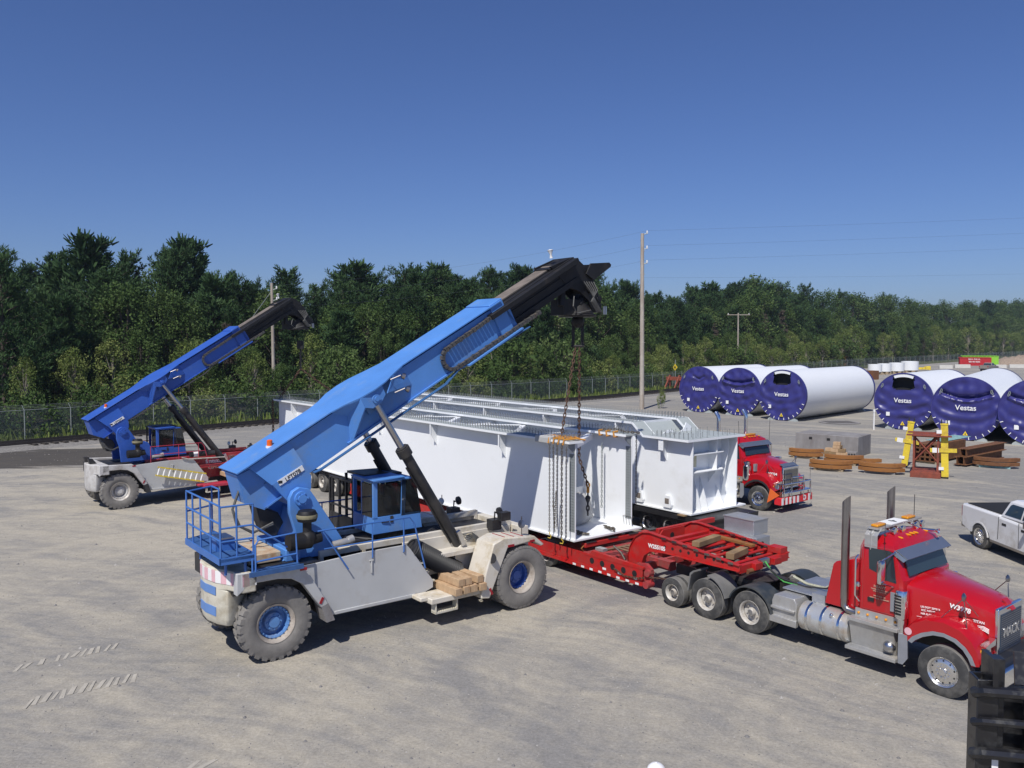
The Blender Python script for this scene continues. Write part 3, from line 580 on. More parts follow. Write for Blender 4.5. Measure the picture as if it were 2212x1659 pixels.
# ---------------- wheels ----------------
def big_wheel(parent,c,Rr,W,rimR,side,lug,hubmat,lugn=26,inset=.12,rubber='rubA',rimmat='cream'):
    """side=-1 : outer face towards -y"""
    s=side; y=lambda d:c[1]+s*d     # d positive = outward from centre plane
    hw=W/2
    hb=MB(); hb.lathe([(.0,hw-inset-.02),(.12,hw-inset-.02),(.13,hw-inset-.05),(.20,hw-inset-.07),(rimR*.55,hw-inset-.16),(rimR*.72,hw-inset-.16),(rimR*.74,hw-inset-.04),(rimR*.86,hw-inset-.02),(rimR*.88,hw-inset-.06),(rimR*.8,-hw*.6),(0,-hw*.6)],c,(0,s,0),36)
    for i in range(20):
        a=2*PI*i/20; q=(c[0]+math.cos(a)*rimR*.80,y(hw-inset-.03),c[2]+math.sin(a)*rimR*.80); hb.cyl(q,(q[0],y(hw-inset+.015),q[2]),.018,n=6)
    for i in range(8):
        a=2*PI*i/8; q=(c[0]+math.cos(a)*.16,y(hw-inset-.06),c[2]+math.sin(a)*.16); hb.cyl(q,(q[0],y(hw-inset-.02),q[2]),.015,n=6)
    w=hb.build('wheel',hubmat,parent)
    rm=MB(); rm.lathe([(rimR*.87,hw-inset-.08),(rimR*.9,hw-.10),(rimR*.98,hw-.05),(rimR*1.06,hw-.03),(rimR*1.06,hw-.09),(rimR*.95,-hw*.5)],c,(0,s,0),40); rm.build('rim',rimmat,w)
    t=MB(); B=rimR*1.02
    t.lathe([(B,-hw*.7),(B,hw*.72),(B+.04,hw*.86),(B+.12,hw*.97),(B+(Rr-B)*.45,hw*1.0),(B+(Rr-B)*.75,hw*.96),(Rr-.045,hw*.86),(Rr-.03,hw*.4),(Rr-.03,-hw*.4),(Rr-.045,-hw*.86),(B+(Rr-B)*.5,-hw),(B,-hw*.8)],c,(0,s,0),56)
    for i in range(lugn):
        for sd in (1,-1):
            a=2*PI*(i+(.5 if sd<0 else 0))/lugn; u=Vector((math.cos(a),0,math.sin(a))); v=Vector((-math.sin(a),0,math.cos(a))); cc=Vector(c)
            if lug=='L':
                P=lambda rr,d,k: cc+u*rr+Vector((0,s*sd*d,0))+v*k
                k=PI*Rr/lugn*.58; 
                t.loft([[P(Rr-.10,hw*.97,-k),P(Rr-.10,hw*.97,k),P(Rr-.015,hw*.93,k),P(Rr-.015,hw*.93,-k)],[P(Rr-.06,hw*.5,-k*.8+.02),P(Rr-.06,hw*.5,k*.8+.02),P(Rr,hw*.5,k*.8+.02),P(Rr,hw*.5,-k*.8+.02)],[P(Rr-.05,.0,-k*.5+.06),P(Rr-.05,.0,k*.5+.06),P(Rr,.0,k*.5+.06),P(Rr,.0,-k*.5+.06)]])
            else:
                P=lambda rr,d,k: cc+u*rr+Vector((0,s*sd*d,0))+v*k
                k=PI*Rr/lugn*.8; t.loft([[P(Rr-.07,hw*.95,-k),P(Rr-.07,hw*.95,k),P(Rr-.01,hw*.90,k),P(Rr-.01,hw*.90,-k)],[P(Rr-.05,.0,-k),P(Rr-.05,.0,k),P(Rr,.0,k),P(Rr,.0,-k)]])
    t.build('tyre',rubber,w,ang=30); return w
def reach_stacker(root,cfg):
    B=cfg['blue']; body=cfg['body']; mid=cfg['mid']; rail=cfg['rail']; platform=cfg['platform']
    W=MB
    # wheels
    for sy in (-1,1):
        big_wheel(root,(-6.42,sy*1.26,.82),.83,.46,.41,sy,'L',cfg['hub'],rimmat=cfg['rim'])
        big_wheel(root,(0,sy*1.83,.83),.83,.48,.40,sy,'R',cfg['hub2'],34,.24,rimmat='rimtan')
        big_wheel(root,(0,sy*1.22,.83),.83,.48,.40,sy,'R','black',20)
    # chassis
    m=W(); m.bx(-7.3,.9,-.85,.85,.75,1.55); m.bx(-7.3,-5.3,-1.3,1.3,1.55,1.98); m.bx(-5.3,-2.6,-1.3,1.3,.72,.95); m.bx(-5.3,-3,.9,1.3,.95,1.95)
    m.bx(-.5,.75,-1.1,1.1,.6,1.35); m.bx(-6.6,-6.2,-1.0,1.0,.65,1.2); m.build('chassis','black' if not platform else 'black',root)
    m=W()
    for s in (-1,1):
        a,b=sorted((s*.72,s*.84)); m.bx(-5.1,.55,a,b,1.93,2.08); m.bx(-5.1,.55,a,b,1.58,1.72)
        for x in (-5.1,-4.0,-2.75,-1.5,.43): m.bx(x,x+.1,a,b,1.70,1.95)
        m.prism([(-1.45,1.0),(-.6,1.0),(-.6,1.5),(-.85,1.95),(-1.0,1.95),(-1.45,1.5)],s*1.02-.04,s*1.02+.04); m.prism([(-1.45,1.0),(-.75,1.0),(-.75,1.4),(-1.1,1.6),(-1.45,1.4)],s*.80-.04,s*.80+.04)
        a,b=sorted((s*.84,s*1.34)); m.bx(-2.9,.5,s*.86-.02,s*.86+.02,1.0,1.95)
    m.bx(-2.7,.8,-1.3,1.3,1.50,1.62); m.bx(.55,.8,-1.3,1.3,1.2,1.95); m.build('frame_beams',mid,root,bevel=.012)
    # side panels
    for s in (-1,1):
        m=W(); P=[(-5.85,1.95),(-4.3,2.03),(-3.08,2.03),(-2.96,1.90),(-2.32,1.02),(-2.32,.84),(-2.82,.68),(-5.1,.70),(-5.35,1.1)]
        m.prism(P,s*1.35-.02,s*1.35+.02); m.bx(-5.0,-2.85,s*1.37-.02,s*1.37+.02,.70,.78)
        a,b=sorted((s*1.37,s*1.40)); m.bx(-4.06,-4.02,a,b,1.5,1.8); m.bx(-4.10,-3.98,a,b,1.79,1.82); m.build('side_panel','greyP' if platform else cfg['panel'],root,bevel=.01)
        # rear fender
        F=[(-7.32,2.10),(-5.9,2.04),(-5.72,1.86),(-5.25,1.07),(-5.42,1.0),(-5.62,1.28),(-5.85,1.62),(-6.12,1.79),(-6.42,1.84),(-6.9,1.84),(-7.1,1.78),(-7.32,1.62)]
        F=[(max(x,-6.95),z) if s>0 else (x,z) for x,z in F]
        m=W(); m.prism(F,s*1.38,s*1.60); m.build('rear_fender',cfg['fender'],root,bevel=.015)
        m=W(); m.prism([(-5.42,1.03),(-5.25,1.07),(-5.10,.66),(-5.30,.64)],s*1.18,s*1.60); m.build('mudflap','conc' if platform else 'hose',root)
        m=W(); m.bx(-5.92,-5.76,s*1.605-.008,s*1.605+.008,1.93,1.99); m.box((-5.42,s*1.605,1.17),(.06,.016,.15),Matrix.Rotation(R(28),3,'Y')); m.build('reflector','refl',root)
        # front fender
        F=[(-1.34,.52),(-1.08,.48),(-.50,1.68),(.32,1.74),(.62,1.56),(.72,1.60),(.40,1.86),(-.62,1.96),(-.95,1.85),(-1.22,1.1)]
        m=W(); y0,y1=sorted((s*2.07,s*1.32)); m.prism(F,y0,y1)
        m.build('front_fender',mid if platform else cfg['mid'],root,bevel=.03)
        m=W()
        for k in range(3): m.bx(-.55+.3*k,-.53+.3*k,min(s*1.45,s*1.98),max(s*1.45,s*1.98),1.93-.03*k,1.965-.03*k)
        m.bx(-.5,-.3,s*2.075-.008,s*2.075+.008,1.70,1.76); m.bx(.22,.38,s*2.075-.008,s*2.075+.008,1.72,1.78); m.box((-1.04,s*2.075,.66),(.06,.016,.18),Matrix.Rotation(R(-25),3,'Y')); m.build('fender_markers','refl',root)
        # lower step platform
        m=W(); y0,y1=sorted((s*1.98,s*1.33)); m.bx(-2.75,-1.15,y0,y1,.62,.76); m.bx(-2.95,-2.55,min(s*1.38,s*1.8),max(s*1.38,s*1.8),.68,.78); m.build('side_step',mid if platform else cfg['rail'],root,bevel=.02)
        m=W(); 
        for x in (-2.62,-2.0): m.bx(x,x+.03,min(s*1.75,s*1.95),max(s*1.75,s*1.95),.38,.66)
        m.bx(-2.62,-1.97,min(s*1.75,s*1.95),max(s*1.75,s*1.95),.36,.40)
        for k in range(10): m.bx(-2.6+.064*k,-2.57+.064*k,min(s*1.75,s*1.95),max(s*1.75,s*1.95),.40,.42)
        m.build('foot_step','cream',root)
        # access steps between panel and frame
        m=W()
        for k in range(4): m.bx(-3.0+.17*k,-2.75+.17*k,min(s*.95,s*1.33),max(s*.95,s*1.33),1.72-.25*k,1.76-.25*k)
        m.build('access_steps','cream' if platform else 'rust',root)
    # counterweight
    top=[(-6.9,-1.60),(-7.2,-1.60),(-7.29,-1.42),(-7.39,-1.18),(-7.53,-.89),(-7.61,-.44),(-7.59,-.08),(-7.49,.23),(-7.33,.48),(-7.15,.62),(-7.08,1.1),(-7.0,1.5),(-6.9,1.60)]
    m=W(); m.prism(top,1.66,2.10,'z')
    low=[(-7.28,-1.18),(-7.39,-1.17),(-7.53,-.89),(-7.61,-.44),(-7.59,-.08),(-7.49,.23),(-7.33,.48),(-7.0,.62),(-6.9,.5),(-6.9,-.95)]
    m.loft([[(x*.985-.06,y*.9,.84) for x,y in low],[(x,y,1.02) for x,y in low],[(x,y,1.66) for x,y in low]]); m.build('counterweight',cfg['cw'],root,bevel=.03)
    if platform:
        def band(z0,z1,i0,i1,cols,nm,mt,off=.012):
            mm=W(); pts=[Vector(p) for p in top[i0:i1]]; seg=[]
            for a,b in zip(pts,pts[1:]):
                n=max(1,int(round((b-a).length/.16)))
                for q in range(n): seg.append((a.lerp(b,q/n),a.lerp(b,(q+1)/n)))
            for i,(a,b) in enumerate(seg):
                t=(b-a).normalized(); nn=Vector((t.y,-t.x)); 
                if nn.x*( (a.x+b.x)/2+6)<0: nn=-nn
                mm.m=i%cols; mm.plate([(a.x,a.y,z0),(b.x,b.y,z0),(b.x,b.y,z1),(a.x,a.y,z1)],(nn.x*off,nn.y*off,0))
            mm.build(nm,mt,root,smooth=False)
        band(1.80,2.06,0,10,2,'stripe_board',['white','pink']); band(1.52,1.70,4,7,1,'paint_patch',['lblue']); band(1.06,1.26,4,7,1,'paint_patch',['lblue'])
    # boom supports
    SH=Matrix.Translation((cfg.get('boomT',(0,0,0))[0],0,cfg.get('boomT',(0,0,0))[1]))
    for s in (-1,1):
        m=W(); m.T=SH; P=[(-5.78,3.38),(-5.70,3.54),(-5.54,3.62),(-5.30,3.56),(-5.16,3.36),(-4.46,2.25),(-4.46,1.95),(-5.6,1.95),(-5.66,2.65),(-5.78,3.05)]
        m.prism(P,s*.68-.07,s*.68+.07); m.build('boom_support',B,root,bevel=.012)
        m=W(); m.T=SH; m.lathe([(0,0),(.17,0),(.17,.06),(.10,.06),(.10,.09),(0,.09)],(-5.5,s*.75,3.36),(0,s,0),24)
        for i in range(6): a=i*PI/3; m.cyl((-5.5+.135*math.cos(a),s*.80,3.36+.135*math.sin(a)),(-5.5+.135*math.cos(a),s*.83,3.36+.135*math.sin(a)),.018,n=6)
        m.build('pivot_pin',B,root)
    m=W(); m.prism([(-5.6,1.95),(-4.3,1.95),(-4.9,2.9),(-5.4,3.0)],-.60,.60); m.build('support_box',B,root,bevel=.02)
    # -------- boom --------
    cb,sb=.8760,.4823
    def uv(x,z): return (x*cb+z*sb,-x*sb+z*cb)
    BM=Matrix(((cb,0,-sb,0),(0,1,0,0),(sb,0,cb,0),(0,0,0,1)))   # (u,w,v) -> xyz
    dx,dz,ang=cfg.get('boomT',(0,0,0)); TT=Matrix.Translation((-5.5+dx,0,3.36+dz))@Matrix.Rotation(-R(ang),4,'Y')@Matrix.Translation((5.5,0,-3.36))
    ext=cfg.get('ext',0.)
    m=W(); m.T=TT
    m.prism([(-6.90,3.99),(.38,7.97),(.62,7.93),(1.07,7.42),(.55,7.10),(-5.2,3.87),(-5.2,3.53),(-5.66,3.18),(-6.12,3.73),(-6.58,4.14)],-.5,.5)
    # flared lighter cheek
    for s in (-1,1):
        q=[Vector((-6.60,s*.50,4.15)),Vector((-5.66,s*.50,4.66)),Vector((-5.36,s*.60,4.13)),Vector((-6.12,s*.60,3.72))]
        m.plate(q,(0,-s*.12,0)); m.plate([q[3],q[2],Vector((-5.18,s*.60,3.83)),Vector((-5.18,s*.58,3.52)),Vector((-5.64,s*.58,3.16))],(0,-s*.12,0))
        m.plate([(-6.60,s*.50,4.15),(-6.12,s*.60,3.72),(-6.12,s*.38,3.72),(-6.60,s*.38,4.15)],(-.01,0,-.01))
    m.prism([(-6.86,3.97),(-6.3,4.2),(-5.85,3.4),(-6.24,3.13),(-6.69,3.33)],-.40,.40)
    for s in (-1,1): m.plate([(-6.25,s*.40,3.72),(-5.98,s*.40,3.78),(-5.98,s*.56,3.86),(-6.2,s*.40,3.75)],(0,0,.02)); m.plate([(-6.22,s*.40,3.14),(-5.85,s*.40,3.37),(-5.85,s*.55,3.42),(-6.22,s*.52,3.19)],(-.02,0,.03))
    # top plate with wings
    S=[(-4.12,.60),(-1.55,.60),(-1.2,.72),(-.85,.94),(-.45,1.02),(-.1,.97),(.25,.80),(.72,.60),(4.25,.60)]
    pl_=[(u,-w_) for u,w_ in S]+[(u,w_) for u,w_ in reversed(S)]; T0=m.T
    m.T=T0@BM; m.prism(pl_,6.87,6.90,'z')
    # bottom lip and side seams
    for s in (-1,1): m.bx(-1.5,3.9,s*.52-.03,s*.52+.03,5.95,5.99)
    # brackets
    for s in (-1,1):
        m.prism([(-.85,6.87),(-.20,6.87),(-.22,6.62),(-.42,6.50),(-.68,6.50),(-.85,6.62)],s*.90-.05,s*.90+.05); m.prism([(-.75,6.87),(-.2,6.87),(-.25,6.3),(-.7,6.3)],s*.58-.03,s*.58+.03)
        m.lathe([(0,0),(.11,0),(.11,.05),(.06,.05),(.06,.08),(0,.08)],(-.50,s*.95,6.66),(0,s,0),20)
        m.plate([(-1.02,s*.50,6.87),(-.85,s*.95,6.87),(-.85,s*.93,6.62),(-1.32,s*.52,5.97),(-1.42,s*.50,5.97)],(.05,0,0))
        m.plate([(.72,s*.5,6.87),(.25,s*.80,6.87),(-.15,s*.95,6.62),(.75,s*.5,6.30)],(-.04,0,0))
        m.plate([(-1.5,s*.5,6.87),(-.9,s*.92,6.87),(-1.0,s*.5,6.4)],(0,0,-.02))
    m.T=T0; bo=m.build('boom',B,root,bevel=.008)
    # blue end collar
    m=W(); m.T=T0@BM; m.bx(3.85,4.32,-.56,.56,5.93,6.94); m.bx(3.95,4.5,-.50,-.30,6.1,6.55); m.build('boom_collar',B,bo,bevel=.02)
    # plate
    m=W(); m.T=T0; a=Vector((-6.02,0,3.73)); b_=Vector((-5.42,0,4.04)); t=(b_-a).normalized(); un=Vector((-t.z,0,t.x)); y0=-.603
    q=[a,b_,b_+un*.13,a+un*.13]; m.plate([(p.x+.07,y0,p.z-.05) for p in q],(0,-.012,0)); m.build('number_plate','white',bo)
    c=(a+b_)/2+un*.065; tm=T0@TX((c.x+.07+.05,y0-.014,c.z-.05),(t.x,0,t.z),(un.x,0,un.z)); text('plate_number',cfg['num'],.135,'black',bo,tm,.003)
    m=W(); m.T=T0; m.bx(-5.99,-5.89,y0-.015,y0-.012,3.735,3.80); m.build('plate_emblem','black',bo)
    # beacon
    m=W(); m.T=T0; p=(-6.02,-.22,4.52); m.lathe([(0,0),(.09,0),(.09,.05),(0,.05)],p,(0,0,1),14); m.build('beacon_base','white',bo)
    m=W(); m.T=T0; m.lathe([(.065,.05),(.065,.17),(.04,.19),(0,.19)],p,(0,0,1),14); m.build('beacon','orangeL',bo)
    m=W(); m.T=T0; m.tube([(-6.75,-.45,4.06),(-6.75,-.45,4.14),(-6.1,-.45,4.50),(-6.1,-.45,4.42)],.014,6); m.build('grab_rail',B,bo)
    # cable chain loop on near side
    m=W(); m.T=T0@BM; y0,y1=-.64,-.53; u0=1.95; path=[(4.15,6.66),(3.2,6.62),(2.25,6.60)]
    cx_,cz_,rr_=2.10,6.30,.30
    path+=[(cx_+rr_*math.cos(R(a)),cz_+rr_*math.sin(R(a))) for a in (110,135,160,185,210,235,260)]+[(2.5,5.99),(5.35,5.97)]
    P=[Vector(p) for p in path]; L_=[(P[i+1]-P[i]).length for i in range(len(P)-1)]; tot=sum(L_); k=int(tot/.125)
    for i in range(k):
        d=(i+.5)*tot/k; j=0
        while j<len(L_)-1 and d>L_[j]: d-=L_[j]; j+=1
        t=(P[j+1]-P[j]).normalized(); c=P[j]+t*d
        rot=Matrix.Rotation(-math.atan2(t.y,t.x),3,'Y'); m.box((c.x,(y0+y1)/2,c.y),(.112,y1-y0,.085 if i%2 else .10),rot)
        if i%4==0: m.box((c.x,(y0+y1)/2,c.y),(.02,y1-y0+.01,.125),rot)
    m.build('cable_chain','chainmat',root)
    m=W(); m.T=T0@BM; m.bx(2.4,4.5,-.72,-.52,5.88,5.92); m.build('chain_tray',B,bo)
    # pipes below
    m=W(); m.T=T0@BM
    for o_ in (0,.07): m.tube([(-2.6,-.54-o_,5.88),(-2.4,-.54-o_,5.84),(1.6,-.54-o_,5.80),(2.1,-.54-o_,5.93),(4.8,-.54-o_,5.78)],.022,7)
    m.build('hydraulic_pipe','hose' if not platform else 'pipeblue',root)
    # lamps on boom
    for u,v in ((.35,6.82),(.30,6.48)):
        m=W(); m.T=T0@BM
        m.lathe([(0,0),(.07,.02),(.085,.1),(.0,.11)],(u,-1.0,v),(.6,-.3,-.7),12); m.tube([(u-.25,-.88,v+.02),(u,-.98,v+.0)],.015,5)
        m.build('work_lamp','chromeD',bo)
    # -------- inner boom + head --------
    e=ext
    m=W(); m.T=T0@BM; m.bx(3.6,7.05+e,-.38,.38,6.02,6.66); m.bx(3.9,7.35+e,-.47,.47,6.62,6.74); m.bx(3.7,7.3+e,-.70,-.47,6.58,6.72)
    m.bx(4.4,7.2+e,-.43,-.37,5.98,6.16); m.bx(4.4,7.2+e,.37,.43,5.98,6.16); m.bx(4.4,7.0+e,-.40,-.38,6.36,6.40)
    m.bx(4.35,6.9+e,-.30,.30,6.74,6.77)
    ib=m.build('inner_boom','blackB',root,bevel=.01)
    m=W(); m.T=T0@BM; m.bx(4.35,6.7+e,-.26,.26,6.77,6.79); m.build('wear_strip','dusttop',ib)
    EX=T0@Matrix.Translation((e*cb,0,e*sb))
    m=W(); m.T=EX
    for s in (-1,1):
        m.prism([(2.35,9.12),(3.05,9.40),(3.42,9.40),(3.72,9.20),(4.02,8.85),(4.28,8.40),(4.40,8.0),(4.0,7.92),(3.85,8.2),(3.50,8.45),(3.05,8.55)],s*.36-.04,s*.36+.04)
        if platform: m.prism([(3.70,8.98),(3.88,9.30),(4.66,9.37),(4.74,9.31),(4.72,9.24),(4.02,8.80)],s*.44-.025,s*.44+.025)
    m.prism([(2.3,9.05),(3.0,9.33),(3.35,9.35),(3.5,9.22),(2.6,8.75)],-.36,.36); m.cyl((3.9,-.46,8.55),(3.9,.46,8.55),.14,n=16); m.cyl((4.3,-.42,8.25),(4.3,.42,8.25),.10,n=14)
    m.build('boom_head','blackB',root,bevel=.01)
    m=W(); m.T=EX; m.lathe([(0,0),(.05,0),(.03,.1),(.09,.24),(0,.26)],(2.72,0,9.42),(-.2,0,1),12); m.build('position_light','white',root)
    HB=cfg.get('headdrop',0)
    m=W(); m.T=EX@TT.inverted_safe().to_3x3().to_4x4() if False else EX
    m.lathe([(0,.0),(.55,.0),(.58,.06),(.50,.12),(.40,.3),(.30,.42),(0,.42)],(3.75,0,7.70),(0,0,1),22); m.bx(2.95,3.75,-.30,.30,7.74,8.22); m.bx(3.65,4.58,-.22,.22,7.85,8.12); m.tube([(4.25,0,8.4),(4.55,0,8.15),(4.6,0,7.9)],.12,8)
    m.cyl((3.6,-.25,8.05),(3.95,-.15,8.45),.1,n=10); m.cyl((3.0,-.15,8.45),(2.95,-.2,8.0),.12,n=10); m.build('rotator','blackB',root,bevel=.01)
    m=W(); m.T=EX
    for i in range(5):
        o_=i*.05; m.tube([(4.0-.1*i,-.46,8.75),(4.05-.08*i,-.58,8.5),(3.75+o_,-.62,8.15),(4.0+o_,-.6,7.86),(4.15+o_*.5,-.45,7.98)],.018,5)
    m.tube([(3.25,-.42,8.3),(3.1,-.55,8.0),(3.3,-.5,7.8),(3.8,-.55,7.9)],.02,5); m.build('head_hoses','hoseG',root)
    m=W(); m.T=EX; m.cyl((4.28,-.62,7.78),(4.28,-.62,8.02),.03,n=8); m.cyl((4.36,-.62,7.78),(4.36,-.62,8.02),.03,n=8); m.build('hose_couplings','steel',root)
    # -------- lift cylinders --------
    for s in (-1,1):
        T=T0@BM@Vector((-.50,s*.78,6.62)); bt=Vector((-1.06,s*.92,1.36)); d=(bt-T).normalized(); Ln=(bt-T).length; k=cfg.get('rod',.34)
        c=T+d*Ln*k; m=W(); m.cyl(T,c,.085,n=18); rod=m.build('piston_rod','steel',root)
        m=W(); m.cyl(c,bt,.135,n=20); m.cyl(c-d*.02,c+d*.20,.185,n=20); m.cyl(c-d*.05,c,.15,n=20); m.cyl(bt-Vector((0,.13,0)),bt+Vector((0,.13,0)),.16,n=16)
        sd=Vector((-.16,0,-.05)); m.tube([c+d*.5+sd,bt-d*.5+sd],.025,6); m.build('lift_cylinder','black',root)
    m=W()
    for i in range(5): m.tube([(-1.2+.03*i,-1.05,1.95-.05*i),(-.95+.04*i,-1.12,1.98-.03*i),(-.82+.05*i,-1.2,1.6),(-.95+.03*i,-1.25,1.25),(-1.15,-1.2,.98)],.016,5)
    m.build('cylinder_hoses','hoseG',root); m=W(); m.box((-1.3,-1.10,1.88),(.12,.10,.42),Matrix.Rotation(R(-25),3,'Y')); m.build('valve_block','steel',root)
    # -------- cab --------
    cx=cfg.get('cabx',0); O=Matrix.Translation((cx,0,0))
    m=W(); m.T=O; y0,y1=-.35,.75
    P=[(-3.43,2.13),(-2.0,2.13),(-2.06,2.56),(-3.43,2.56)]; m.prism(P,y0,y1)
    for (a,b) in (((-3.43,2.5),(-3.43,3.44)),((-2.64,2.5),(-2.60,3.44))):
        m.prism([(a[0],a[1]),(a[0]+.13,a[1]),(b[0]+.13,b[1]),(b[0],b[1])],y0,y0+.06); m.prism([(a[0],a[1]),(a[0]+.1,a[1]),(b[0]+.1,b[1]),(b[0],b[1])],y1-.06,y1)
    m.bx(-3.43,-2.25,y0,y1,3.42,3.48); m.bx(-3.43,-3.38,.22,.30,2.5,3.44); cab=m.build('cab',B,root,bevel=.01)
    m=W(); m.T=O; m.prism([(-3.46,3.46),(-2.55,3.50),(-2.55,3.54),(-3.5,3.52)],y0-.08,y1); m.build('cab_roof',B,cab,bevel=.015)
    m=W(); m.T=O; m.prism([(-2.62,2.52),(-2.04,2.52),(-2.2,3.44),(-2.60,3.44)],y0-.004,y0+.02); m.prism([(-3.3,2.58),(-2.66,2.58),(-2.64,3.38),(-3.3,3.38)],y0-.004,y0+.02); m.build('cab_window','glassF',cab)
    m=W(); m.T=O; m.plate([(-3.435,y0+.07,2.55),(-3.435,.24,2.55),(-3.435,.24,3.38),(-3.435,y0+.07,3.38)],(.02,0,0)); m.build('rear_window','glassF',cab)
    m=W(); m.T=O; m.plate([(-2.05,y0,2.54),(-2.05,y1,2.54),(-2.22,y1,3.42),(-2.22,y0,3.42)],(.02,0,0)); m.plate([(-3.3,y1,2.56),(-2.1,y1,2.56),(-2.2,y1,3.4),(-3.3,y1,3.4)],(0,.01,0)); m.build('windscreen','glassF',cab)
    m=W(); m.T=O; m.box((-2.95,.2,2.72),(.45,.45,.5)); m.box((-3.1,.2,3.0),(.14,.42,.55)); m.build('seat','black',cab)
    m=W(); m.T=O; m.prism([(-3.36,3.50),(-2.25,3.48),(-2.25,3.53),(-3.36,3.56)],y1-.5,y1+.45)
    for yy in (.78,1.16): m.bx(-3.42,-3.36,yy,yy+.06,2.0,3.5)
    if platform:
        for yy in (1.55,1.95,2.12): m.bx(-3.44,-3.38,yy-.03,yy+.03,1.95,3.32)
        m.bx(-3.44,-3.38,.8,2.15,3.27,3.33); m.bx(-3.44,-3.38,.8,2.15,2.55,2.59); m.bx(-3.44,-3.40,.8,2.15,1.95,2.35)
    m.bx(-2.5,-2.45,1.12,1.18,2.0,3.5); m.build('guard_frame','black',cab)
    m=W(); m.T=O; m.tube([(-3.2,y0-.01,2.42),(-3.0,y0-.03,2.42)],.02,6); m.bx(-2.95,-2.87,y0-.02,y0,2.38,2.55); m.build('door_handle','black',cab)
    # engine deck
    m=W(); m.bx(-4.4,-2.0,-.7,.7,1.72,1.98); m.bx(-2.0,.4,-.65,.65,1.60,1.86); m.build('engine_deck','black',root)
    # air filter & exhaust
    m=W(); m.lathe([(0,.0),(.10,.0),(.10,.28),(.21,.30),(.23,.36),(.23,.46),(.19,.54),(0,.56)],(-5.52,-1.1,2.60),(0,0,1),20); m.cyl((-5.98,-1.1,2.46),(-5.45,-1.1,2.46),.19,n=20); m.cyl((-5.45,-1.1,2.46),(-5.2,-1.1,2.5),.13,n=16); m.sph((-5.5,-1.1,2.5),.2,12); af=m.build('air_filter','blackB',root)
    m=W(); m.lathe([(.235,.37),(.24,.38),(.24,.45),(.235,.46)],(-5.52,-1.1,2.60),(0,0,1),20); m.build('filter_ring','dustring',af)
    m=W(); m.cyl((-4.86,-1.0,2.22),(-4.42,-1.0,2.26),.085,n=14); m.cyl((-4.45,-1.0,2.27),(-4.32,-1.0,2.30),.10,n=14); m.build('muffler','alu',root)
    # corrugated hose
    if cfg.get('duct',True):
        a=Vector((-2.80,-1.16,1.86)); b_=Vector((-1.42,-1.12,1.02)); n=26; d=b_-a; mm=W(); path=[];rr=[]
        for i in range(n*4): path.append(a+d*i/(n*4)); rr.append(.235+.026*math.sin(i*PI/2))
        mm.tube(path,.2,20,rr=rr); mm.lathe([(.24,0),(.24,.03),(.20,.03),(.20,-.6)],a,(a-b_).normalized(),20); mm.build('corrugated_duct','hose',root)
    else:
        mm=W(); mm.cyl((-3.1,-1.1,2.18),(-1.9,-1.1,2.18),.13,n=16); mm.build('exhaust_pipe','black',root); mm=W(); mm.cyl((-2.95,-1.1,2.18),(-2.72,-1.1,2.18),.15,n=16); mm.build('pipe_wrap','white',root)
        mm=W(); mm.tube([(-3.6,-1.42,2.12),(-3.3,-1.42,2.02),(-2.2,-1.42,1.98),(-1.5,-1.42,1.96),(-1.2,-1.42,1.5),(-.95,-1.42,1.2)],.03,8); mm.build('grey_conduit','rim',root)
    # handrail on near side
    def railm(x0,x1,y,z0,z1,posts,nm,matn,slope=None):
        m=W(); zm=(z0+z1)/2-.02; 
        pth=[(x0,y,z1),(x1,y,z1)]
        if slope: pth+=[(x1+.12,y,z1-.15),(x1+.42,y-.02,1.38)]
        m.tube(pth,.02,6); m.tube([(x0+.15,y,zm),(x1+(.2 if slope else 0),y,zm)],.016,6)
        for x in posts: m.tube([(x,y,z1),(x,y,z0),(x,y+.08,z0-.04)],.017,6)
        m.build(nm,matn,root)
    if platform:
        railm(-5.4,-3.0,-1.40,1.88,2.70,(-4.02,-3.17),'handrail',rail,True); m=W(); m.tube([(-5.28,-1.40,2.68),(-4.68,-1.46,1.72)],.02,6); m.build('handrail_brace',rail,root)
    else: railm(-5.0,-2.6,-1.30,2.0,2.75,(-5.0,-3.7,-2.75),'handrail',rail,True); 
    railm(-5.3,-2.9,1.38,1.95,2.75,(-5.2,-4,-3),'handrail',rail)
    # front lights & mirrors
    for s,zz in ((-1,2.05),(1,2.05)):
        m=W(); m.bx(-.28,.02,s*.98-.13,s*.98+.13,1.92,2.20); m.lathe([(0,0),(.02,0),(.02,.1),(.12,.14),(.12,.2),(0,.22)],(-.12,s*.98,2.36),(1,0,.1),14); m.tube([(-.12,s*.98,2.2),(-.1,s*.98,2.4)],.02,5); m.build('front_lamp','black',root)
        m=W(); m.tube([(-1.0,s*1.75,1.62),(-1.02,s*2.0,1.5)],.012,5); m.lathe([(0,0),(.11,0),(.13,.02),(0,.035)],(-1.0,s*2.08,1.50),(-.9,-.35,.2),16); m.build('mirror','black',root)
        m=W(); m.tube([(.08,s*1.9,1.80),(.08,s*1.9,2.4)],.014,5); m.lathe([(0,0),(.10,0),(.11,.02),(0,.03)],(.08,s*1.92,2.2),(-.9,-.35,.2),14); m.build('fender_mirror','chromeD',root)
    m=W(); m.bx(-.15,.15,-1.35,-1.15,2.2,2.42); m.build('lamp_box','black',root)
    for i in range(7): m=W(); m.tube([(-4.7+.1*i,-.5+.08*i,1.98),(-4.5+.1*i,-.45+.1*i,2.06+.02*(i%3)),(-4.1+.12*i,-.2,1.99)],.02,5); m.build('deck_hose','hose',root)
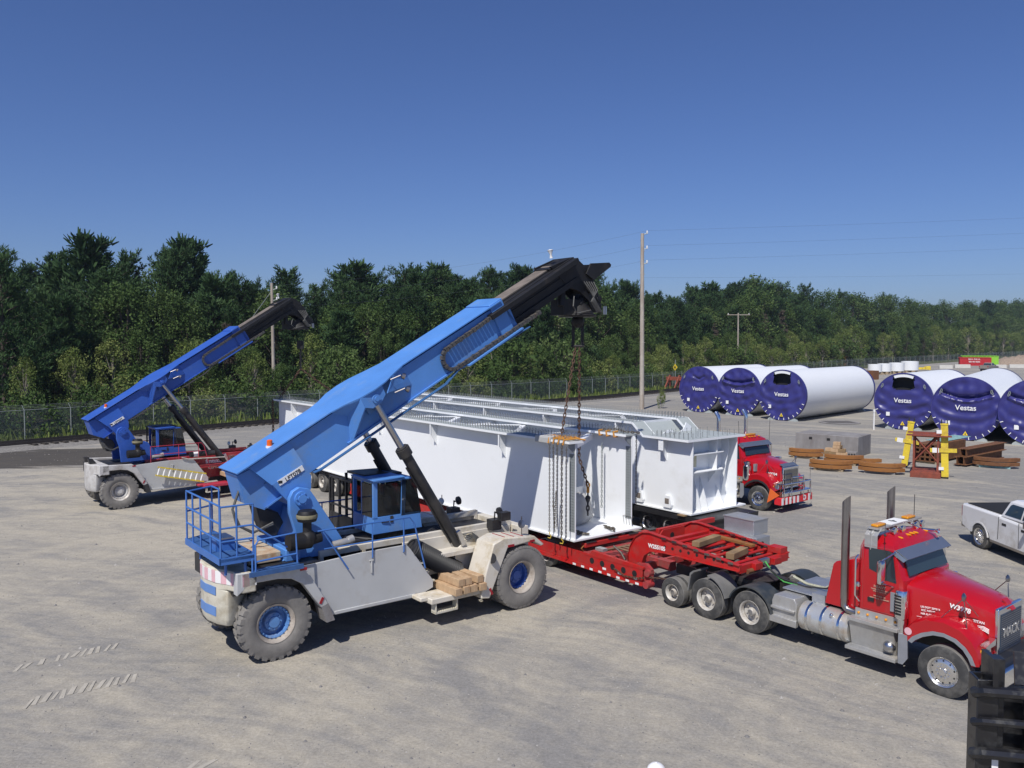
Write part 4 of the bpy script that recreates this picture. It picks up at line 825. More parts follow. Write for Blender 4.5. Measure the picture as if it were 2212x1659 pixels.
    for i in range(4): m=W(); m.tube([(-1.9,-.5+.1*i,1.9),(-1.4,-.45+.1*i,2.05),(-.9,-.5+.15*i,1.9)],.022,5); m.build('deck_hose','hose',root)
    # rear hose loops
    m=W()
    for i in range(4 if not platform else 2): m.tube([(-6.75+.03*i,-.2+.05*i,3.6),(-6.92,-.25,3.2),(-6.85+.08*i,-.3,2.85-.05*i),(-6.5+.05*i,-.3,2.62),(-6.0,-.3,2.75+.04*i)],.028,6)
    m.build('rear_hoses','hoseG',root)
    m=W(); m.T=T0; m.prism([(-6.38,3.22),(-5.85,3.0),(-5.72,2.75),(-5.9,2.45),(-6.15,2.5),(-6.3,2.9)],-.25,.25); m.build('hoist_sheave','black',root,bevel=.03)
    if platform: rear_platform(root,rail)
    else:
        for y in (-.6,.15):
            m=W(); m.prism([(-7.5,2.10),(-7.2,2.10),(-7.37,2.34),(-7.55,2.34)],y-.12,y+.12); m.build('bump_stop','black',root)
def rear_platform(root,rail):
    m=MB(); m.prism([(-7.66,-1.62),(-6.93,-1.62),(-6.93,1.08),(-7.66,.72)],2.40,2.46,'z'); fl=m.build('platform_floor','bluePlat',root)
    m=MB(); 
    for y in (-1.62,): m.bx(-7.68,-6.91,y,y+.03,2.34,2.48)
    m.bx(-7.68,-7.65,-1.62,.72,2.34,2.48); m.bx(-6.93,-6.90,-1.62,1.08,2.34,2.48)
    for x,y in ((-7.5,-1.45),(-7.5,.2),(-7.1,-1.5)): m.tube([(x,y,2.36),(x,y,2.08)],.03,6)
    m.tube([(-7.6,.6,2.36),(-7.3,.5,2.1)],.03,6); m.build('platform_frame',rail,root)
    m=MB(); z=3.55
    def t(*p): m.tube(list(p),.021,6)
    for zz in (3.57,3.2,2.84): t((-7.64,-1.58,zz),(-7.64,.70,zz)); 
    for zz in (3.55,3.1): t((-7.64,.70,zz),(-6.95,1.06,zz)); t((-7.64,-1.58,zz),(-6.95,-1.58,zz))
    t((-7.64,-1.58,2.82),(-6.95,-1.58,2.82))
    for y in (-1.58,-.95,-.3,.25,.70): t((-7.64,y,2.46),(-7.64,y,3.55))
    for y in (-1.58,.55,1.06): t((-6.95,y,2.46),(-6.95,y,3.55))
    t((-7.3,-1.58,2.46),(-7.3,-1.58,3.55)); t((-6.95,.55,3.55),(-6.95,1.06,3.55)); t((-6.95,-1.58,3.1),(-6.2,-1.58,2.5))
    m.build('platform_railing',rail,root)
    m=MB(); m.bx(-7.5,-7.1,-.9,-.5,2.46,2.72); m.build('step_box',rail,root)
    m=MB(); m.bx(-7.45,-7.15,-.95,-.45,2.72,2.75); m.build('step_tread','steel',root)
    # side walkway by the wheel
    m=MB(); m.bx(-7.02,-5.92,-1.74,-1.42,2.04,2.10); m.bx(-7.1,-5.90,-1.76,-1.72,2.02,2.12); m.build('walkway','bluePlat',root)
    m=MB()
    def t(*p): m.tube(list(p),.021,6)
    t((-6.95,-1.70,2.1),(-6.95,-1.70,2.68),(-6.88,-1.70,2.78),(-6.05,-1.70,2.82),(-6.02,-1.70,2.16)); t((-6.95,-1.7,2.32),(-6.03,-1.7,2.36)); t((-7.02,-1.7,2.0),(-7.02,-1.7,2.4)); m.build('walkway_rail',rail,root)
    m=MB(); m.box((-6.4,-.15,2.12),(.75,1.3,.22)); m.build('battery_box','rustycream',root,bevel=.02)
    m=MB(); m.bx(-5.95,-5.6,-.9,.9,1.98,2.25); m.prism([(-6.0,1.98),(-5.4,1.98),(-5.5,2.4)],-.8,-.3); m.build('deck_cover','blueA',root,bevel=.02)
M['chainmat']=mat('cable_chain_grey',(.075,.075,.074),.6,.2,.35,12,dirt=(.16,.12,.09),da=.2,ds=6)
M['pipeblue']=mat('pipe_blue',(.04,.12,.28),.4)
M['dusttop']=mat('dusty_boom_top',(.16,.135,.115),.9,0,.35,3)
M['dustring']=mat('dusty_ring',(.22,.20,.12),.8,0,.2,8)
M['hoseG']=mat('dusty_hose',(.09,.09,.085),.6,0,.25,9)
M['rustycream']=mat('rust_stained_cream',(.58,.52,.40),.6,0,.1,3,dirt=(.33,.13,.02),da=.5,ds=3)
def glassmix(name,tint,mixf):
    m=bpy.data.materials.new(name); m.use_nodes=True; nt=m.node_tree; b=nt.nodes['Principled BSDF']; b.inputs['Base Color'].default_value=(*tint,1); b.inputs['Roughness'].default_value=.04; b.inputs['Specular IOR Level'].default_value=.8
    t=N(nt,'ShaderNodeBsdfTransparent'); t.inputs[0].default_value=(.55,.6,.6,1); ms=N(nt,'ShaderNodeMixShader'); ms.inputs[0].default_value=mixf
    nt.links.new(t.outputs[0],ms.inputs[1]); nt.links.new(b.outputs[0],ms.inputs[2]); nt.links.new(ms.outputs[0],nt.nodes['Material Output'].inputs[0]); return m
M['glassF']=glassmix('cab_glass',(.02,.022,.024),.55)
cA=thing('reach_stacker','large blue and cream reach stacker lifting the near girder, blue railed platform at its rear','reach stacker',FA.w(0,0),R(38))
reach_stacker(cA,dict(blue='blueA',body='cream',mid='whiteP',rail='blueRail',platform=True,hub='lbhub',hub2='dbhub',panel='greyP',fender='greyP',cw='cream',rim='rimtan',num='LFT078',rod=.30) if M.setdefault('lbhub',mat('hub_blue',(.10,.24,.52),.5,0,.1,8,dirt=(.3,.3,.3),da=.2)) and M.setdefault('dbhub',mat('hub_dark_blue',(.05,.12,.40),.5,0,.1,8)) else {})
# ---------------- steel girders (coordinates in truck lane frame FT) ----------------
def studs(root,rows,x0,x1,z,step,nm_near=100,key=None):
    """rows: y positions. the studs nearest the camera end are parts, the rest one mesh"""
    pm=MB(); pm.cyl((0,0,0),(0,0,.18),.009,n=6); pm.cyl((0,0,.165),(0,0,.185),.015,n=6); p0=None
    P=[]
    n=int((x1-x0)/step)
    for i in range(n+1):
        x=x1-i*step
        for y in rows:
            if callable(key) and not key(x,y): continue
            P.append((x,y))
    rest=MB()
    for i,(x,y) in enumerate(P):
        zz=z(x) if callable(z) else z
        if i<nm_near:
            if p0 is None: q=pm.build('shear_stud','stud',root); p0=q
            else: q=p0.copy(); C.objects.link(q); q.parent=root
            q.location=(x,y,zz)
        else: rest.cyl((x,y,zz),(x,y,zz+.18),.010,n=4)
    if rest.v: o=rest.build('shear_studs','stud',root,fix=False); o['kind']='stuff'
g1=thing('steel_girder','white U shaped steel bridge girder nearest the camera, open end hung on chains','bridge girder',FT.w(0,0),R(-52))
x0,x1=-32.5,-10.45
m=MB(); m.bx(x0,x1,-1.39,-1.36,1.13,4.0); m.build('web','girder',g1)
m=MB(); m.bx(x0,x1-.25,1.23,1.26,1.13,4.0); m.build('web','girder',g1)
m=MB(); m.bx(x0,x1+.02,-1.45,1.42,1.08,1.13); m.build('bottom_plate','girder',g1)
m=MB(); m.prism([(x0,-1.68),(x1,-1.68),(x1+.05,-1.08),(x0,-1.08)],4.0,4.05,'z'); m.build('top_flange','galvW',g1)
m=MB(); m.prism([(x0,.93),(x1-.25,.93),(x1-.22,1.55),(x0,1.55)],4.0,4.05,'z'); m.build('top_flange','galvW',g1)
for ya,yb,xe in ((-1.692,-1.68,x1),(1.55,1.562,x1-.25),(-1.08,-1.068,x1),(.918,.93,x1-.25)):
    m=MB(); m.bx(x0,xe+.03,ya,yb,3.99,4.062); m.build('flange_edge','girder',g1)
m=MB(); m.bx(x1+.03,x1+.06,-1.69,-1.06,3.99,4.06); m.build('flange_edge','girder',g1)
for y,xe in ((-1.39,x1),(1.23,x1-.25)):
    m=MB(); m.bx(xe-.26,xe-.02,y-.006,y,1.35,3.66); m.build('splice_strip','galv',g1)
    m=MB()
    for i in range(27):
        for k in range(3): z=1.42+i*.083; x=xe-.19+.07*k; m.cyl((x,y-.006,z),(x,y-.009,z),.012,n=5)
    o=m.build('bolt_holes','dark',g1,smooth=False)
    m=MB(); s=-1; 
    m.prism([(y-.002,3.98),(y-.29,3.98),(y-.29,3.92),(y-.002,3.66)],xe-.05,xe-.03,'x'); m.build('end_gusset','galv',g1)
br=[-30.3,-26.15,-22.0,-17.9,-13.8]
for x in br:
    m=MB(); m.prism([(-1.392,3.998),(-1.67,3.998),(-1.67,3.62),(-1.392,3.18)],x-.012,x+.012,'x'); m.bx(x-.03,x+.03,-1.685,-1.670,3.60,3.96); m.build('bracket','girder',g1)
    m=MB(); m.prism([(1.258,3.998),(1.5,3.998),(1.5,3.62),(1.258,3.18)],x-.012,x+.012,'x'); m.build('bracket','girder',g1)
    m=MB(); m.bx(x-.06,x+.06,-1.34,1.2,3.74,3.86); m.bx(x-.03,x+.03,-1.34,1.2,3.5,3.6); m.build('cross_strut','girder',g1)
    m=MB(); m.plate([(x,-1.35,3.3),(x,-.5,3.8),(x,-1.35,3.8)],(.02,0,0)); m.plate([(x,1.22,3.3),(x,.4,3.8),(x,1.22,3.8)],(.02,0,0)); m.bx(x-.05,x+.05,-1.355,-1.25,1.13,3.9); m.bx(x-.05,x+.05,1.12,1.225,1.13,3.9); m.build('web_stiffener','girder',g1)
for i,(a,b) in enumerate(zip(br,br[1:]+[-10.9])):
    mid=(a+b)/2
    for (p,q) in (((a,-1.05,3.93),(mid,1.0,3.93)),((mid,1.0,3.93),(b,-1.05,3.93))):
        m=MB(); P=Vector(p);Q=Vector(q); t=(Q-P).normalized(); u=Vector((-t.y,t.x,0))*.09; m.plate([P-u,Q-u,Q+u,P+u],(0,0,.02)); m.plate([P+u,Q+u,Q+u-Vector((0,0,.16)),P+u-Vector((0,0,.16))],(0,.015,0)); m.build('diagonal_brace','girder',g1)
m=MB(); m.bx(-12.95,-12.92,-1.35,1.22,1.14,2.1); m.prism([(-1.35,2.1),(-1.35,3.9),(-.9,3.9),(-.9,2.5),(-.3,2.1)],-12.95,-12.92,'x'); m.build('inner_diaphragm','girder',g1)
for y in (-1.18,-.6,0,.55):
    m=MB(); m.prism([(-10.55,1.14),(-10.75,1.14),(-11.6,1.14),(-11.6,1.18),(-10.75,1.18)],y*1.0+.6,y+.62); 
studs(g1,(-1.58,-1.38,-1.18),x0+.15,x1-.12,4.062,.15,70)
studs(g1,(1.02,1.22,1.42),x0+.15,x1-.45,4.062,.15,30)
# four little rods leaning in the far corner
for i in range(4):
    m=MB(); m.tube([(-11.0+.12*i,1.215,1.15),(-11.05+.12*i,1.21,1.42),(-10.93+.12*i,1.20,1.45)],.008,4); m.build('hooked_rod','chainG',g1)
m=MB(); 
g2=thing('steel_girder','white steel bridge girder behind the hung one, closed ribbed end and stepped down top','bridge girder',FT.w(0,0),R(-52))
yn,yf=4.20,6.62; xa,xb=-33.0,-10.72
Pw=[(xa,1.13),(xb,1.13),(xb,3.60),(-12.75,3.60),(-13.25,4.02),(xa,4.02)]
m=MB(); m.prism(Pw,yn,yn+.03); m.build('web','girder',g2)
m=MB(); m.prism(Pw,yf-.03,yf); m.build('web','girder',g2)
m=MB(); m.bx(xa,xb+.02,yn-.08,yf+.5,1.08,1.13); m.build('bottom_plate','girder',g2)
for a,b in ((yn-.3,yn+.3),(yf-.3,yf+.32)):
    m=MB(); m.bx(xa,-13.27,a,b,4.02,4.07); m.build('top_flange','galvW',g2)
    for q in (a,b): m=MB(); m.bx(xa,-13.27,q-.006,q+.006,4.01,4.082); m.build('flange_edge','girder',g2); m=MB(); m.plate([(-13.27,q-.008,4.01),(-12.75,q-.008,3.59),(-12.75,q+.008,3.59),(-13.27,q+.008,4.01)],(.035,0,.065)); m.build('ramp_edge','girder',g2)
    m=MB(); m.plate([(-13.27,a,4.02),(-12.75,a,3.60),(-12.75,b,3.60),(-13.27,b,4.02)],(.03,0,.045)); m.build('ramp_flange','galvW',g2)
m=MB(); m.bx(-12.74,xb+.05,yn-.32,yf+.36,3.60,3.65); m.build('low_deck','galvW',g2)
m=MB(); m.bx(xb+.05,xb+.065,yn-.32,yf+.36,3.585,3.66); m.bx(-12.74,xb+.06,yn-.335,yn-.32,3.585,3.66); m.build('deck_edge','girder',g2)
m=MB(); m.plate([(-13.5,yn+.3,3.95),(-12.78,yn+.3,3.3),(-12.78,yf-.3,3.3),(-13.5,yf-.3,3.95)],(.02,0,.02)); m.build('sloped_plate','galvW',g2)
m=MB(); m.bx(-13.55,-13.5,yn+.28,yf-.28,3.6,4.04); m.build('cross_plate','girder',g2)
m=MB(); m.prism([(yn+.6,3.66),(yn+1.2,3.66),(yn+1.15,3.72),(yn+.95,3.78),(yn+.65,3.70)],-12.6,-12.57,'x'); m.prism([(yn+1.5,3.66),(yn+2.2,3.66),(yn+2.15,3.82),(yn+1.85,3.98),(yn+1.7,3.75)],-12.6,-12.57,'x'); m.build('lug_plate','girder',g2)
m=MB(); m.prism([(yn+.03,1.13),(yf-.03,1.13),(yf-.03,3.6),(yn+.03,3.6)],-11.20,-11.17,'x'); m.build('end_diaphragm','girder',g2)
# manhole-like opening seen in the middle bay: built as a raised frame with dark plate
m=MB(); m.bx(-11.17,-11.155,yn+.12,yn+.72,2.62,3.02); m.build('access_hole','creamhole',g2)
for z,ye in ((3.09,yf-.45),(2.48,yf-.45)):
    m=MB(); m.prism([(yn+.12,-11.17),(yn+.12,-10.80),(ye-.3,-10.80),(ye+.1,-11.17)],z,z+.03,'z') if False else m.plate([(-11.17,yn+.10,z),(-10.78,yn+.10,z),(-10.78,ye-.25,z),(-11.17,ye+.12,z)],(0,0,.03)); m.build('end_shelf','girder',g2)
m=MB(); m.plate([(-11.17,5.58,2.0),(-10.80,5.58,2.5),(-10.80,5.58,3.6),(-11.17,5.58,3.6)],(0,.03,0)); m.build('end_rib','girder',g2)
for y,h in ((4.75,2.42),(5.12,2.3),(6.0,1.9)):
    m=MB(); m.plate([(-11.17,y,1.13),(-10.80,y,1.13),(-10.80,y,1.25),(-11.17,y,h)],(0,.03,0)); m.build('end_rib','girder',g2)
m=MB(); m.plate([(-11.17,yf-.32,1.5),(-10.85,yf-.32,3.2),(-10.9,yf-.32,3.6),(-11.17,yf-.32,3.6)],(0,.02,0)); m.build('end_rib','girder',g2)
for z in (1.16,2.42,3.05): 
    m=MB(); m.bx(-11.15,-10.75,yn+.032,yn+.1,z,z+.03); m.build('corner_tab','girder',g2)
for x in [-30.5,-26.4,-22.3,-18.2,-14.1]:
    m=MB(); m.prism([(yn-.002,4.018),(yn-.28,4.018),(yn-.28,3.66),(yn-.002,3.2)],x-.012,x+.012,'x'); m.bx(x-.03,x+.03,yn-.295,yn-.28,3.62,3.98); m.build('bracket','girder',g2)
    m=MB(); m.bx(x-.06,x+.06,yn+.05,yf-.05,3.78,3.9); m.build('cross_strut','girder',g2)
m=MB(); m.prism([(yn-.002,3.598),(yn-.28,3.598),(yn-.28,3.28),(yn-.002,2.8)],-11.9,-11.87,'x'); m.bx(-12.0,-11.78,yn-.295,yn-.28,3.2,3.56); m.build('bracket','girder',g2)
brr=[-30.5,-26.4,-22.3,-18.2,-14.1]
for a,b in zip(brr,brr[1:]):
    mid=(a+b)/2
    for (p,q) in (((a,yn+.3,3.95),(mid,yf-.3,3.95)),((mid,yf-.3,3.95),(b,yn+.3,3.95))):
        m=MB(); P=Vector(p);Q=Vector(q); t=(Q-P).normalized(); u=Vector((-t.y,t.x,0))*.09; m.plate([P-u,Q-u,Q+u,P+u],(0,0,.02)); m.plate([P+u,Q+u,Q+u-Vector((0,0,.16)),P+u-Vector((0,0,.16))],(0,.015,0)); m.build('diagonal_brace','girder',g2)
for x in (-13.1+.02,-11.75):
    m=MB(); m.prism([(x-.16,yn-.03,),(x+.16,yn-.03),(x+.12,yn-.01),(x-.12,yn-.01)],1.12,1.7,'z') if False else m.plate([(x-.15,yn-.012,1.20),(x+.15,yn-.012,1.20),(x+.20,yn-.012,1.30),(x+.12,yn-.012,1.62),(x-.12,yn-.012,1.62),(x-.20,yn-.012,1.30)],(0,-.10,0)); m.build('tie_lug','girder',g2)
    m=MB(); m.bx(x-.09,x+.09,yn-.118,yn-.112,1.33,1.52); m.build('lug_pad','dusttop',g2)
m=MB(); m.plate([(-28.1,-1.405,1.14),(-27.75,-1.405,1.14),(-27.7,-1.405,1.5),(-28.05,-1.405,1.5)],(0,-.05,0)); m.build('tie_lug','girder',g1)
m=MB(); m.bx(-28.02,-27.8,-1.462,-1.455,1.2,1.42); m.build('lug_pad','dusttop',g1)
studs(g2,(yn-.2,yn,yn+.2),xa+.1,-13.35,4.07,.15,40)
studs(g2,(yf-.2,yf,yf+.2),xa+.1,-13.35,4.07,.15,20)
studs(g2,(yn-.1,yn+.15,yn+.55,yn+.9,yn+1.5,yn+2.0,yn+2.4),-12.5,-10.85,3.65,.2,40,key=lambda x,y: not(-11.9<x<-11.4 and y>yn+.3))
# ---------------- rigging ----------------
def T(x,y,z): return Vector(FT.w(x,y,z))
hk=Vector(FA.w(3.79,0,7.62))
lc=thing('lifting_chains','rusty lifting chains hanging from the large boom head onto the girder end','chain sling',tuple(hk),0)
def rel(*ps): return [Vector(p)-hk for p in ps]
m=MB(); 
for d in (-.14,.14): m.box(Vector((d,0,-.42)),(.09,.05,.85))
m.cyl((-.2,0,-.1),(.2,0,-.1),.05,n=8); m.cyl((-.2,0,-.8),(.2,0,-.8),.04,n=8); m.sph((0,0,-.05),.2,12); m.build('hook_block','blackB',lc)
a1=hk+Vector((-.02,0,-.85)); mid=a1+Vector((0,0,-.25))
e1=T(-11.15,-1.33,4.12); e2=T(-11.55,.15,2.45)
m=MB(); chain(m,rel(a1+Vector((-.05,0,0)),e1),.16,.019); m.build('chain_leg','chain',lc)
m=MB(); chain(m,rel(a1+Vector((.07,0,0)),T(-11.75,-.05,3.3),e2),.16,.020); m.build('chain_leg','chain',lc)
m=MB(); P=rel(e2,e2-Vector((0,0,.2)),e2-Vector((0,0,.45)))
m.lathe([(.05,-.02),(.09,0),(.05,.02),(.05,-.02)],P[0],(.6,.8,0),14); m.cyl(P[0]-Vector((0,0,.08)),P[0]-Vector((0,0,.25)),.05,n=8); m.build('connector_link','orange',lc)
m=MB(); chain(m,[P[0]-Vector((0,0,.25)),P[0]-Vector((0,0,.95))],.19,.026); m.sph(P[0]-Vector((0,0,.42)),.09,8); m.build('swivel_hook','black',lc)
# chains hanging on near web
def hang(nm,lab,x,y,z0,z1,grp,L=.085,r=.0095,mt='chainG',loop=None,hook=False):
    o=T(x,y,z0); t=thing('hanging_chain',lab,'chain',tuple(o),0,grp); m=MB(); chain(m,[(0,0,0),(0,0,z1-z0)],L,r); 
    if loop: 
        a=T(x+loop[0],y,z0)-o; chain(m,[(0,0,loop[1]-z0),(a.x,a.y,loop[2]-z0),(a.x*2,a.y*2,loop[1]+.25-z0)],L,r)
    m.build('links',mt,t)
    if hook: m=MB(); m.tube([(0,0,z1-z0),(0,0,z1-z0-.06),(.05,0,z1-z0-.12),(.03,0,z1-z0-.19),(-.05,0,z1-z0-.17)],.017,6); m.build('hook','yellow',t)
hang('c','thin hooked chain furthest left on the near girder face',-11.23,-1.72,4.0,1.28,None,hook=True)
hang('c','slack looped chain second from left on the near girder face',-11.06,-1.72,3.9,2.0,None,loop=(.06,2.3,1.35))
hang('c','straight chain third from left on the near girder face',-10.89,-1.72,4.0,1.45,None)
hang('c','heaviest hooked chain fourth from left on the near girder face',-10.68,-1.72,4.0,1.22,None,L=.11,r=.013,hook=True)
hang('c','thin chain hanging beside the perforated girder edge',-10.48,-1.72,3.9,1.25,None,L=.07,r=.008)
hang('c','dark chain hanging on the far web end of the open girder',-10.86,1.60,4.0,1.7,None,mt='black')
hang('c','pale chain hanging inside the girder left of the big hook',-12.3,.3,3.4,1.5,None,mt='galvF',L=.11,r=.012)
hang('c','long pale chain hanging inside the girder right of the big hook',-11.75,.95,3.7,1.6,None,mt='galvF',L=.11,r=.012)
t=thing('beam_clamps','yellow chain hooks and grey rag wrapped over the near flange corner','clamp',tuple(T(-10.95,-1.4,4.05)),R(-52))
m=MB(); m.bx(-.95,-.25,-.33,.2,.0,.09); m.bx(-.95,-.25,-.34,-.30,-.12,.06); m.build('wrapped_rag','bag',t,bevel=.03)
m=MB()
for i in range(4): m.tube([(-.2+.22*i-.1,-.36,-.1),(-.2+.22*i-.1,-.33,.05),(-.2+.22*i,.1,.07),(-.2+.22*i+.15,.3,.03)],.028,6)
chain(m,[(-.6,0,.08),(.5,.15,.08)],.13,.018); m.build('yellow_chain','orange',t)
t=thing('beam_clamps','three yellow hooks gripping the far top flange of the open girder','clamp',tuple(T(-11.3,1.3,4.05)),R(-52))
for i in range(3):
    m=MB(); m.tube([(-.55+.33*i,-.22,.06),(-.55+.33*i,-.40,.05),(-.52+.33*i,-.40,-.10),(-.45+.33*i,-.30,-.08)],.035,7); m.build('clamp_hook','orange',t)
m=MB(); chain(m,[(-.7,-.2,.06),(-.2,.1,.08),(.3,-.1,.06),(.75,.1,.05)],.12,.018); m.build('chain_tail','chainG',t)
def pile(lab,x,y,z,rx,n,seed,mt='chainG'):
    r=random.Random(seed); o=T(x,y,z); t=thing('chain_pile',lab,'chain',tuple(o),R(-52)); m=MB(); pts=[(r.uniform(-rx,rx),r.uniform(-.14,.14),.03+r.uniform(0,.05)) for _ in range(n)]; chain(m,pts,.10,.014); m.build('links',mt,t)
pile('heap of rusty chain lying on the girder floor near its edge',-10.75,.35,1.14,.38,9,1)
pile('small coil of chain on the girder floor by the near web',-10.85,-.85,1.14,.28,7,2)
t=thing('canvas_bag','bulging grey white canvas bag inside the open girder','bag',tuple(T(-12.1,-.2,1.14)),R(-52))
m=MB(); secs=[]
for k,(z,f) in enumerate([(0,.85),(.15,1),(.45,1.02),(.75,.9),(.92,.6)]):
    secs.append([((.42*f+.04*math.sin(3*a+k))*math.cos(a),(1.0*f+.07*math.sin(5*a+2*k))*math.sin(a),z+.05*math.sin(2*a+k)) for a in [2*PI*i/20 for i in range(20)]])
m.loft(secs); m.build('bag_body','bag',t,ang=80)
m=MB(); m.prism([(-.5,0),(.35,0),(.40,.5),(-.45,.62)],-1.12,-.85); m.build('bag_flap','bag',t,bevel=.03)
# ---------------- road wheels ----------------
def road_wheel(parent,c,Rr,W,rimR,side,kind='dish',dual=False,tread='rubTread',rimmat='rim',hub='steel'):
    s=side; hw=W/2; w=MB()
    if kind=='dish':   # deep dish, dual outer wheel
        w.lathe([(0,hw-.02),(.07,hw-.02),(.09,hw-.05),(.10,hw-.13),(rimR*.62,hw-.16),(rimR*.88,hw-.14),(rimR*.92,-hw*.5),(0,-hw*.5)],c,(0,s,0),28)
        for i in range(6): a=i*PI/3+.3; w.cyl((c[0]+.16*math.cos(a)*rimR/.28,c[1]+s*(hw-.15),c[2]+.16*math.sin(a)*rimR/.28),(c[0]+.16*math.cos(a)*rimR/.28,c[1]+s*(hw-.11),c[2]+.16*math.sin(a)*rimR/.28),.02,n=6)
    else:
        w.lathe([(0,hw+.03),(.06,hw+.03),(.08,hw+.0),(.085,hw-.02),(rimR*.5,hw-.015),(rimR*.8,hw-.03),(rimR*.92,hw-.06),(rimR*.93,-hw*.5),(0,-hw*.5)],c,(0,s,0),28)
        for i in range(10):
            a=i*PI/5; w.cyl((c[0]+.12*math.cos(a),c[1]+s*(hw-.02),c[2]+.12*math.sin(a)),(c[0]+.12*math.cos(a),c[1]+s*(hw+.015),c[2]+.12*math.sin(a)),.014,n=6)
    wo=w.build('wheel',rimmat,parent)
    m=MB(); m.lathe([(rimR*.86,hw-.10),(rimR*.92,hw-.02),(rimR*1.03,hw+.005),(rimR*1.03,hw-.03),(rimR*.94,-hw*.6)],c,(0,s,0),32); m.build('rim',rimmat,wo)
    if kind!='dish':
        m=MB()
        for i in range(10): a=(i+.5)*PI/5; m.cyl((c[0]+rimR*.76*math.cos(a),c[1]+s*(hw-.034),c[2]+rimR*.76*math.sin(a)),(c[0]+rimR*.76*math.cos(a),c[1]+s*(hw-.022),c[2]+rimR*.76*math.sin(a)),.017,n=8)
        m.build('hand_holes','dark',wo,smooth=False)
    else:
        m=MB(); m.lathe([(0,hw-.01),(.07,hw-.02),(.085,hw-.06)],c,(0,s,0),16); m.build('hub_cap',hub,wo)
    def tyre(cy,nm,par):
        t=MB(); B=rimR*1.0; cc=(c[0],cy,c[2]); r2=Rr-.012
        t.lathe([(B,-hw*.8),(B,hw*.85),(B+.02,hw*.97),(B+(Rr-B)*.45,hw*1.0),(Rr-.06,hw*.93),(r2,hw*.80),(r2,hw*.5),(r2-.012,hw*.48),(r2-.012,hw*.42),(r2,hw*.40),(r2,.02),(r2-.012,.01),(r2-.012,-.02),(r2,-.03),(r2,-hw*.8),(Rr-.06,-hw*.93),(B+(Rr-B)*.45,-hw),(B,-hw*.85)],cc,(0,s,0),48)
        o=t.build(nm,['rub'],par,ang=30)
        q=MB(); q.lathe([(r2+.002,hw*.80),(Rr+.0,hw*.74),(Rr,-hw*.74),(r2+.002,-hw*.80)],cc,(0,s,0),48); q.build('tread',tread,par if nm=='x' else par)
        return o
    tyre(c[1],'tyre',wo)
    if dual: tyre(c[1]-s*(W+.05),'inner_tyre',wo)
    return wo
def arch(cx,cz,r0,r1,a0,a1,n=14):
    return [(cx+r1*math.cos(R(a0+(a1-a0)*i/n)),cz+r1*math.sin(R(a0+(a1-a0)*i/n))) for i in range(n+1)]+[(cx+r0*math.cos(R(a1+(a0-a1)*i/n)),cz+r0*math.sin(R(a1+(a0-a1)*i/n))) for i in range(n+1)]
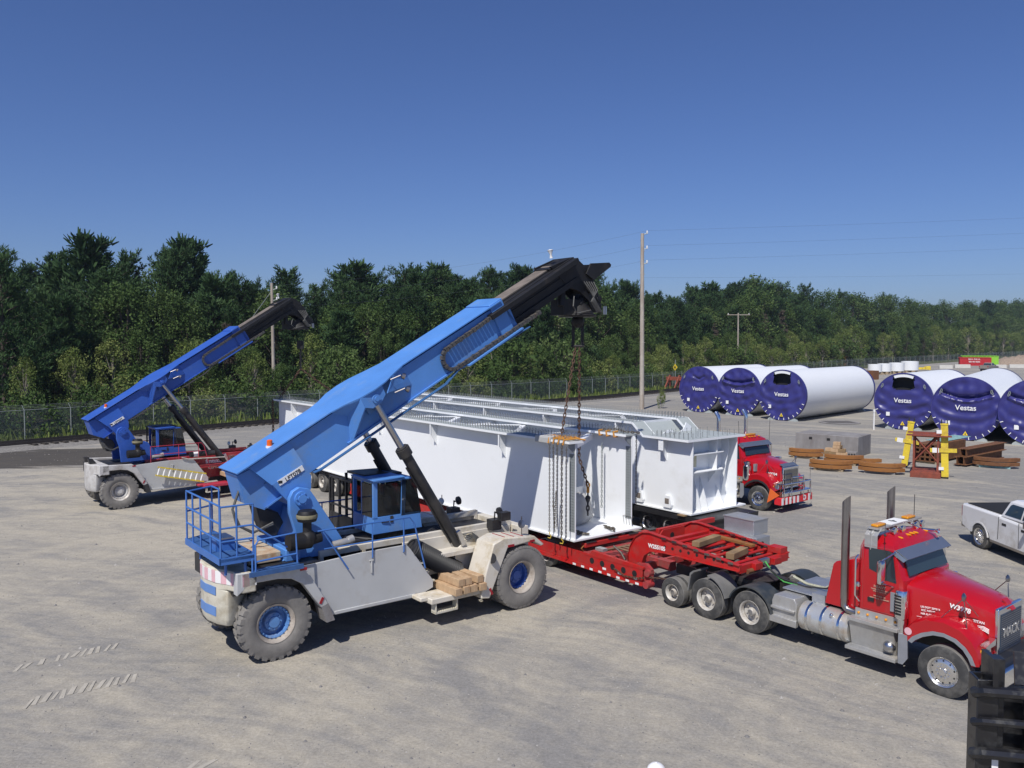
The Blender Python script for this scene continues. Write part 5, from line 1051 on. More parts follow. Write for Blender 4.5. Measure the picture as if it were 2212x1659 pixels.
def truck(root,v):
    W=MB; red='red'
    for s in (-1,1):
        road_wheel(root,(0,s*1.05,.50),.505,.30,.29,s,'disc',rimmat='rimAl' if v==1 else 'chrome')
        if v==1:
            road_wheel(root,(-4.50,s*1.05,.50),.505,.28,.28,s,'dish',True); road_wheel(root,(-5.80,s*1.05,.50),.505,.28,.28,s,'dish',True); road_wheel(root,(-6.93,s*1.05,.385),.385,.24,.21,s,'dish',True)
        else:
            for x in (-4.6,-5.9): road_wheel(root,(x,s*1.05,.50),.505,.28,.28,s,'dish',True)
    m=W()
    for s in (-1,1): m.bx(-7.4,.6,s*.42-.04,s*.42+.04,.68,.94)
    for x in (-7.2,-6.4,-5.2,-3.9,-3.0,-1.0,.3): m.bx(x,x+.15,-.42,.42,.72,.88)
    for x in (-4.5,-5.8,-6.93,0): m.cyl((x,-.9,.5 if x>-6.5 else .39),(x,.9,.5 if x>-6.5 else .39),.08,n=10)
    for x in (-4.5,-5.8): m.sph((x,0,.5),.24,10)
    m.build('chassis_frame','black',root,bevel=.006)
    # cab
    m=W()
    def ring(z,x0,x1,hy,c=.10): return [(x0,-hy+c,z),(x0+c,-hy,z),(x1-c*.5,-hy,z),(x1,-hy+c*1.6,z),(x1,hy-c*1.6,z),(x1-c*.5,hy,z),(x0+c,hy,z),(x0,hy-c,z)]
    m.loft([ring(1.22,-1.93,-.86,1.0),ring(2.06,-1.93,-.86,1.02),ring(2.12,-1.93,-.90,1.02),ring(2.58,-1.92,-1.06,.98),ring(2.72,-1.88,-1.12,.93),ring(2.82,-1.78,-1.22,.80,.16),ring(2.88,-1.66,-1.35,.6,.2)])
    cab=m.build('cab',red,root,ang=28)
    for s in (-1,1):
        m=W(); y=s*1.013
        m.prism([(-1.64,2.17),(-1.42,2.10),(-1.30,2.00),(-1.05,1.98),(-1.14,2.60),(-1.22,2.63),(-1.62,2.62),(-1.66,2.58)],min(y,y+s*.012),max(y,y+s*.012)); m.build('side_window','glassT',cab,smooth=False)
        m=W(); m.bx(-1.28,-1.26,min(y,y+s*.018),max(y,y+s*.018),2.0,2.62); m.build('window_divider','black',cab)
        m=W(); y=s*1.016
        for a,b in (((-1.78,1.30),(-1.78,2.66)),((-1.78,2.66),(-1.10,2.66)),((-.98,1.30),(-.98,2.0)),((-1.78,1.30),(-.98,1.30))): m.tube([(a[0],y,a[1]),(b[0],y,b[1])],.006,4)
        m.build('door_seam','redD',cab)
        m=W(); m.tube([(-1.88,s*1.03,2.42),(-1.90,s*1.10,2.35),(-1.90,s*1.10,1.55),(-1.84,s*1.03,1.42)],.018,6); m.lathe([(0,0),(.06,0),(.05,.02),(0,.03)],(-1.88,s*1.04,1.78),(0,s,0),12); m.build('grab_handle','chrome',cab)
        m=W(); m.bx(-1.66,-1.52,s*1.02-.012,s*1.02+.012,1.48,1.56); m.build('door_handle','black',cab)
    m=W(); m.plate([(-.885,-.84,2.14),(-.885,.84,2.14),(-1.055,.80,2.60),(-1.055,-.80,2.60)],(.025,0,.008)); m.build('windscreen','glassT',cab,smooth=False)
    m=W(); m.plate([(-1.09,-.99,2.66),(-1.09,.99,2.66),(-.86,.97,2.50),(-.86,-.97,2.50)],(.01,0,.012)); m.plate([(-1.12,-.99,2.66),(-.87,-.97,2.50),(-.93,-.99,2.44),(-1.14,-1.0,2.56)],(0,.02,0)); m.plate([(-1.12,.97,2.66),(-.87,.95,2.50),(-.93,.97,2.44),(-1.14,.98,2.56)],(0,.02,0)); m.build('sun_visor','visor',cab)
    # roof gear
    if v==1:
        m=W(); m.tube([(-1.62,-1.0,2.58),(-1.62,-1.0,2.92),(-1.62,-.86,3.0),(-1.62,.86,3.0),(-1.62,1.0,2.92),(-1.62,1.0,2.58)],.03,6); m.bx(-1.75,-1.5,-.95,.95,3.0,3.03); m.plate([(-1.76,-1.02,2.62),(-1.48,-1.02,2.62),(-1.48,-1.02,2.88),(-1.76,-1.02,2.88)],(0,.02,0)); m.plate([(-1.76,-1.02,2.88),(-1.48,-1.02,2.88),(-1.48,-.84,3.02),(-1.76,-.84,3.02)],(0,.01,.01)); m.build('roof_rack','alu',cab)
        for y in (-.68,.62):
            m=W(); m.bx(-1.72,-1.56,y-.18,y+.18,3.035,3.09); m.build('warning_light','amber',cab,bevel=.02)
        m=W(); m.bx(-1.82,-1.5,-.38,.32,3.035,3.05); m.build('roof_plate','white',cab)
        text('roof_plate_number','4',.24,'black',cab,TX((-1.66,-.04,3.053),(0,-1,0),(1,0,0)),.01)
        for y in (-.5,-.15,.45,.72):
            m=W(); m.lathe([(0,.0),(.05,.01),(.08,.06),(.085,.10),(.0,.11)],(-1.45,y,2.94),(1,0,-.05),12); m.cyl((-1.45,y,2.94),(-1.62,y,2.99),.02,n=6); m.build('roof_lamp','chrome',cab)
        for y in (-.5,-.16,-.0,.16,.6):
            m=W(); m.sph((-1.26,y,2.80+.05*(1-abs(y))),.035,8,(2.2,1,.7)); m.build('marker_lamp','amber',cab)
        m=W(); m.tube([(-1.35,.62,2.83),(-1.05,.62,2.86)],.03,8); m.lathe([(.02,0),(.06,.08)],(-1.05,.62,2.86),(1,0,0),12); m.build('air_horn','chrome',cab)
    else:
        for y in (-.5,-.2,0,.2,.5):
            m=W(); m.sph((-1.2,y,2.86),.035,8,(1.8,1,.7)); m.build('marker_lamp','amber',cab)
        m=W(); m.bx(-1.55,-1.35,-.1,.5,2.88,2.95); m.build('roof_light','orange',cab,bevel=.02)
    # sleeper/headache box behind
    m=W(); m.prism([(-2.74,1.12),(-2.55,2.05),(-2.48,2.12),(-1.94,2.30),(-1.94,1.12)],-.88,.88) if v==1 else m.prism([(-3.2,1.12),(-3.2,2.7),(-1.94,2.8),(-1.94,1.12)],-.98,.98); m.build('rear_housing',red,root,bevel=.02)
    # hood
    m=W()
    def hr(x,zt,zc,hy,zb): return [(x,-hy,zb),(x,-hy-.0,zt-.22),(x,-hy+.03,zt-.06),(x,-hy+.13,zt),(x,-hy*.4,zc),(x,0,zc+.01),(x,hy*.4,zc),(x,hy-.13,zt),(x,hy-.03,zt-.06),(x,hy,zt-.22),(x,hy,zb)]
    m.loft([hr(-.90,2.04,2.12,.94,1.05),hr(-.55,1.99,2.07,.87,1.05),hr(0,1.90,1.98,.74,1.05),hr(.40,1.83,1.90,.64,1.0),hr(.68,1.74,1.80,.56,.95)]); hood=m.build('hood',red,root,ang=30)
    for s in (-1,1):
        m=W(); a,b=sorted((s*1.18,s*.55))
        O=[(-.80,.98),(-.78,1.14),(-.62,1.34),(-.36,1.47),(-.02,1.51),(.28,1.44),(.50,1.28),(.62,1.08),(.66,.84),(.52,.80)]; I=[(.46,.92),(.36,1.05),(.20,1.15),(0,1.20),(-.2,1.18),(-.40,1.09),(-.55,.98),(-.62,.90)]
        secs=[]
        for y,f in ((1.18,-.035),(1.13,.0),(.85,.03),(.55,.08)): secs.append([(x,s*y,z+(f if k<len(O) else 0)) for k,(x,z) in enumerate(O+I)])
        m.loft(secs); m.build('fender',red,hood,ang=40)
        m=W(); secs=[]
        L1=[(-.62,.90),(-.55,.98),(-.40,1.09),(-.2,1.18),(0,1.20),(.20,1.15),(.36,1.05),(.46,.92),(.52,.80)]; L2=[(-.70,.93),(-.61,1.04),(-.44,1.16),(-.22,1.255),(0,1.275),(.23,1.225),(.41,1.11),(.53,.96),(.60,.80)]
        m.loft([[(a[0],s*1.16,a[1]),(b[0],s*1.19,b[1]),(b[0],s*1.20,b[1]),(a[0],s*1.20,a[1])] for a,b in zip(L1,L2)]); m.build('fender_lip','greytrim' if v==1 else 'hose',hood)
        m=W(); m.lathe([(0,.04),(.08,.035),(.12,.0),(.125,-.04),(0,-.04)],(.63,s*.86,1.02),(1,s*.25,0),18); hl=m.build('headlight','lens',hood)
        m=W(); m.lathe([(.12,.0),(.145,.01),(.145,-.05)],(.63,s*.86,1.02),(1,s*.25,0),18); m.prism([(s*.62,1.12),(s*1.02,1.10),(s*1.05,1.17),(s*.60,1.24)],.60,.72,'x'); m.build('headlight_bezel','chrome',hood)
        m=W(); m.sph((.60,s*1.03,1.05),.045,8); m.build('turn_signal','amber',hood)
        # hood mirror tripod
        m=W(); b=(.12,s*1.02,1.48)
        c=Vector((.28,s*1.02,2.0)); m.tube([(.35,s*.98,1.30),c],.009,5); m.tube([(-.15,s*1.0,1.50),c],.009,5); m.tube([(.42,s*.70,1.62),c],.009,5); m.lathe([(0,0),(.07,0),(.09,.02),(.05,.05),(0,.055)],c+Vector((-.02,0,.02)),(1,0,.1),14); m.build('hood_mirror','chromeD',hood)
        # side mirror
        m=W(); x,y=-1.22,s*1.32
        m.loft([[(x+dx*.07*k,y+s*dy*.10*k,z) for dx,dy in ((1,.3),(.7,1),(-.3,1),(-1,.5),(-1,-.7),(-.3,-1),(.7,-1),(1,-.4))] for z,k in ((1.98,.5),(2.0,.9),(2.06,1),(2.40,1),(2.46,.9),(2.48,.5))]); m.tube([(x,y,2.46),(-1.1,s*1.0,2.62)],.018,6); m.tube([(x,y,2.0),(-1.1,s*1.02,1.9)],.018,6); m.build('side_mirror','chrome',root,ang=50)
        # air cleaner
        m=W()
        if v==1:
            x=-.88; m.loft([[(x+dx*.115*k,s*1.10+dy*.12*k,z) for dx,dy in ((1,.6),(.6,1),(-.6,1),(-1,.6),(-1,-.6),(-.6,-1),(.6,-1),(1,-.6))] for z,k in ((1.30,.7),(1.34,1),(1.86,1),(1.90,.85))]); m.cyl((x,s*1.08,1.02),(x,s*1.08,1.32),.09,n=12); ac=m.build('air_cleaner','chrome',root,ang=45)
            m=W()
            for i in range(7): m.bx(x-.122,x-.118+.0,s*1.10-.09,s*1.10+.09,1.40+.062*i,1.43+.062*i)
            for i in range(7): m.bx(x-.10,x+.04,min(s*1.222,s*1.226),max(s*1.222,s*1.226),1.40+.062*i,1.435+.062*i)
            m.build('cleaner_louvres','dark',ac,smooth=False)
            m=W(); m.bx(-1.16,-1.0,s*1.01-.03,s*1.01+.03,1.38,1.78); m.build('cowl_grille','greytrim',cab)
        else:
            x=-.62; m.lathe([(0,0),(.12,.02),(.17,.10),(.17,.62),(.12,.64),(.12,.70),(.15,.72),(.15,.80),(0,.82)],(x,s*1.10,1.15),(0,0,1),22); ac=m.build('air_cleaner','chrome',root)
            m=W(); m.bx(-.42,-.32,s*.85-.10,s*.85+.10,1.55,1.85); m.build('intake_scoop','greytrim',hood)
            m=W(); m.tube([(.62,s*.98,.98),(.62,s*1.2,.98)],.01,4); m.build('bracket','chrome',hood)
        # exhaust
        m=W(); x=-2.22; m.cyl((x,s*.96,1.36),(x,s*.96,3.42),.088,n=20); 
        if v==1: 
            n=16; top=[(x+.088*math.cos(2*PI*i/n),s*.96+.088*math.sin(2*PI*i/n),3.55+.09*math.cos(2*PI*i/n)) for i in range(n)]; bot=[(p[0],p[1],3.42) for p in top]; m.loft([bot,top],caps=False)
            m.tube([(x,s*.96,1.36),(x,s*.96,1.22),(x+.08,s*.96,1.14),(x+.28,s*.96,1.12)],.075,12)
        else: m.tube([(x,s*.96,3.42),(x,s*.96,3.6),(x-.03,s*.96,3.72),(x-.16,s*.96,3.88)],.088,16)
        m.build('exhaust_stack','chromeD' if v==1 else 'chrome',root,ang=50)
        # tanks, steps
        m=W(); y=s*.90
        m.lathe([(0,0),(.28,.0),(.33,.04),(.33,1.16),(.28,1.2),(0,1.2)],(-3.22,y,.74),(1,0,0),26); tk=m.build('fuel_tank','tank',root)
        m=W()
        for xx in (-3.02,-2.66,-2.25): m.lathe([(.335,0),(.342,0),(.342,.06),(.335,.06)],(xx,y,.74),(1,0,0),26)
        m.build('tank_straps','chrome',tk)
        m=W(); m.sph((-2.4,s*1.16,.98),.05,8); m.build('filler_cap','chrome',tk)
        m=W(); a,b=sorted((s*1.20,s*.75)); m.prism([(s*1.20,1.04),(s*.90,1.10),(s*.75,1.10),(s*.75,.45),(s*1.05,.45)],-1.98,-1.0,'x'); m.bx(-2.02,-.92,min(s*1.26,s*.9),max(s*1.26,s*.9),.40,.47); m.bx(-1.98,-.90,min(s*1.25,s*.9),max(s*1.25,s*.9),1.03,1.10)
        for i in range(6): m.bx(-2.0,-.94,min(s*(1.0+.04*i),s*(1.015+.04*i)),max(s*(1.0+.04*i),s*(1.015+.04*i)),.47,.478)
        m.build('cab_step','alu',root,bevel=.008)
        m=W(); m.sph((-1.12,s*1.1,.66),.13,12); m.build('air_tank','steel',root)
        m=W(); m.bx(-1.93,-.90,min(s*.98,s*1.02),max(s*.98,s*1.02),1.10,1.26); skirt=m.build('cab_skirt','alu',root)
        m=W()
        for i in range(5): m.sph((-1.85+.2*i,s*1.03,1.17),.03,8)
        m.build('skirt_lamps','amber',skirt)
        m=W(); m.prism([(-.90,1.02),(-.72,1.02),(-.70,.55),(-.80,.40),(-.90,.40)],min(s*1.16,s*1.19),max(s*1.16,s*1.19)); m.build('splash_guard','greytrim',root)
        if v==1:
            m=W(); m.prism([(-3.92,.48),(-3.28,.48),(-3.28,1.0),(-3.34,1.10),(-3.86,1.10),(-3.92,.95)],min(s*1.14,s*.55),max(s*1.14,s*.55)); m.bx(-3.95,-3.25,min(s*1.2,s*1.1),max(s*1.2,s*1.1),.46,.62); m.bx(-3.92,-3.3,min(s*1.2,s*1.13),max(s*1.2,s*1.13),.78,.84); m.build('tool_box','alu',root,bevel=.012)
    if v==1:
        m=W(); m.bx(-3.92,-2.8,-.72,.72,1.14,1.17); m.bx(-3.1,-2.78,-.8,-.5,.9,1.25); m.build('deck_plate','aluTread',root)
        for s in (-1,1):
            m=W(); a,b=sorted((s*1.22,s*.62)); m.prism(arch(-4.50,.50,.60,.635,12,158),a,b); m.build('drive_fender','fenderblk',root)
            m=W(); m.prism(arch(-5.80,.50,.60,.63,15,85),a,b); m.build('rear_fender','fendergrey',root)
            m=W(); m.prism([(-6.38,.60),(-6.34,.60),(-6.26,1.02),(-6.18,1.10),(-6.20,1.14),(-6.30,1.06)],a,b); m.build('mud_wing','fendergrey',root)
        m=W(); m.lathe([(0,.0),(.45,0),(.47,.04),(.3,.08),(0,.09)],(-5.05,0,1.0),(0,0,1),24); m.bx(-5.7,-4.5,-.45,-.35,.94,1.04); m.bx(-5.7,-4.5,.35,.45,.94,1.04); m.build('fifth_wheel','greasy',root)
        m=W(); 
        for y in (-.3,-.1,.15): m.tube([(-4.0,y,.98),(-3.6,y+.05,1.02),(-3.0,y,.98)],.03,5)
        m.build('chassis_hoses','hose',root)
    m=W(); m.prism([(-.02,0),(0,0)],0,0) if False else m.bx(.66,.74,-.56,.56,.90,1.80); gs=m.build('grille_surround','chrome',root,bevel=.02)
    m=W(); m.bx(.742,.75,-.47,.47,.98,1.68); m.build('grille_mesh','grillmesh' if v==1 else 'dark',gs)
    if v==1:
        text('grille_lettering','MACK',.26,'chrome',gs,TX((.756,0,1.30),(0,1,0),(0,0,1)),.012,sx=1.0)
        m=W()
        for i in range(16): m.bx(.750,.753,-.47,.47,1.0+.042*i,1.01+.042*i)
        m.build('grille_wires','chromeD',gs)
        m=W(); m.plate([(.60,-.10,1.88),(.78,-.07,1.70),(.78,.07,1.70),(.60,.10,1.88)],(.02,0,.02)); m.build('emblem_base',red,hood)
        m=W(); m.bx(.66,1.02,-1.12,1.12,.42,.78); m.build('bumper','chrome',root,bevel=.05)
        m=W(); m.bx(.66,.9,-1.0,1.0,.78,.9); m.build('bumper_step','black',root)
        text('fleet_number','W3978',.125,'white',hood,TX((.10,-.748,1.70),(.99,.18,-.13),(.1,.15,.98)),.004)
        text('hood_lettering','TITAN',.07,'white',hood,TX((.42,-.665,1.50),(.98,.18,-.06),(0,0,1)),.002)
        m=W()
        for k in range(4): m.tube([(.40+.02*k,-.668,1.42-.025*k),(.50,-.655,1.43-.025*k),(.60,-.64,1.39-.025*k)],.007,4)
        m.build('flag_graphic','white',hood)
        for k,(t_,sz,zz,xx) in enumerate((('US DOT 208364',.052,1.60,-.42),('ICC 748699',.052,1.53,-.46),('NIR R-559300-4',.052,1.46,-.42),('450 467-7262',.06,1.29,-.40))):
            text('hood_writing',t_,sz,'white',hood,TX((xx,-.872,zz+.0),(.975,.22,0),(0,0,1)),.0015)
        m=W(); m.plate([(-.66,-.925,1.385),(-.22,-.826,1.385),(-.22,-.826,1.392),(-.66,-.925,1.392)],(0,-.004,0)); m.build('hood_writing_line','white',hood)
        for k,(t_,sz,zz) in enumerate((('WATSON',.085,1.82),('TRANSPORT SPECIALISE',.036,1.76),('HAUTE CAPACITE',.036,1.72),('SAINT-REMI  QC',.036,1.62),('HEAVY HAUL TRANSPORT',.036,1.57))):
            text('door_writing',t_ if k else 'HEAVY',sz,'gilt',cab,TX((-1.40,-1.024,zz),(1,0,0),(0,0,1)),.0012)
        m=W(); m.lathe([(0,0),(.075,0),(.075,.006),(0,.006)],(-.70,-1.19,1.12),(0,-1,0),20); m.build('round_sticker','pink',hood)
        m=W(); m.tube([(-1.7,1.0,2.6),(-1.72,1.05,3.5)],.008,4); m.sph((-1.71,1.02,3.0),.035,6); m.build('antenna','black',cab); m=W(); m.tube([(-1.3,-1.05,2.6),(-1.3,-1.05,3.2)],.006,4); m.sph((-1.3,-1.05,2.95),.03,6); m.build('antenna','black',cab)
    else:
        m=W(); 
        for i in range(12): m.bx(.752,.775,-.44+.078*i,-.415+.078*i,.96,1.70)
        m.build('grille_bars','chrome',gs)
        m=W(); m.plate([(.52,-.5,1.90),(.52,.5,1.90),(.70,.5,1.80),(.70,-.5,1.80)],(.01,0,.02)); m.build('bug_deflector','visor',hood)
        m=W()
        for z in (.82,1.18,1.42): m.tube([(.78,-.98,z-.02),(1.05,-.95,z),(1.10,0,z),(1.05,.95,z),(.78,.98,z-.02)] if z!=1.42 else [(1.05,-.42,z),(1.08,0,z),(1.05,.42,z)],.03,8)
        for y in (-.95,-.42,.42,.95): m.tube([(1.06,y,.55),(1.06,y,1.20 if abs(y)>.5 else 1.45)],.028,8)
        m.bx(.70,1.0,-1.0,1.0,.66,.84); m.build('bull_bar','chrome',root)
        m=W(); m.bx(.72,1.04,-1.12,1.12,.34,.64); m.build('bumper','redM',root,bevel=.02)
        m=W()
        for i in range(8):
            if i in(5,6): continue
            m.bx(1.042,1.05,-1.08+.27*i,-.95+.27*i,.35,.63)
        m.bx(1.042,1.05,.83,.93,.35,.63); m.build('bumper_stripes','white',root)
        m=W(); m.bx(1.042,1.05,.35,.72,.35,.63); m.build('d_plate','redM',root); text('d_letter','D',.27,'white',root,TX((1.056,.53,.49),(0,1,0),(0,0,1)),.012)
        m=W(); m.plate([(.48,-1.24,.40),(.62,-1.24,1.0),(.95,-1.10,.74)],(0,-.02,0)); m.build('orange_flag','orangeflag',root)
        text('fleet_number','W3904',.15,'white',hood,TX((.30,-.70,1.50),(.98,.2,0),(0,0,1)),.004)
        for y in (-1.05,1.05): m=W(); m.tube([(.95,y,.6),(.97,y,1.75)],.01,4); m.build('marker_rod','chromeD',root)
        m=W(); m.tube([(-1.1,-1.0,2.6),(-1.12,-1.05,3.6)],.01,4); m.tube([(-1.1,1.1,2.2),(-1.1,1.15,3.7)],.01,4); m.build('antenna','black',cab)
t1=thing('truck_tractor','red truck tractor with two tall straight grey stacks, right foreground','truck',FT.w(0,0),R(-52)); truck(t1,1)
t2=thing('truck_tractor','red truck tractor with bull bar and striped bumper behind the white girders','truck',FT2.w(0,0),R(-52)); truck(t2,2)
# ---------------- trailers ----------------
def T3(m): pass
tr=thing('lowboy_trailer','red lowboy trailer with curved gooseneck hitched to the foreground truck','trailer',FT.w(0,0),R(-52))
SP=[(-4.92,1.38),(-4.92,1.50),(-7.16,1.72),(-7.85,1.78),(-8.10,1.74),(-8.36,1.58),(-8.55,1.30),(-8.64,1.0),(-8.64,.62),(-8.12,.62),(-8.10,.95),(-8.02,1.15),(-7.80,1.30),(-7.3,1.35),(-6.0,1.36)]
for y in (-1.0,1.0):
    m=MB(); m.prism(SP,y-.025,y+.025); sp=m.build('gooseneck_side','redT',tr)
    m=MB()
    for k in range(len(SP)): pass
    top=SP[1:9]; m.loft([[(x,y-.07,z),(x,y+.07,z),(x,y+.07,z+.02),(x,y-.07,z+.02)] for x,z in top]); bot=[SP[0]]+SP[:8:-1]; m.loft([[(x,y-.07,z-.02),(x,y+.07,z-.02),(x,y+.07,z),(x,y-.07,z)] for x,z in [SP[0]]+list(reversed(SP[9:]))]); m.build('gooseneck_flange','redT',tr)
    for i in range(9): m=MB(); x=-7.32+.27*i; m.lathe([(0,0),(.042,0),(.042,.004),(0,.004)],(x,y-.026,1.50-.0*i),(0,-1,0),12); m.build('lightening_hole','dark',sp,smooth=False)
    m=MB()
    for i in range(7): x=-7.4+.36*i; z=1.745-(x+7.16)*.098 if x>-7.16 else 1.75; m.bx(x,x+.16,y-.075,y-.071,z-.055,z+.0)
    m.build('reflector_strips','chromeD',tr,smooth=False)
m=MB(); m.bx(-5.05,-4.92,-1.0,1.0,1.30,1.50); m.bx(-4.92,-4.80,-.55,-.25,1.33,1.50); m.bx(-4.92,-4.80,.25,.55,1.33,1.50); m.bx(-5.35,-4.95,.72,1.02,1.5,1.66)
for i in range(7): x=-7.1+.31*i; z=1.64-.09*(x+7.1)*1.0; m.tube([(x,-.98,z-.02),(x,.98,z-.02)],.045,8)
m.bx(-8.5,-7.3,-.98,-.9,1.25,1.70) if False else None
m.bx(-7.6,-7.45,-.98,.98,1.2,1.62); m.bx(-7.55,-4.95,-.05,.05,1.34,1.44); m.build('gooseneck_crossbars','redT',tr,bevel=.008)
m=MB(); m.bx(-8.52,-8.40,-.05,2.45,1.50,1.64); m.build('bolster_beam','redT',tr,bevel=.01)
m=MB(); m.prism([(-.25,1.15),(1.0,1.15),(1.0,1.62),(.05,1.62),(-.25,1.35)],-8.36,-8.32,'x'); pl_=m.build('end_plate','redT',tr); m=MB(); m.lathe([(0,0),(.085,0),(.085,.005),(0,.005)],(-8.318,.42,1.42),(1,0,0),14); m.build('plate_hole','dark',pl_,smooth=False)
m=MB(); m.cyl((-4.90,-.75,1.32),(-4.90,-.45,1.32),.06,n=10); m.build('front_roller','rust',tr)
text('fleet_number','W255105',.15,'white',tr,TX((-7.60,-1.03,1.43),(1,0,0.02),(0,0,1)),.006)
# lower deck
for s in (-1,1):
    m=MB(); m.bx(-25,-7.85,s*1.28-.03,s*1.28+.03,.40,.46); m.bx(-25,-7.88,s*1.26-.02,s*1.26+.02,.46,.80); m.bx(-25,-7.85,s*1.28-.06,s*1.28+.06,.36,.40); m.prism([(-10.15,.78),(-9.95,.78),(-9.85,.92),(-9.6,.92),(-7.86,.86),(-7.86,.80),(-10.15,.74)],s*1.24-.05,s*1.24+.05); m.build('deck_rail','redT' if s<0 else 'redD',tr)
    for i in range(5): m=MB(); m.lathe([(0,0),(.09,0),(.09,.004),(0,.004)],(-9.85+.42*i,s*1.281,.63),(0,s,0),14); m.build('deck_rail_hole','dark',tr,smooth=False)
    m=MB()
    for i in range(8): x=-10.6+.36*i; m.bx(x,x+.13,min(s*1.343,s*1.346),max(s*1.343,s*1.346),.37,.43)
    for i in range(3): x=-9.4+.6*i; m.bx(x,x+.14,min(s*1.292,s*1.296),max(s*1.292,s*1.296),.48,.54)
    m.build('deck_reflectors','white',tr,smooth=False)
    m=MB(); m.cyl((-7.75,s*1.05,.42),(-7.75,s*1.30,.42),.11,n=14); m.cyl((-7.75,s*1.05,.72),(-7.75,s*1.25,.72),.10,n=14); m.prism([(-8.2,.35),(-7.66,.35),(-7.66,.82),(-7.85,.95),(-8.2,.9)],s*1.12-.05,s*1.12+.05); m.build('hinge_ear','redD',tr)
m=MB(); m.bx(-25,-9.6,-1.2,1.2,.62,.72)
for x in (-9.55,-9.0,-8.5): m.bx(x,x+.12,-1.22,1.22,.55,.75)
m.bx(-9.6,-7.9,-.12,.12,.55,.8); m.build('deck','redD',tr)
m=MB()
for i in range(4): m.tube([(-9.95+.05*i,-.9+.22*i,.82),(-9.5,-.62+.2*i,.98),(-9.0,-.5+.25*i,.92),(-8.75,-.45+.2*i,.80)],.035,6)
m.build('coiled_hoses','coilbrown',tr)
M_=M
m=MB(); m.tube([(-9.35,-.9,1.10),(-9.1,-.85,.95),(-8.95,-.85,.78)],.03,6); m.build('pry_bar','chainG',tr)
m=MB(); m.bx(-9.85,-9.55,-1.15,-.95,.92,1.0); m.build('light_box','alu',tr)
m=MB(); m.bx(-10.60,-10.42,-1.0,2.1,.84,.97); m.build('bolster','redT',tr,bevel=.01)
m=MB()
for i in range(4): m.bx(-10.62,-10.40,-.95+.9*i,-.55+.9*i,.97,.985)
m.build('wear_pads','hose',tr)
m=MB(); m.tube([(-10.5,-1.0,.9),(-10.5,-1.1,.82),(-10.5,-1.02,.75)],.02,6); m.build('tie_ring','rustO',tr)
for s in (-1,1):
    for x in (-11.95,): road_wheel(tr,(x,s*1.12,.385),.385,.24,.21,s,'dish',True)
    for x in (-26.6,-27.9,-29.2): road_wheel(tr,(x,s*1.15,.46),.46,.26,.26,s,'dish',True)
    m=MB(); m.prism(arch(-11.95,.385,.47,.50,10,140,8),min(s*1.26,s*.7),max(s*1.26,s*.7)); m.build('mudguard','fendergrey',tr)
m=MB(); m.bx(-30,-24.8,-1.25,1.25,.85,1.04); m.bx(-25.2,-24.8,-1.2,1.2,.6,1.04); m.build('rear_deck','black',tr,bevel=.01)
for x in (-13.5,-24.2): m=MB(); m.bx(x,x+.35,-1.1,1.1,.72,1.075); m.build('bolster_block','black',tr,bevel=.01)
m=MB(); chain(m,[(-8.9,-1.33,.62),(-8.5,-1.34,.5),(-8.0,-1.34,.55),(-7.75,-1.36,.62)],.09,.012); chain(m,[(-8.2,-1.1,.9),(-7.7,-1.2,.62),(-7.2,-.9,.62)],.09,.012); m.build('tie_chain','chain',tr)
# air hoses to truck
ah=[('hose_line','hose',[(-4.85,-.2,1.45),(-4.3,-.25,1.22),(-3.6,-.3,1.18),(-3.0,-.35,1.28),(-2.75,-.4,1.55)]),('hose_line','greenhose',[(-4.85,-.1,1.5),(-4.6,-.2,1.32),(-4.2,-.25,1.14),(-3.8,-.3,1.16)]),('hose_line','coilw',[(-4.0,-.15,1.30),(-3.6,-.2,1.22),(-3.1,-.25,1.25),(-2.8,-.3,1.45)])]
for n_,mt,P in ah:
    m=MB(); m.tube(P,.02 if mt!='coilw' else .035,6); m.build(n_,mt,tr)
m=MB(); m.bx(-4.92,-4.82,-.3,.05,1.42,1.55); m.build('air_coupling','steel',tr)
tr2=thing('flatbed_trailer','dark flatbed trailer standing under the far white girder','trailer',FT.w(0,0),R(-52))
m=MB(); m.bx(-30,-9.9,4.1,6.75,.86,1.03); m.bx(-30,-9.9,4.5,4.65,.5,.86); m.bx(-30,-9.9,6.2,6.35,.5,.86); m.bx(-10.0,-9.9,4.1,6.75,.55,1.03); m.build('trailer_deck','black',tr2,bevel=.01)
for x in (-13,-12.0,-11.0): 
    for y in (4.6,6.3):
        s=-1 if y<5 else 1; road_wheel(tr2,(x,y,.42),.42,.26,.24,s,'dish',True,rimmat='steel')
for x in (-27,-28.3):
    for y in (4.6,6.3): road_wheel(tr2,(x,y,.46),.46,.26,.26,-1 if y<5 else 1,'dish',True)
m=MB(); m.bx(-11.2,-10.9,4.0,6.8,1.03,1.075); m.build('timber_bearer','woodO',tr2)
m=MB(); m.bx(-10.3,-9.9,5.1,6.2,.45,.95); m.build('tail_box','black',tr2)
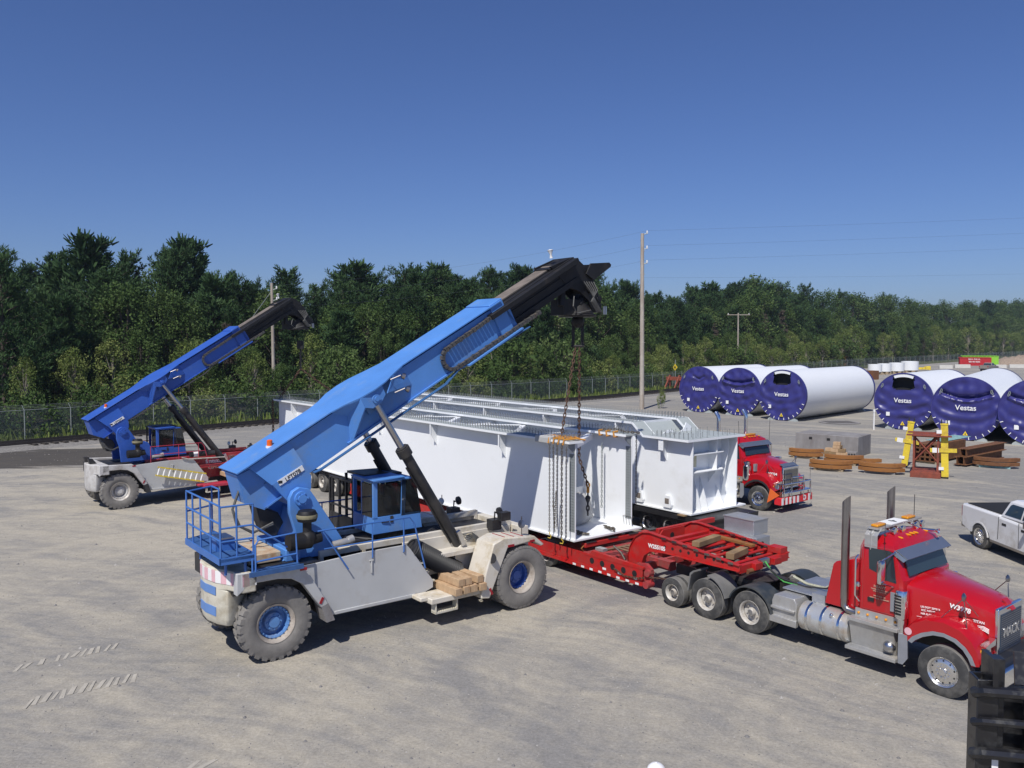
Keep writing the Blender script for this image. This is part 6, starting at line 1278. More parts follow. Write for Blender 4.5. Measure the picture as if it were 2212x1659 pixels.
# tool box with sloped lid
tb_=thing('tool_box','stepped silver tread plate tool box beyond the red gooseneck','tool box',FT.w(0,0),R(-52))
m=MB(); m.bx(-7.35,-6.05,1.22,1.85,1.18,1.62); m.build('lower_box','aluTread',tb_,bevel=.01)
m=MB(); m.bx(-7.30,-6.3,1.45,2.1,1.62,2.02); m.build('upper_box','aluTread',tb_,bevel=.01)
m=MB(); m.bx(-7.32,-6.28,1.43,2.12,2.02,2.04); m.build('box_lid','alu',tb_)
m=MB(); m.bx(-7.2,-6.2,1.3,1.9,.5,1.18); m.build('box_stand','black',tb_)
m=MB(); m.lathe([(0,0),(.06,0),(.06,.01),(0,.01)],(-6.05,1.5,1.45),(1,0,0),12); m.build('box_vent','dark',tb_)
def beam(nm,lab,cat,c,sz,rz,mt,grp=None,tilt=0,F=FT,h0=-52):
    w_=F.w(c[0],c[1]); o=MB(); o.box((0,0,0),sz); q=o.build(nm,mt,None,bevel=.008); q.location=(w_[0],w_[1],c[2]); q.rotation_euler=(0,tilt,R(h0+rz)); return tag(q,lab,cat,grp)
beam('timber_block','long timber block lying across the gooseneck bars, furthest back','timber',(-6.55,-.25,1.70),(.22,1.1,.14),8,'woodO')
beam('timber_block','short timber block on the gooseneck beside the front crossbeam','timber',(-5.50,-.35,1.60),(.22,.85,.16),12,'woodO')
beam('timber_block','thin rusty plank lying along the gooseneck bars','timber',(-6.2,.45,1.66),(1.3,.16,.07),-5,'rustO')
# timbers on the reach stacker side step
TB=[((-2.08,-1.66,.85),'front lower timber nearest the panel'),((-1.82,-1.66,.85),'second lower timber in shadow'),((-1.56,-1.66,.85),'third lower timber in the bottom layer'),((-1.30,-1.66,.85),'lower timber nearest the front wheel'),((-1.92,-1.62,1.04),'upper timber on the left'),((-1.66,-1.60,1.04),'upper timber in the middle'),((-1.38,-1.63,1.04),'upper timber on the right')]
for (c,l) in TB: beam('timber_beam',l+' on the reach stacker step','timber',(c[0]-.02*(c[2]>1),c[1],c[2]),(.20,.95+rng.uniform(-.08,.05),.18),rng.uniform(-7,7),'wood','timbers stacked on the reach stacker step',F=FA,h0=38)
# ---------------- second reach stacker ----------------
FB=Fr(-12.31,39.17,41); q=FB.w(-.65,-.10)
cB=thing('reach_stacker','smaller looking reach stacker with dark blue boom, red deck and pale rear, at left','reach stacker',q,R(41),sc_=.90)
reach_stacker(cB,dict(blue='blueB',mid='redB',body='redB',rail='redRail',platform=False,hub='whiteB',hub2='dbhub',panel='greyP',fender='whiteB',cw='whiteB',rim='rim',num='LFT077',rod=.30,boomT=(-.55,.11,2.4),ext=.30,cabx=-1.0,duct=False))
text('maker_lettering','fantuzzi',.27,'white',cB,TX((-1.85,-.90,1.74),(1,0,0),(0,0,1)),.012)
text('model_lettering','CS45k',.27,'white',cB,TX((-1.80,-.90,1.45),(1,0,0),(0,0,1)),.010)
m=MB(); m.prism([(-3.0,.95),(-1.3,.95),(-1.0,1.95),(-3.4,1.95)],-.885,-.865); m.build('red_panel','redB',cB)
ld=thing('ladder','yellow railed aluminium ladder hung along the pale stacker side','ladder',FB.w(-5.05,-1.52,1.28),R(41))
a=Vector((0,0,0)); d=Vector((2.05,0,-.50)); u=Vector((.10,0,.34))
m=MB()
for o in (a,a+u): m.loft([[o+Vector((0,y,z)) for y,z in ((-.03,-.03),(.03,-.03),(.03,.03),(-.03,.03))],[o+d+Vector((0,y,z)) for y,z in ((-.03,-.03),(.03,-.03),(.03,.03),(-.03,.03))]])
m.build('ladder_rail','yellow',ld)
m=MB()
for i in range(9): m.cyl(a+d*(i+.35)/9,a+u+d*(i+.35)/9,.034,n=6)
m.build('rungs','white',ld)
for i,(x,z) in enumerate(((-2.05,1.02),(-1.85,1.02),(-1.65,1.02),(-1.95,1.22),(-1.75,1.22))): beam('timber_beam',('lower left','lower middle','lower right','upper left','upper right')[i]+' weathered timber on the red front step of the smaller crane','timber',(x,-1.45,z),(.19,.8,.18),rng.uniform(-3,3),'wood','timbers stacked on the smaller crane',F=FB,h0=41)
# chains of the second stacker holding the girder's other end
h2=Vector(FB.w(2.45,0,6.98)); l2=thing('lifting_chains','rusty lifting chains hanging from the smaller boom onto the girder left end','chain sling',tuple(h2),0)
m=MB(); m.box((0,0,-.2),(.3,.2,.4)); m.cyl((0,0,0),(0,0,-1.5),.05,n=6); m.build('hook_block','blackB',l2)
for k,(x,y) in enumerate(((-32.2,-1.5),(-30.9,1.2))):
    m=MB(); chain(m,[(0,0,-1.4),Vector(T(x,y,4.1))-h2],.2,.024); m.build('chain_leg','chain',l2)
for k,(x,l) in enumerate(((-32.55,'leftmost thin chain hanging at the girder left end'),(-32.42,'second thin chain hanging at the girder left end'))):
    o=T(x,-1.72,4.0); t=thing('hanging_chain',l,'chain',tuple(o)); m=MB(); chain(m,[(0,0,0),(0,0,-2.8)],.14,.014); m.build('links','chain',t)
t=thing('beam_clamps','orange clamp hooks on the far left flange of the near girder','clamp',tuple(T(-30.0,1.3,4.08)),R(-52)); m=MB()
for i in range(3): m.tube([(.25*i,-.3,-.1),(.25*i,-.3,.05),(.25*i,.1,.07),(.25*i+.1,.3,.05)],.05,6)
m.build('clamp_hook','orange',t)
# ---------------- tower sections ----------------
def tube_section(lab,x,y,hd,L_,var,r=2.2,far=1.):
    t=thing('tower_section',lab,'tower section',(x,y,0),R(hd),'white tower sections lying in the yard')
    m=MB(); z=r+.03; n=56; m.lathe([(r-.10,.0),(r-.0,0),(r,.02),(r*(1+(far-1)*.9),L_-.02),(r*far,L_),(r*far-.1,L_),(r-.1,0)],(0,0,z),(1,0,0),n); m.build('tower_shell','tower',t,ang=25)
    m=MB(); m.lathe([(0,0),(r*far-.05,0)],(L_+.02,0,z),(1,0,0),n); m.lathe([(r*far+.015,-.3),(r*far+.02,.03),(r*far-.1,.05)],(L_,0,z),(1,0,0),n); m.build('rear_cover','tarp',t)
    # front cover as a sagging sheet
    rr=random.Random(int(x*10)); m=MB(); K=44; V=[]; Fc=[]; 
    A=[(-.72*r,.70*r*.78),(.72*r,.70*r*.78)]
    def disp(u,v):
        d=0
        for k in range(9):
            an=rr_[k]; d+=.035*math.sin((u*math.cos(an)+v*math.sin(an))*(1.6+.9*k)+3*k)
        s=math.hypot(u-A[0][0],v-A[0][1]); s2=math.hypot(u-A[1][0],v-A[1][1])
        if var!=1: d+=.085*math.sin((s+s2)*5.4+rr_[0])*math.exp(-((v+.2)/(1.3))**2)*(1 if var in(2,3,4) else .6)
        d+=.05*math.sin(math.atan2(v,u)*17+rr_[1])*max(0,(math.hypot(u,v)/r-.45))
        return d*.62*(1-math.exp(-((u/1.15)**2+((v-.05)/.5)**2)))
    rr_=[rr.uniform(0,6.28) for _ in range(9)]
    def opening(u,v):
        if var==3: return abs(u)<.80 and v>1.0
        return False
    idx={}
    for i in range(K+1):
        for j in range(K+1):
            u=-1+2*i/K; v=-1+2*j/K  # square to disc map
            U=u*math.sqrt(1-v*v/2)*r*1.0; Vv=v*math.sqrt(1-u*u/2)*r*1.0; e=max(0,1-math.hypot(U,Vv)/r); f=min(1,e*6)
            dx=-(.06+disp(U,Vv)*f)
            if var in (2,4) : # pocket fold
                yy=.62*r*.78-.34*(1-(U/(.75*r))**2)*(1.3 if var==4 else 1)
                if abs(U)<.75*r: dx+= -.16*math.exp(-((Vv-yy+.10)/.10)**2)*f+ .28*math.exp(-((Vv-yy-.14)/.12)**2)*f
            if var==1 and abs(U)<.7: dx+= .13*math.exp(-((Vv-(1.0+.5*abs(U)))/.10)**2)*(1 if Vv<2 else 0) -.08*math.exp(-((Vv-(.8+.5*abs(U)))/.08)**2)
            idx[(i,j)]=len(V); V.append((dx,-U,z+Vv))
    for i in range(K):
        for j in range(K):
            c=[V[idx[p]] for p in ((i,j),(i+1,j),(i+1,j+1),(i,j+1))]; cu=-sum(q[1] for q in c)/4; cv=sum(q[2] for q in c)/4-z
            if opening(cu,cv-.0+.12*(1-(cu/.8)**2) if var==3 else cv): continue
            Fc.append((idx[(i,j)],idx[(i+1,j)],idx[(i+1,j+1)],idx[(i,j+1)]))
    m.add(V,Fc); cov=m.build('cover','tarp',t,ang=80,fix=False)
    m=MB(); m.lathe([(r+.012,.22),(r+.03,.0),(r+.0,-.07),(r-.06,-.06)],(0,0,z),(1,0,0),n); m.build('cover_hem','tarp',cov)
    if var==3:
        m=MB(); m.lathe([(0,.6),(r-.12,.6)],(0,0,z),(1,0,0),n); m.build('tube_inside','dark',t)
        m=MB(); m.lathe([(r-.32,-.005),(r-.02,-.005),(r-.02,.02),(r-.32,.02)],(0,0,z),(1,0,0),14,70,110) if False else m.prism([((r-.02)*math.sin(a)*-1,z+(r-.02)*math.cos(a)) for a in [(-.36+.06*k) for k in range(13)]]+[((r-.30)*math.sin(a)*-1,z+(r-.30)*math.cos(a)) for a in [(.36-.06*k) for k in range(13)]],-.03,0,'x'); m.build('tube_flange','tower',t)
    text('cover_lettering','Vestas',.50*(r/2.2),'white',cov,TX((-.16,0,z+.06),(0,-1,0),(0,0,1)),.007)
    m=MB(); m.bx(-.15,-.13,.95,1.22,z-1.18,z-.88); m.build('document_pouch','white',cov)
    m=MB(); m.plate([(-.14,-.02+.16,z-1.85),(-.14,-.02-.16,z-1.85),(-.14,-.02,z-1.56)],(-.02,0,0)); wt=m.build('warning_sticker','stickery',cov)
    m=MB(); m.plate([(-.165,.03,z-1.80),(-.165,-.07,z-1.80),(-.165,-.02,z-1.66)],(-.004,0,0)); m.build('sticker_symbol','black',wt)
    for k in range(12):
        a=R(200+k*140/11.); 
        m=MB(); m.box((-.10,-(r-.12)*math.cos(a),z+(r-.12)*math.sin(a)),(.03,.05,.2),Matrix.Rotation(a-PI/2,3,'X') if False else Matrix.Rotation(-(a+PI/2)*-1,3,'X').inverted()); m.build('tie_strap','white',cov)
    for s in (-1,1):
        m=MB(); c=(-.14,s*.70*r,z+.56*r); m.tube([(c[0],c[1]+.05*math.cos(2*PI*k/8),c[2]+.13*math.sin(2*PI*k/8)) for k in range(8)],.025,5,closed=True); m.tube([(c[0]-.02,c[1]+s*.07+.04*math.cos(2*PI*k/8),c[2]-.12+.09*math.sin(2*PI*k/8)) for k in range(8)],.02,5,closed=True); m.build('shackle','galvF',cov)
        m=MB(); m.prism([(s*.55,0),(s*1.35,0),(s*1.3,.12),(s*1.0,.35),(s*.6,.2)],.0,.35,'x'); m.build('transport_foot','galvW',t)
        m=MB(); m.prism([(s*.55,0),(s*1.35,0),(s*1.3,.12),(s*1.0,.35),(s*.6,.2)],L_-.4,L_,'x'); m.build('transport_foot','galvW',t)
    return t
tube_section('white tower tube with blue cover, leftmost of the five whole ones',18.2,80.1,45,11.5,1)
tube_section('second white tower tube from the left, blue cover folded in a smile',21.07,76.5,45,12.3,2)
tube_section('third tower tube from the left, black opening at the top of its blue cover',23.54,71.64,45,14.8,3)
tube_section('white tower tube right of the gap, black opening in its wrinkled cover',30.61,64.3,47,11.5,3)
tube_section('nearest whole tower tube, wide drooping fold in its blue cover, flared far end',31.66,57.3,54,19,4,far=1.06)
tube_section('tower tube cut off by the right edge of the photo',34.6,54.2,54,17,4)
# ---------------- pickups ----------------
def pickup(root,paint,full=True):
    W=MB
    # local: x forward (0 = rear axle), y left; right side plane y=-.98
    P=[(-1.05,.62),(-1.05,1.28),(-1.0,1.34),(.98,1.34),(1.02,1.30),(3.55,1.24),(4.75,1.12),(4.98,1.0),(5.02,.62),(4.95,.45),(4.42,.42),(4.33,.62),(4.10,.80),(3.86,.86),(3.60,.80),(3.40,.62),(3.32,.42),(.58,.42),(.50,.62),(.30,.80),(0,.87),(-.28,.80),(-.48,.62),(-.54,.45)]
    m=W(); secs=[]
    for y,g in ((-.99,.05),(-.94,0),(-.2,0),(.2,0),(.94,0),(.99,.05)): secs.append([(x-(g if x>4.5 else (-g if x<-.9 else 0)),y,z-(g if z>1.1 else 0)) for x,z in P])
    m.loft(secs); body=m.build('body',paint,root,ang=30,bevel=.02)
    m=W(); m.bx(-.92,.96,-.84,.84,1.30,1.37); m.build('bed_liner','dark' if full else 'black',body)
    m=W()
    def r(z,x0,x1,h): return [(x0,-h,z),(x1,-h,z),(x1+.0,h,z),(x0,h,z)]
    m.loft([r(1.30,1.02,3.35,.93),r(1.36,1.02,3.22,.91),r(1.82,1.22,2.45,.76),r(1.90,1.35,2.25,.66)]); cabn=m.build('cabin',paint,root,ang=30,bevel=.04)
    for s in (-1,1):
        def sp(x,z): f=(z-1.36)/.46; return (x,s*(.917-.15*f),z)
        m=W(); m.plate([sp(1.20,1.40),sp(1.98,1.40),sp(1.98,1.77),sp(1.42,1.77),sp(1.33,1.72)],(0,s*.006,0)); m.build('rear_side_window','glassT',cabn,smooth=False)
        m=W(); m.plate([sp(2.06,1.40),sp(2.98,1.36),sp(2.52,1.75),sp(2.06,1.77)],(0,s*.006,0)); m.build('front_side_window','glassT',cabn,smooth=False)
        m=W(); m.prism([(.98,.55),(1.0,.55),(1.04,1.3),(1.02,1.3)],min(s*.985,s*.996),max(s*.985,s*.996)); m.prism([(2.02,.50),(2.035,.50),(2.035,1.3),(2.02,1.3)],min(s*.985,s*.996),max(s*.985,s*.996)); m.build('door_gaps','black',body)
        for x in (1.30,2.25):
            m=W(); m.bx(x-.11,x+.11,min(s*.98,s*1.0),max(s*.98,s*1.0),1.05,1.13); m.build('door_handle','black',body,bevel=.02)
        m=W(); m.box((2.62,s*1.12,1.36),(.10,.26,.22)); m.build('wing_mirror','chromeD',body,bevel=.03)
        m=W(); m.bx(.6,3.3,min(s*.96,s*1.0),max(s*.96,s*1.0),.38,.46); m.build('sill','chromeD',body)
        for x in (0,3.86):
            road_wheel(root,(x,s*.86,.41),.415,.27,.27,s,'disc',rimmat='rimAl')
            m=W(); m.prism(arch(x,.41,.44,.49,8,172,12),min(s*.965,s*1.0),max(s*.965,s*1.0)); m.build('wheel_arch',paint,body)
        m=W(); m.bx(-1.06,-1.0,min(s*.80,s*.97),max(s*.80,s*.97),.90,1.25); m.build('tail_lamp','refl',body)
    m=W(); m.plate([(1.19,-.70,1.76),(1.19,.70,1.76),(1.03,.82,1.42),(1.03,-.82,1.42)],(-.01,0,0)); m.build('rear_window','glassT',cabn,smooth=False)
    m=W(); m.plate([(3.18,-.80,1.40),(3.18,.80,1.40),(2.52,.68,1.78),(2.52,-.68,1.78)],(.012,0,.012)); m.build('windscreen','glassT',cabn,smooth=False)
    m=W(); m.bx(-1.2,-1.02,-.9,.9,.50,.66); m.build('rear_bumper','chromeD',body,bevel=.02)
    m=W(); m.bx(-.9,4.7,-.75,.75,.28,.5); m.build('underbody','black',root)
pk_=thing('pickup_truck','silver crew cab pickup parked at the right edge behind the red truck','pickup truck',(16.72,27.48,0),R(-88)); pickup(pk_,'silver')
p2=thing('pickup_truck','tan pickup far away in front of the red container','pickup truck',(107.2,186.5,0),R(40)); pickup(p2,'brownCar',False)
# ---------------- yard stores ----------------
def simple(nm,lab,cat,mb,mt,loc,rz,grp=None,bevel=.01):
    o=mb.build(nm,mt,None,bevel=bevel); o.location=loc; o.rotation_euler=(0,0,rz); return tag(o,lab,cat,grp)
a=Vector((17.8,51.49)); b=Vector((20.69,49.0)); rz=math.atan2(b.y-a.y,b.x-a.x)
m=MB(); m.bx(0,3.82,0,2.35,0,1.21); s_=thing('concrete_block','large stained grey concrete block standing behind the rusty flanges','concrete block',(a.x,a.y,0),rz); m.build('block_body','conc',s_,bevel=.02)
for x in (.85,1.95): m=MB(); m.bx(x,x+.2,-.004,.02,.86,1.02); m.build('lifting_recess','dark',s_)
m=MB(); m.bx(.9,3.7,.5,1.6,1.21,1.225); m.build('top_sheet','conc',s_)
def flange(x,y,z,rz,rad,lab,span=150,mt='rustO',h=.20):
    m=MB(); n=18; w_=.26; sec=[]
    for i in range(n+1):
        a=R(-span/2+span*i/n); c,s=math.cos(a),math.sin(a); sec.append([((rad-w_)*c-rad*.6,(rad-w_)*s,z),(rad*c-rad*.6,rad*s,z),(rad*c-rad*.6,rad*s,z+h),((rad-w_)*c-rad*.6,(rad-w_)*s,z+h)])
    m.loft(sec); return simple('curved_flange',lab,'steel flange',m,mt,(x,y,0),rz,'rusty curved flanges stacked on pallets',.015)
def pallet(x,y,rz,lab,mt='woodG',w_=1.5):
    m=MB()
    for k in range(3): m.bx(-w_/2,w_/2,-.5+.42*k,-.38+.42*k,0,.1)
    for k in range(6): m.bx(-w_/2+k*w_/6,-w_/2+k*w_/6+.14,-.55,.55,.1,.13)
    return simple('pallet',lab,'pallet',m,mt,(x,y,0),rz,'pallets under the flanges',0)
ST=[(17.55,48.9,.6,1.0,'left of the timber blocks',2,'rustO','woodG'),(17.2,44.2,.45,1.1,'in the front row nearest the red truck',2,'rustO','woodG'),(18.7,46.2,.5,1.05,'behind the front row by the concrete block',2,'rustO','woodG'),(19.5,43.2,.35,1.15,'left against the rust red frame',2,'rustO','conc'),(26.7,45.2,.4,1.15,'at the right edge under the cut off tube',2,'rust','paleblue')]
for x,y,_,rad,l,n,mt,pm_ in ST:
    pallet(x,y+.1,R(-30),'low pallet under curved flanges, '+l,pm_)
    for k in range(n): flange(x+.02*k,y,.14+k*.235,R(-115+4*k),rad*1.4,('upper' if k else 'lower')+' rusty curved flange, '+l,90,mt)
flange(20.0,46.6,.14,R(-115),1.5,'single flange half hidden behind the front stack',80,'rustO')
bx_=[(0,0,0),(.42,0,0),(.84,.0,0),(0,.4,0),(.42,.42,0),(.1,0,.2),(.55,.02,.2),(.1,.4,.2),(.3,.1,.4),(.55,.3,.4),(.4,.2,.6),(.8,.35,.2)]
for i,(x,y,z) in enumerate(bx_):
    m=MB(); m.box((0,0,.1),(.40,.36,.19)); simple('wood_block','tan timber crib block in the small pile before the concrete block','timber block',m,'wood' if i%3 else 'woodO',(19.25+x*.8-y*.5,49.1+y*.9-x*.5,z+.13),R(-35+rng.uniform(-8,8)),'timber crib blocks in a small pile',.01)
m=MB(); m.box((0,0,.25),(.5,.35,.46)); pb=thing('perforated_block','small pale block with six round holes beside the timber pile','block',(19.95,48.0,.0),R(-35)); m.build('block_body','conc',pb,bevel=.02)
m=MB()
for i in range(3):
    for j in range(2): m.lathe([(0,0),(.055,0),(.055,.004),(0,.004)],(-.15+.15*i,-.176,.17+.16*j),(0,-1,0),10)
m.build('block_holes','dark',pb,smooth=False)
# rust red support frame
fr=thing('support_frame','rust red braced steel frame between two yellow posts','steel frame',(20.6,42.0,0),R(-28))
m=MB(); m.bx(-.15,1.25,-.15,.1,.0,.28); m.bx(-.15,1.25,1.5,1.75,.0,.28); m.bx(-.1,.1,-.1,1.7,.02,.26); m.bx(1.0,1.2,-.1,1.7,.02,.26); m.bx(-.1,1.2,-.1,1.7,.26,.32); m.build('frame_base','rustR',fr,bevel=.01)
for (x,y) in ((0,0),(1.1,0),(0,1.5),(1.1,1.5)):
    m=MB(); m.bx(x-.05,x+.05,y-.05,y+.05,.3,2.12); m.build('frame_leg','rustR',fr)
m=MB()
for a,b in (((0,0,.8),(1.1,0,2.1)),((1.1,0,.8),(0,0,2.1)),((0,0,.9),(0,1.5,2.1)),((1.1,1.5,.9),(1.1,0,2.1)),((1.1,0,.9),(1.1,1.5,2.1)),((0,1.5,.8),(1.1,1.5,2.1))): m.cyl(a,b,.045,n=4)
m.bx(0,1.1,-.03,.03,1.05,1.12) if False else None
m.build('frame_brace','rustR',fr)
m=MB(); m.bx(-.35,1.7,-.25,.25,2.14,2.18); m.bx(-.35,1.45,1.2,1.75,2.14,2.18); m.bx(-.1,1.2,-.08,1.6,2.08,2.14); m.build('frame_top','rustR',fr)
def ypost(x,y,h,lean,rz,lab):
    t=thing('yellow_post',lab,'steel post',(x,y,0),rz); m=MB(); m.T=Matrix.Rotation(R(lean),4,'Y')
    m.bx(-.16,.16,-.15,-.12,.1,h); m.bx(-.16,.16,.12,.15,.1,h); m.bx(-.02,.02,-.12,.12,.1,h); m.build('post_beam','yellow',t)
    m=MB(); m.T=Matrix.Rotation(R(lean),4,'Y'); m.bx(-.65,.55,-.2,-.14,1.35,1.55); m.build('post_bracket','yellow',t)
    m=MB(); m.T=Matrix.Rotation(R(lean),4,'Y'); m.bx(-.18,.18,-.17,.17,h-.02,h+.05); m.build('post_cap','yellow',t)
    m=MB(); m.T=Matrix.Rotation(R(lean),4,'Y'); m.bx(-.55,-.25,-.21,-.13,1.33,1.57); m.bx(-.3,-.05,-.2,-.1,.45,.6); m.bx(-.35,-.12,-.2,-.05,h-.45,h-.28); m.build('white_wrap','white',t)
    m=MB(); m.T=Matrix.Rotation(R(lean),4,'Y'); m.bx(-.15,-.1,-.05,.05,h+.05,h+.25); m.bx(.1,.15,-.05,.05,h+.05,h+.25); m.bx(-.15,.15,-.1,.1,0,.1); m.build('post_lugs','black',t)
ypost(21.95,41.45,2.75,-2,R(-30),'upright yellow steel post right of the rust red frame')
ypost(21.75,45.4,2.5,7,R(-30),'leaning yellow steel post left behind the rust red frame')
# bundles and beams
t=thing('tube_bundle','bundle of rusty square tubes with open ends behind the frame','tube bundle',(23.2,46.9,0),R(40))
m=MB()
for i in range(4):
    for j in range(4):
        y=-i*.28; z=.12+j*.25
        for (a_,b_,c_,d_) in ((y-.13,y+.13,z,z+.03),(y-.13,y+.13,z+.21,z+.24),(y-.13,y-.10,z+.03,z+.21),(y+.10,y+.13,z+.03,z+.21)): m.bx(0,4.2,a_,b_,c_,d_)
m.build('square_tubes','rust',t)
m=MB(); m.bx(.1,.2,-1.2,.3,0,.11); m.bx(3.6,3.7,-1.2,.3,0,.11); m.build('bearers','woodG',t)
m=MB()
for i in range(9): m.bx(.15+.44*i,.42+.44*i,-.9,.15,1.13,1.17)
simple('sheet_stack','stack of pale slatted sheets lying on the tube bundle','sheet stack',m,'paleblue',(24.3,48.0,0),R(40))
for k,(dx,dz) in enumerate(((0,0),(.42,0),(.2,.46),(.55,.46))):
    m=MB(); m.bx(0,5.0,-.15,.15,.1,.13); m.bx(0,5.0,-.15,.15,.52,.55); m.bx(0,5,-.015,.015,.13,.52)
    simple('steel_beam',('lower left','lower right','upper left','upper right')[k]+' rusty I beam in the stack right of the yellow post','steel beam',m,'rust',(24.7+dx*.65,45.3-dx*.5+.2,dz),R(38),'rusty I beams stacked in the yard',.0)
dc=thing('drain_cover','round flat rusty drain cover set in the dusty ground','drain cover',(27.88,69.9,.004),0); m=MB(); m.lathe([(0,0),(1.6,0),(1.7,.03),(1.5,.035),(0,.035)],(0,0,0),(0,0,1),28); m.build('cover_plate','conc',dc)
m=MB()
for i in range(7): m.bx(-1.2,1.2,-.9+.3*i,-.8+.3*i,.036,.042)
m.build('cover_slots','dark',dc)
ms_=thing('marker_stake','thin white stake left of the wrinkled tower cover','stake',(28.3,64.2,0)); m=MB(); m.bx(-.04,.04,-.04,.04,0,1.5); m.build('stake_shaft','white',ms_); m=MB(); m.bx(-.06,.06,-.06,.06,1.4,1.6); m.build('stake_cap','white',ms_)
# far drums, containers
for i,(x,y,rr,h) in enumerate([(73.8,167.5,1.35,1.5),(76.6,169.5,1.35,1.6),(80.3,172,1.5,1.7),(85.2,176.5,1.75,1.9)]):
    t=thing('white_drum','large white ring section, %s of four in the distance'%('first','second','third','fourth')[i],'ring section',(x,y,0),0,'distant white ring sections')
    m=MB(); m.lathe([(0,.6+h-.1),(rr-.1,.6+h-.1),(rr-.1,.6+h),(rr,.6+h),(rr,.6),(0,.6)],(0,0,0),(0,0,1),36); m.build('ring_wall','tower',t)
    m=MB(); m.bx(-rr*.8,rr*.8,-rr*.7,-rr*.5,0,.6); m.bx(-rr*.2,rr*.2,-rr,rr,0,.58); m.bx(-rr*.8,rr*.8,rr*.5,rr*.7,0,.6); m.build('crib','woodG',t)
m=MB(); m.bx(-.8,.8,-.8,.8,0,1.6); simple('rusty_box','square rusty steel box left of the white rings','steel box',m,'rust',(64.3,147,0),R(30))
m=MB(); m.bx(-6,6,-1.2,1.2,0,3.2); simple('rusty_container','long low rusty container roof showing over the third tube','container',m,'rustO',(88,232,0),R(-15))
def skip(lab,x,y,rz,L_,mt,W_=2.4,H_=2.1):
    t=thing('skip_container',lab,'container',(x,y,0),rz); m=MB(); m.bx(0,L_,-.06,0,0,H_); m.bx(0,L_,W_,W_+.06,0,H_); m.bx(0,.06,0,W_,0,H_); m.bx(L_-.06,L_,0,W_,0,H_); m.bx(0,L_,0,W_,.0,.1); m.build('container_body',mt,t)
    m=MB(); n=int(L_/.9)
    for i in range(n+1): m.bx(i*L_/n-.06,i*L_/n+.06,-.16,-.06,0,H_)
    m.bx(-.05,L_+.05,-.17,-.02,H_-.05,H_+.1); m.bx(-.05,L_+.05,W_,W_+.15,H_-.05,H_+.1); m.build('container_ribs',mt,t); return t
rc=skip('long red open top container with white lettering, far right',124.15,228.4,R(-20),7.6,'redC',H_=2.2)
for k,(tx,z_,sz) in enumerate((('B E L O E I L',1.75,.55),('450 464 0030',1.05,.5))): text('container_lettering',tx,sz,'white',rc,TX((3.5,-.19,z_),(1,0,0),(0,0,1)),.01)
skip('lime green open container right behind the red one',126.2,230.8,R(-18),8.8,'greenL',H_=2.6)
for i,(x,y,l) in enumerate(((107,203.2,3.0),(114,208.5,3.6),(122,206.3,3.2),(128,209,3.4))):
    m=MB(); m.prism([(-.35,0),(.35,0),(.2,.9),(-.2,.9)],-l/2,l/2,'x'); simple('concrete_barrier','pale concrete barrier, %s from the left below the red container'%('first','second','third','fourth')[i],'barrier',m,'concL',(x,y,0),R(-12),'concrete barriers in a distant row')
m=MB(); m.bx(-1.6,1.4,-.3,.3,.3,.8); m.prism([(1.0,.3),(2.3,.2),(2.2,1.1),(1.2,1.0)],-.6,.6); m.prism([(-2.6,.4),(-1.6,.3),(-1.6,.8)],-.3,.3); simple('yellow_attachment','small yellow machine attachment lying by the far fence','machine part',m,'yellow',(93.5,189,0),R(-10))
m=MB(); r=random.Random(4); K=14; vs=[]
for i in range(K+1):
    for j in range(K+1):
        x=-9+18*i/K; y=-5+10*j/K; h=max(0,1-(x/8.5)**2-(y/4.8)**2); vs.append((x,y,2.6*h**.6*(.75+.4*r.random()) if h>0 else -.1))
m.add(vs,[(i*(K+1)+j,(i+1)*(K+1)+j,(i+1)*(K+1)+j+1,i*(K+1)+j+1) for i in range(K) for j in range(K)]); simple('spoil_heap','brown spoil heap beside the green container','spoil heap',m,'clay',(146,236,0),0,bevel=0)
# tall weed by the pole
KIND_=KIND['weed0']; t=thing('weed','lone tall weed beside the base of the tall pole','plant',(15.4,84.5,0)); 
for nm,me in (('crown',KIND_[2]),('trunk',KIND_[3])): o=bpy.data.objects.new(nm,me); C.objects.link(o); o.parent=t
t.scale=(.28,.28,.75)
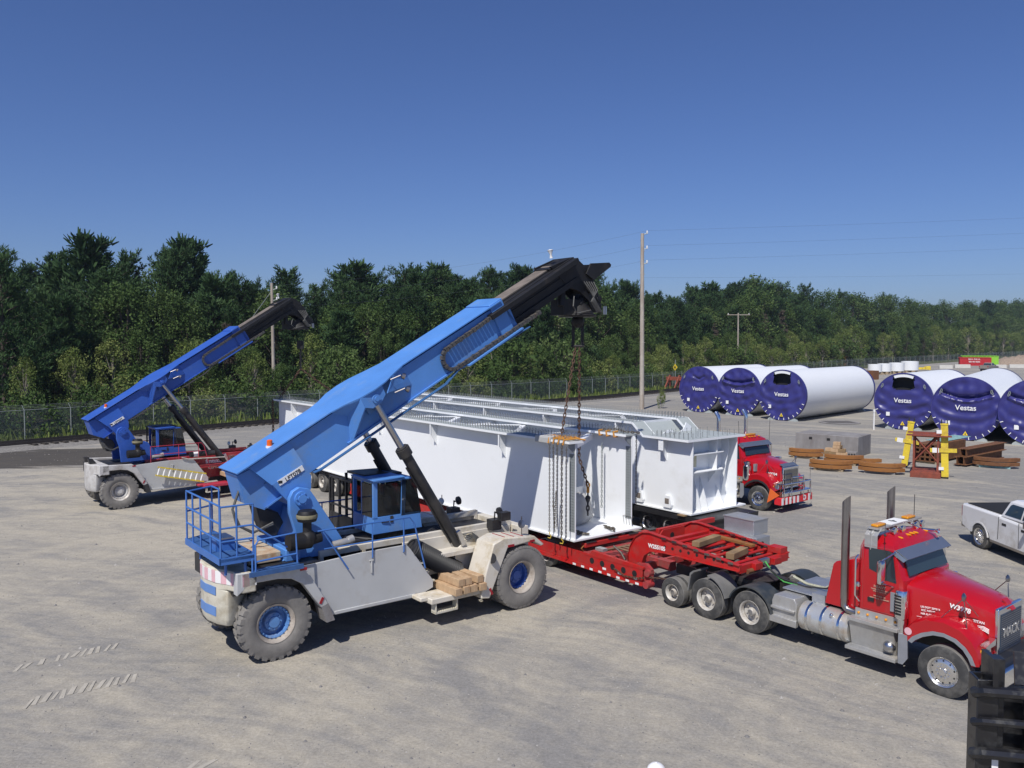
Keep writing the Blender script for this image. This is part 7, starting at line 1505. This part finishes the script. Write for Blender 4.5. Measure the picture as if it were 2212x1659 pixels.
# ---------------- foreground: person in a white hard hat and a black forklift mast ----------------
hx,hy=g0(1420,1650); 
def person(loc,rz):
    t=thing('person','person in a white hard hat standing below, only the hat in view','person',loc,rz)
    H_=1.80; V=[(0,0,.95),(0,0,1.15),(0,0,1.35),(0,0,1.50),(0,0,1.58),(0,.01,1.68),(-.10,0,.92),(-.11,.02,.50),(-.12,-.01,.08),(-.12,.13,.04),(.10,0,.92),(.11,.02,.50),(.12,-.01,.08),(.12,.13,.04),(-.18,0,1.44),(-.25,-.02,1.16),(-.25,.08,.93),(-.25,.12,.84),(.18,0,1.44),(.25,-.02,1.16),(.25,.08,.93),(.25,.12,.84)]
    E=[(0,1),(1,2),(2,3),(3,4),(4,5),(0,6),(6,7),(7,8),(8,9),(0,10),(10,11),(11,12),(12,13),(3,14),(14,15),(15,16),(16,17),(3,18),(18,19),(19,20),(20,21)]
    Rr=[.14,.13,.16,.12,.058,.095,.09,.062,.045,.04,.09,.062,.045,.04,.07,.045,.033,.03,.07,.045,.033,.03]
    me=bpy.data.meshes.new('body'); me.from_pydata(V,E,[]); me.materials.append(M['hiviz']); o=bpy.data.objects.new('body',me); C.objects.link(o); o.parent=t
    sm=o.modifiers.new('skin','SKIN'); 
    lay=me.skin_vertices[0] if me.skin_vertices else None
    if lay is None:
        bm=bmesh.new(); bm.from_mesh(me); bm.verts.layers.skin.verify(); bm.to_mesh(me); bm.free(); lay=me.skin_vertices[0]
    for i,rv in enumerate(Rr): lay.data[i].radius=(rv,rv)
    lay.data[0].use_root=True; o.modifiers.new('sub','SUBSURF').levels=2
    m=MB(); m.sph((0,.015,1.70),.095,14,(.85,1,1.2)); m.sph((0,.115,1.69),.016,6); m.sph((-.085,.01,1.69),.02,6); m.sph((.085,.01,1.69),.02,6); m.build('head','skin',t)
    m=MB(); m.lathe([(.145,0),(.15,.012),(.118,.02),(.117,.06),(.10,.105),(.065,.138),(.02,.152),(0,.153)],(0,.01,1.74),(0,0,1),24); m.tube([(0,-.10,1.80),(0,-.07,1.865),(0,.01,1.897),(0,.09,1.865),(0,.12,1.80)],.012,6); m.build('hard_hat','hat',t)
    for s in (-1,1):
        for k in range(4): m=MB(); m.tube([(s*(.235+.012*k),.125,.82-.002*k),(s*(.235+.012*k),.14,.78),(s*(.235+.012*k),.135,.745)],.008,5); m.build('finger','skin',t)
        m=MB(); m.tube([(s*.225,.12,.83),(s*.20,.15,.80),(s*.205,.165,.775)],.009,5); m.build('thumb','skin',t)
    return t
_a=(1420-1106)/1780; _y=9.72; person((_a*_y*1.02,_y,0),R(160))
fk=thing('forklift_mast','black forklift mast with cylinder rising at the lower right corner','forklift',(5.06,8.0,-.04),R(-8))
for s in (-1,1):
    m=MB(); x=s*.36; m.prism([(x-.10,-.11),(x+.10,-.11),(x+.10,-.08),(x-.07,-.08),(x-.07,.08),(x+.10,.08),(x+.10,.11),(x-.10,.11)],.1,3.70 if s<0 else 3.85,'z'); m.build('outer_upright','blackM',fk,bevel=.008)
    m=MB(); x=s*.24; m.bx(x-.05,x+.05,-.07,.07,.3,3.9); m.build('inner_upright','blackM',fk,bevel=.008)
for z,h in ((3.60,.13),(3.30,.10),(2.98,.14),(.6,.2)):
    m=MB(); m.tube([(-.47,-.06,z-.05),(-.42,-.14,z),(0,-.17,z),(.42,-.14,z),(.47,-.06,z-.05)],h*.42,8); m.build('cross_tie','blackM',fk)
m=MB(); m.plate([(-.12,-.10,3.66),(.16,-.10,3.66),(.24,.10,3.92),(-.05,.10,3.92)],(0,-.02,.015)); m.build('head_plate','blackM',fk)
m=MB(); m.bx(-.34,-.29,-.16,.12,3.62,3.93); m.build('side_cheek','blackM',fk)
m=MB(); m.cyl((.05,-.10,.3),(.05,-.10,3.42),.055,n=14); m.cyl((.05,-.10,3.36),(.05,-.10,3.50),.075,n=14); m.build('lift_cylinder','black',fk)
m=MB(); m.cyl((.05,-.10,3.5),(.05,-.10,3.66),.03,n=12); m.build('piston_rod','steel',fk)
m=MB(); m.tube([(.16,-.14,.5),(.17,-.15,3.2),(.15,-.13,3.45),(.09,-.12,3.42)],.016,6); m.build('hydraulic_hose','galvF',fk)
m=MB(); m.bx(-.34,.30,.03,.06,1.5,3.55); m.build('back_plate','blackM',fk)
m=MB(); m.bx(-.31,-.25,-.118,-.112,2.45,2.98); m.build('label_strip','white',fk); text('label_lettering','LIFT',.11,'black',fk,TX((-.28,-.122,2.72),(0,0,1),(-1,0,0)),.004)
m=MB(); m.bx(-.5,.5,-.22,-.14,.15,.55); m.build('fork_carriage','blackM',fk); 
for s in (-1,1): m=MB(); m.bx(s*.3-.06,s*.3+.06,-1.3,-.22,.1,.15); m.bx(s*.3-.06,s*.3+.06,-.26,-.2,.1,.9); m.build('fork','blackM',fk)
m=MB(); m.bx(-.55,.55,.25,2.2,.35,1.1); m.prism([(1.3,1.1),(2.2,1.1),(2.2,1.4),(1.4,1.5)],-.5,.5,'x'); m.build('forklift_body','yellow',fk,bevel=.05)
for s in (-1,1):
    for y in (.35,1.8): road_wheel(fk,(s*.55,y,.3),.3,.2,.17,s,'disc') if False else None
m=MB()
for s in (-1,1):
    for y in (.45,1.85): m.lathe([(0,-.1),(.27,-.1),(.30,-.07),(.30,.07),(.27,.1),(0,.1)],(s*.55,y,.3),(1,0,0),20)
m.build('wheels','rub',fk)
# ---------------- labels: tell look-alikes apart by their order in view ----------------
ORD='first second third fourth fifth sixth seventh eighth ninth tenth eleventh twelfth thirteenth fourteenth fifteenth sixteenth seventeenth eighteenth nineteenth twentieth'.split()
byl={}
bpy.context.view_layer.update()
for o in list(C.objects):
    if o.parent is None and 'label' in o: byl.setdefault(o['label'],[]).append(o)
for l,os_ in byl.items():
    if len(os_)>1:
        os_.sort(key=lambda o:o.location.x/max(o.location.y,1))
        for i,o in enumerate(os_):
            if i<len(ORD): o['label']='%s, %s from left'%(l,ORD[i])
# ---------------- air ----------------
m_=bpy.data.materials.new('hazeair'); m_.use_nodes=True; _nt=m_.node_tree; _nt.nodes.remove(_nt.nodes['Principled BSDF']); _pv=_nt.nodes.new('ShaderNodeVolumePrincipled'); _pv.inputs['Color'].default_value=(.72,.84,1,1); _pv.inputs['Density'].default_value=.0002; _pv.inputs['Anisotropy'].default_value=.2
_nt.links.new(_pv.outputs[0],_nt.nodes['Material Output'].inputs['Volume']); M['hazeair']=m_
hz=MB(); hz.bx(-420,760,-60,900,-1,36); o=hz.build('haze','hazeair',smooth=False); struct(tag(o,'thin blue summer haze over the yard and wood','haze'),'stuff')
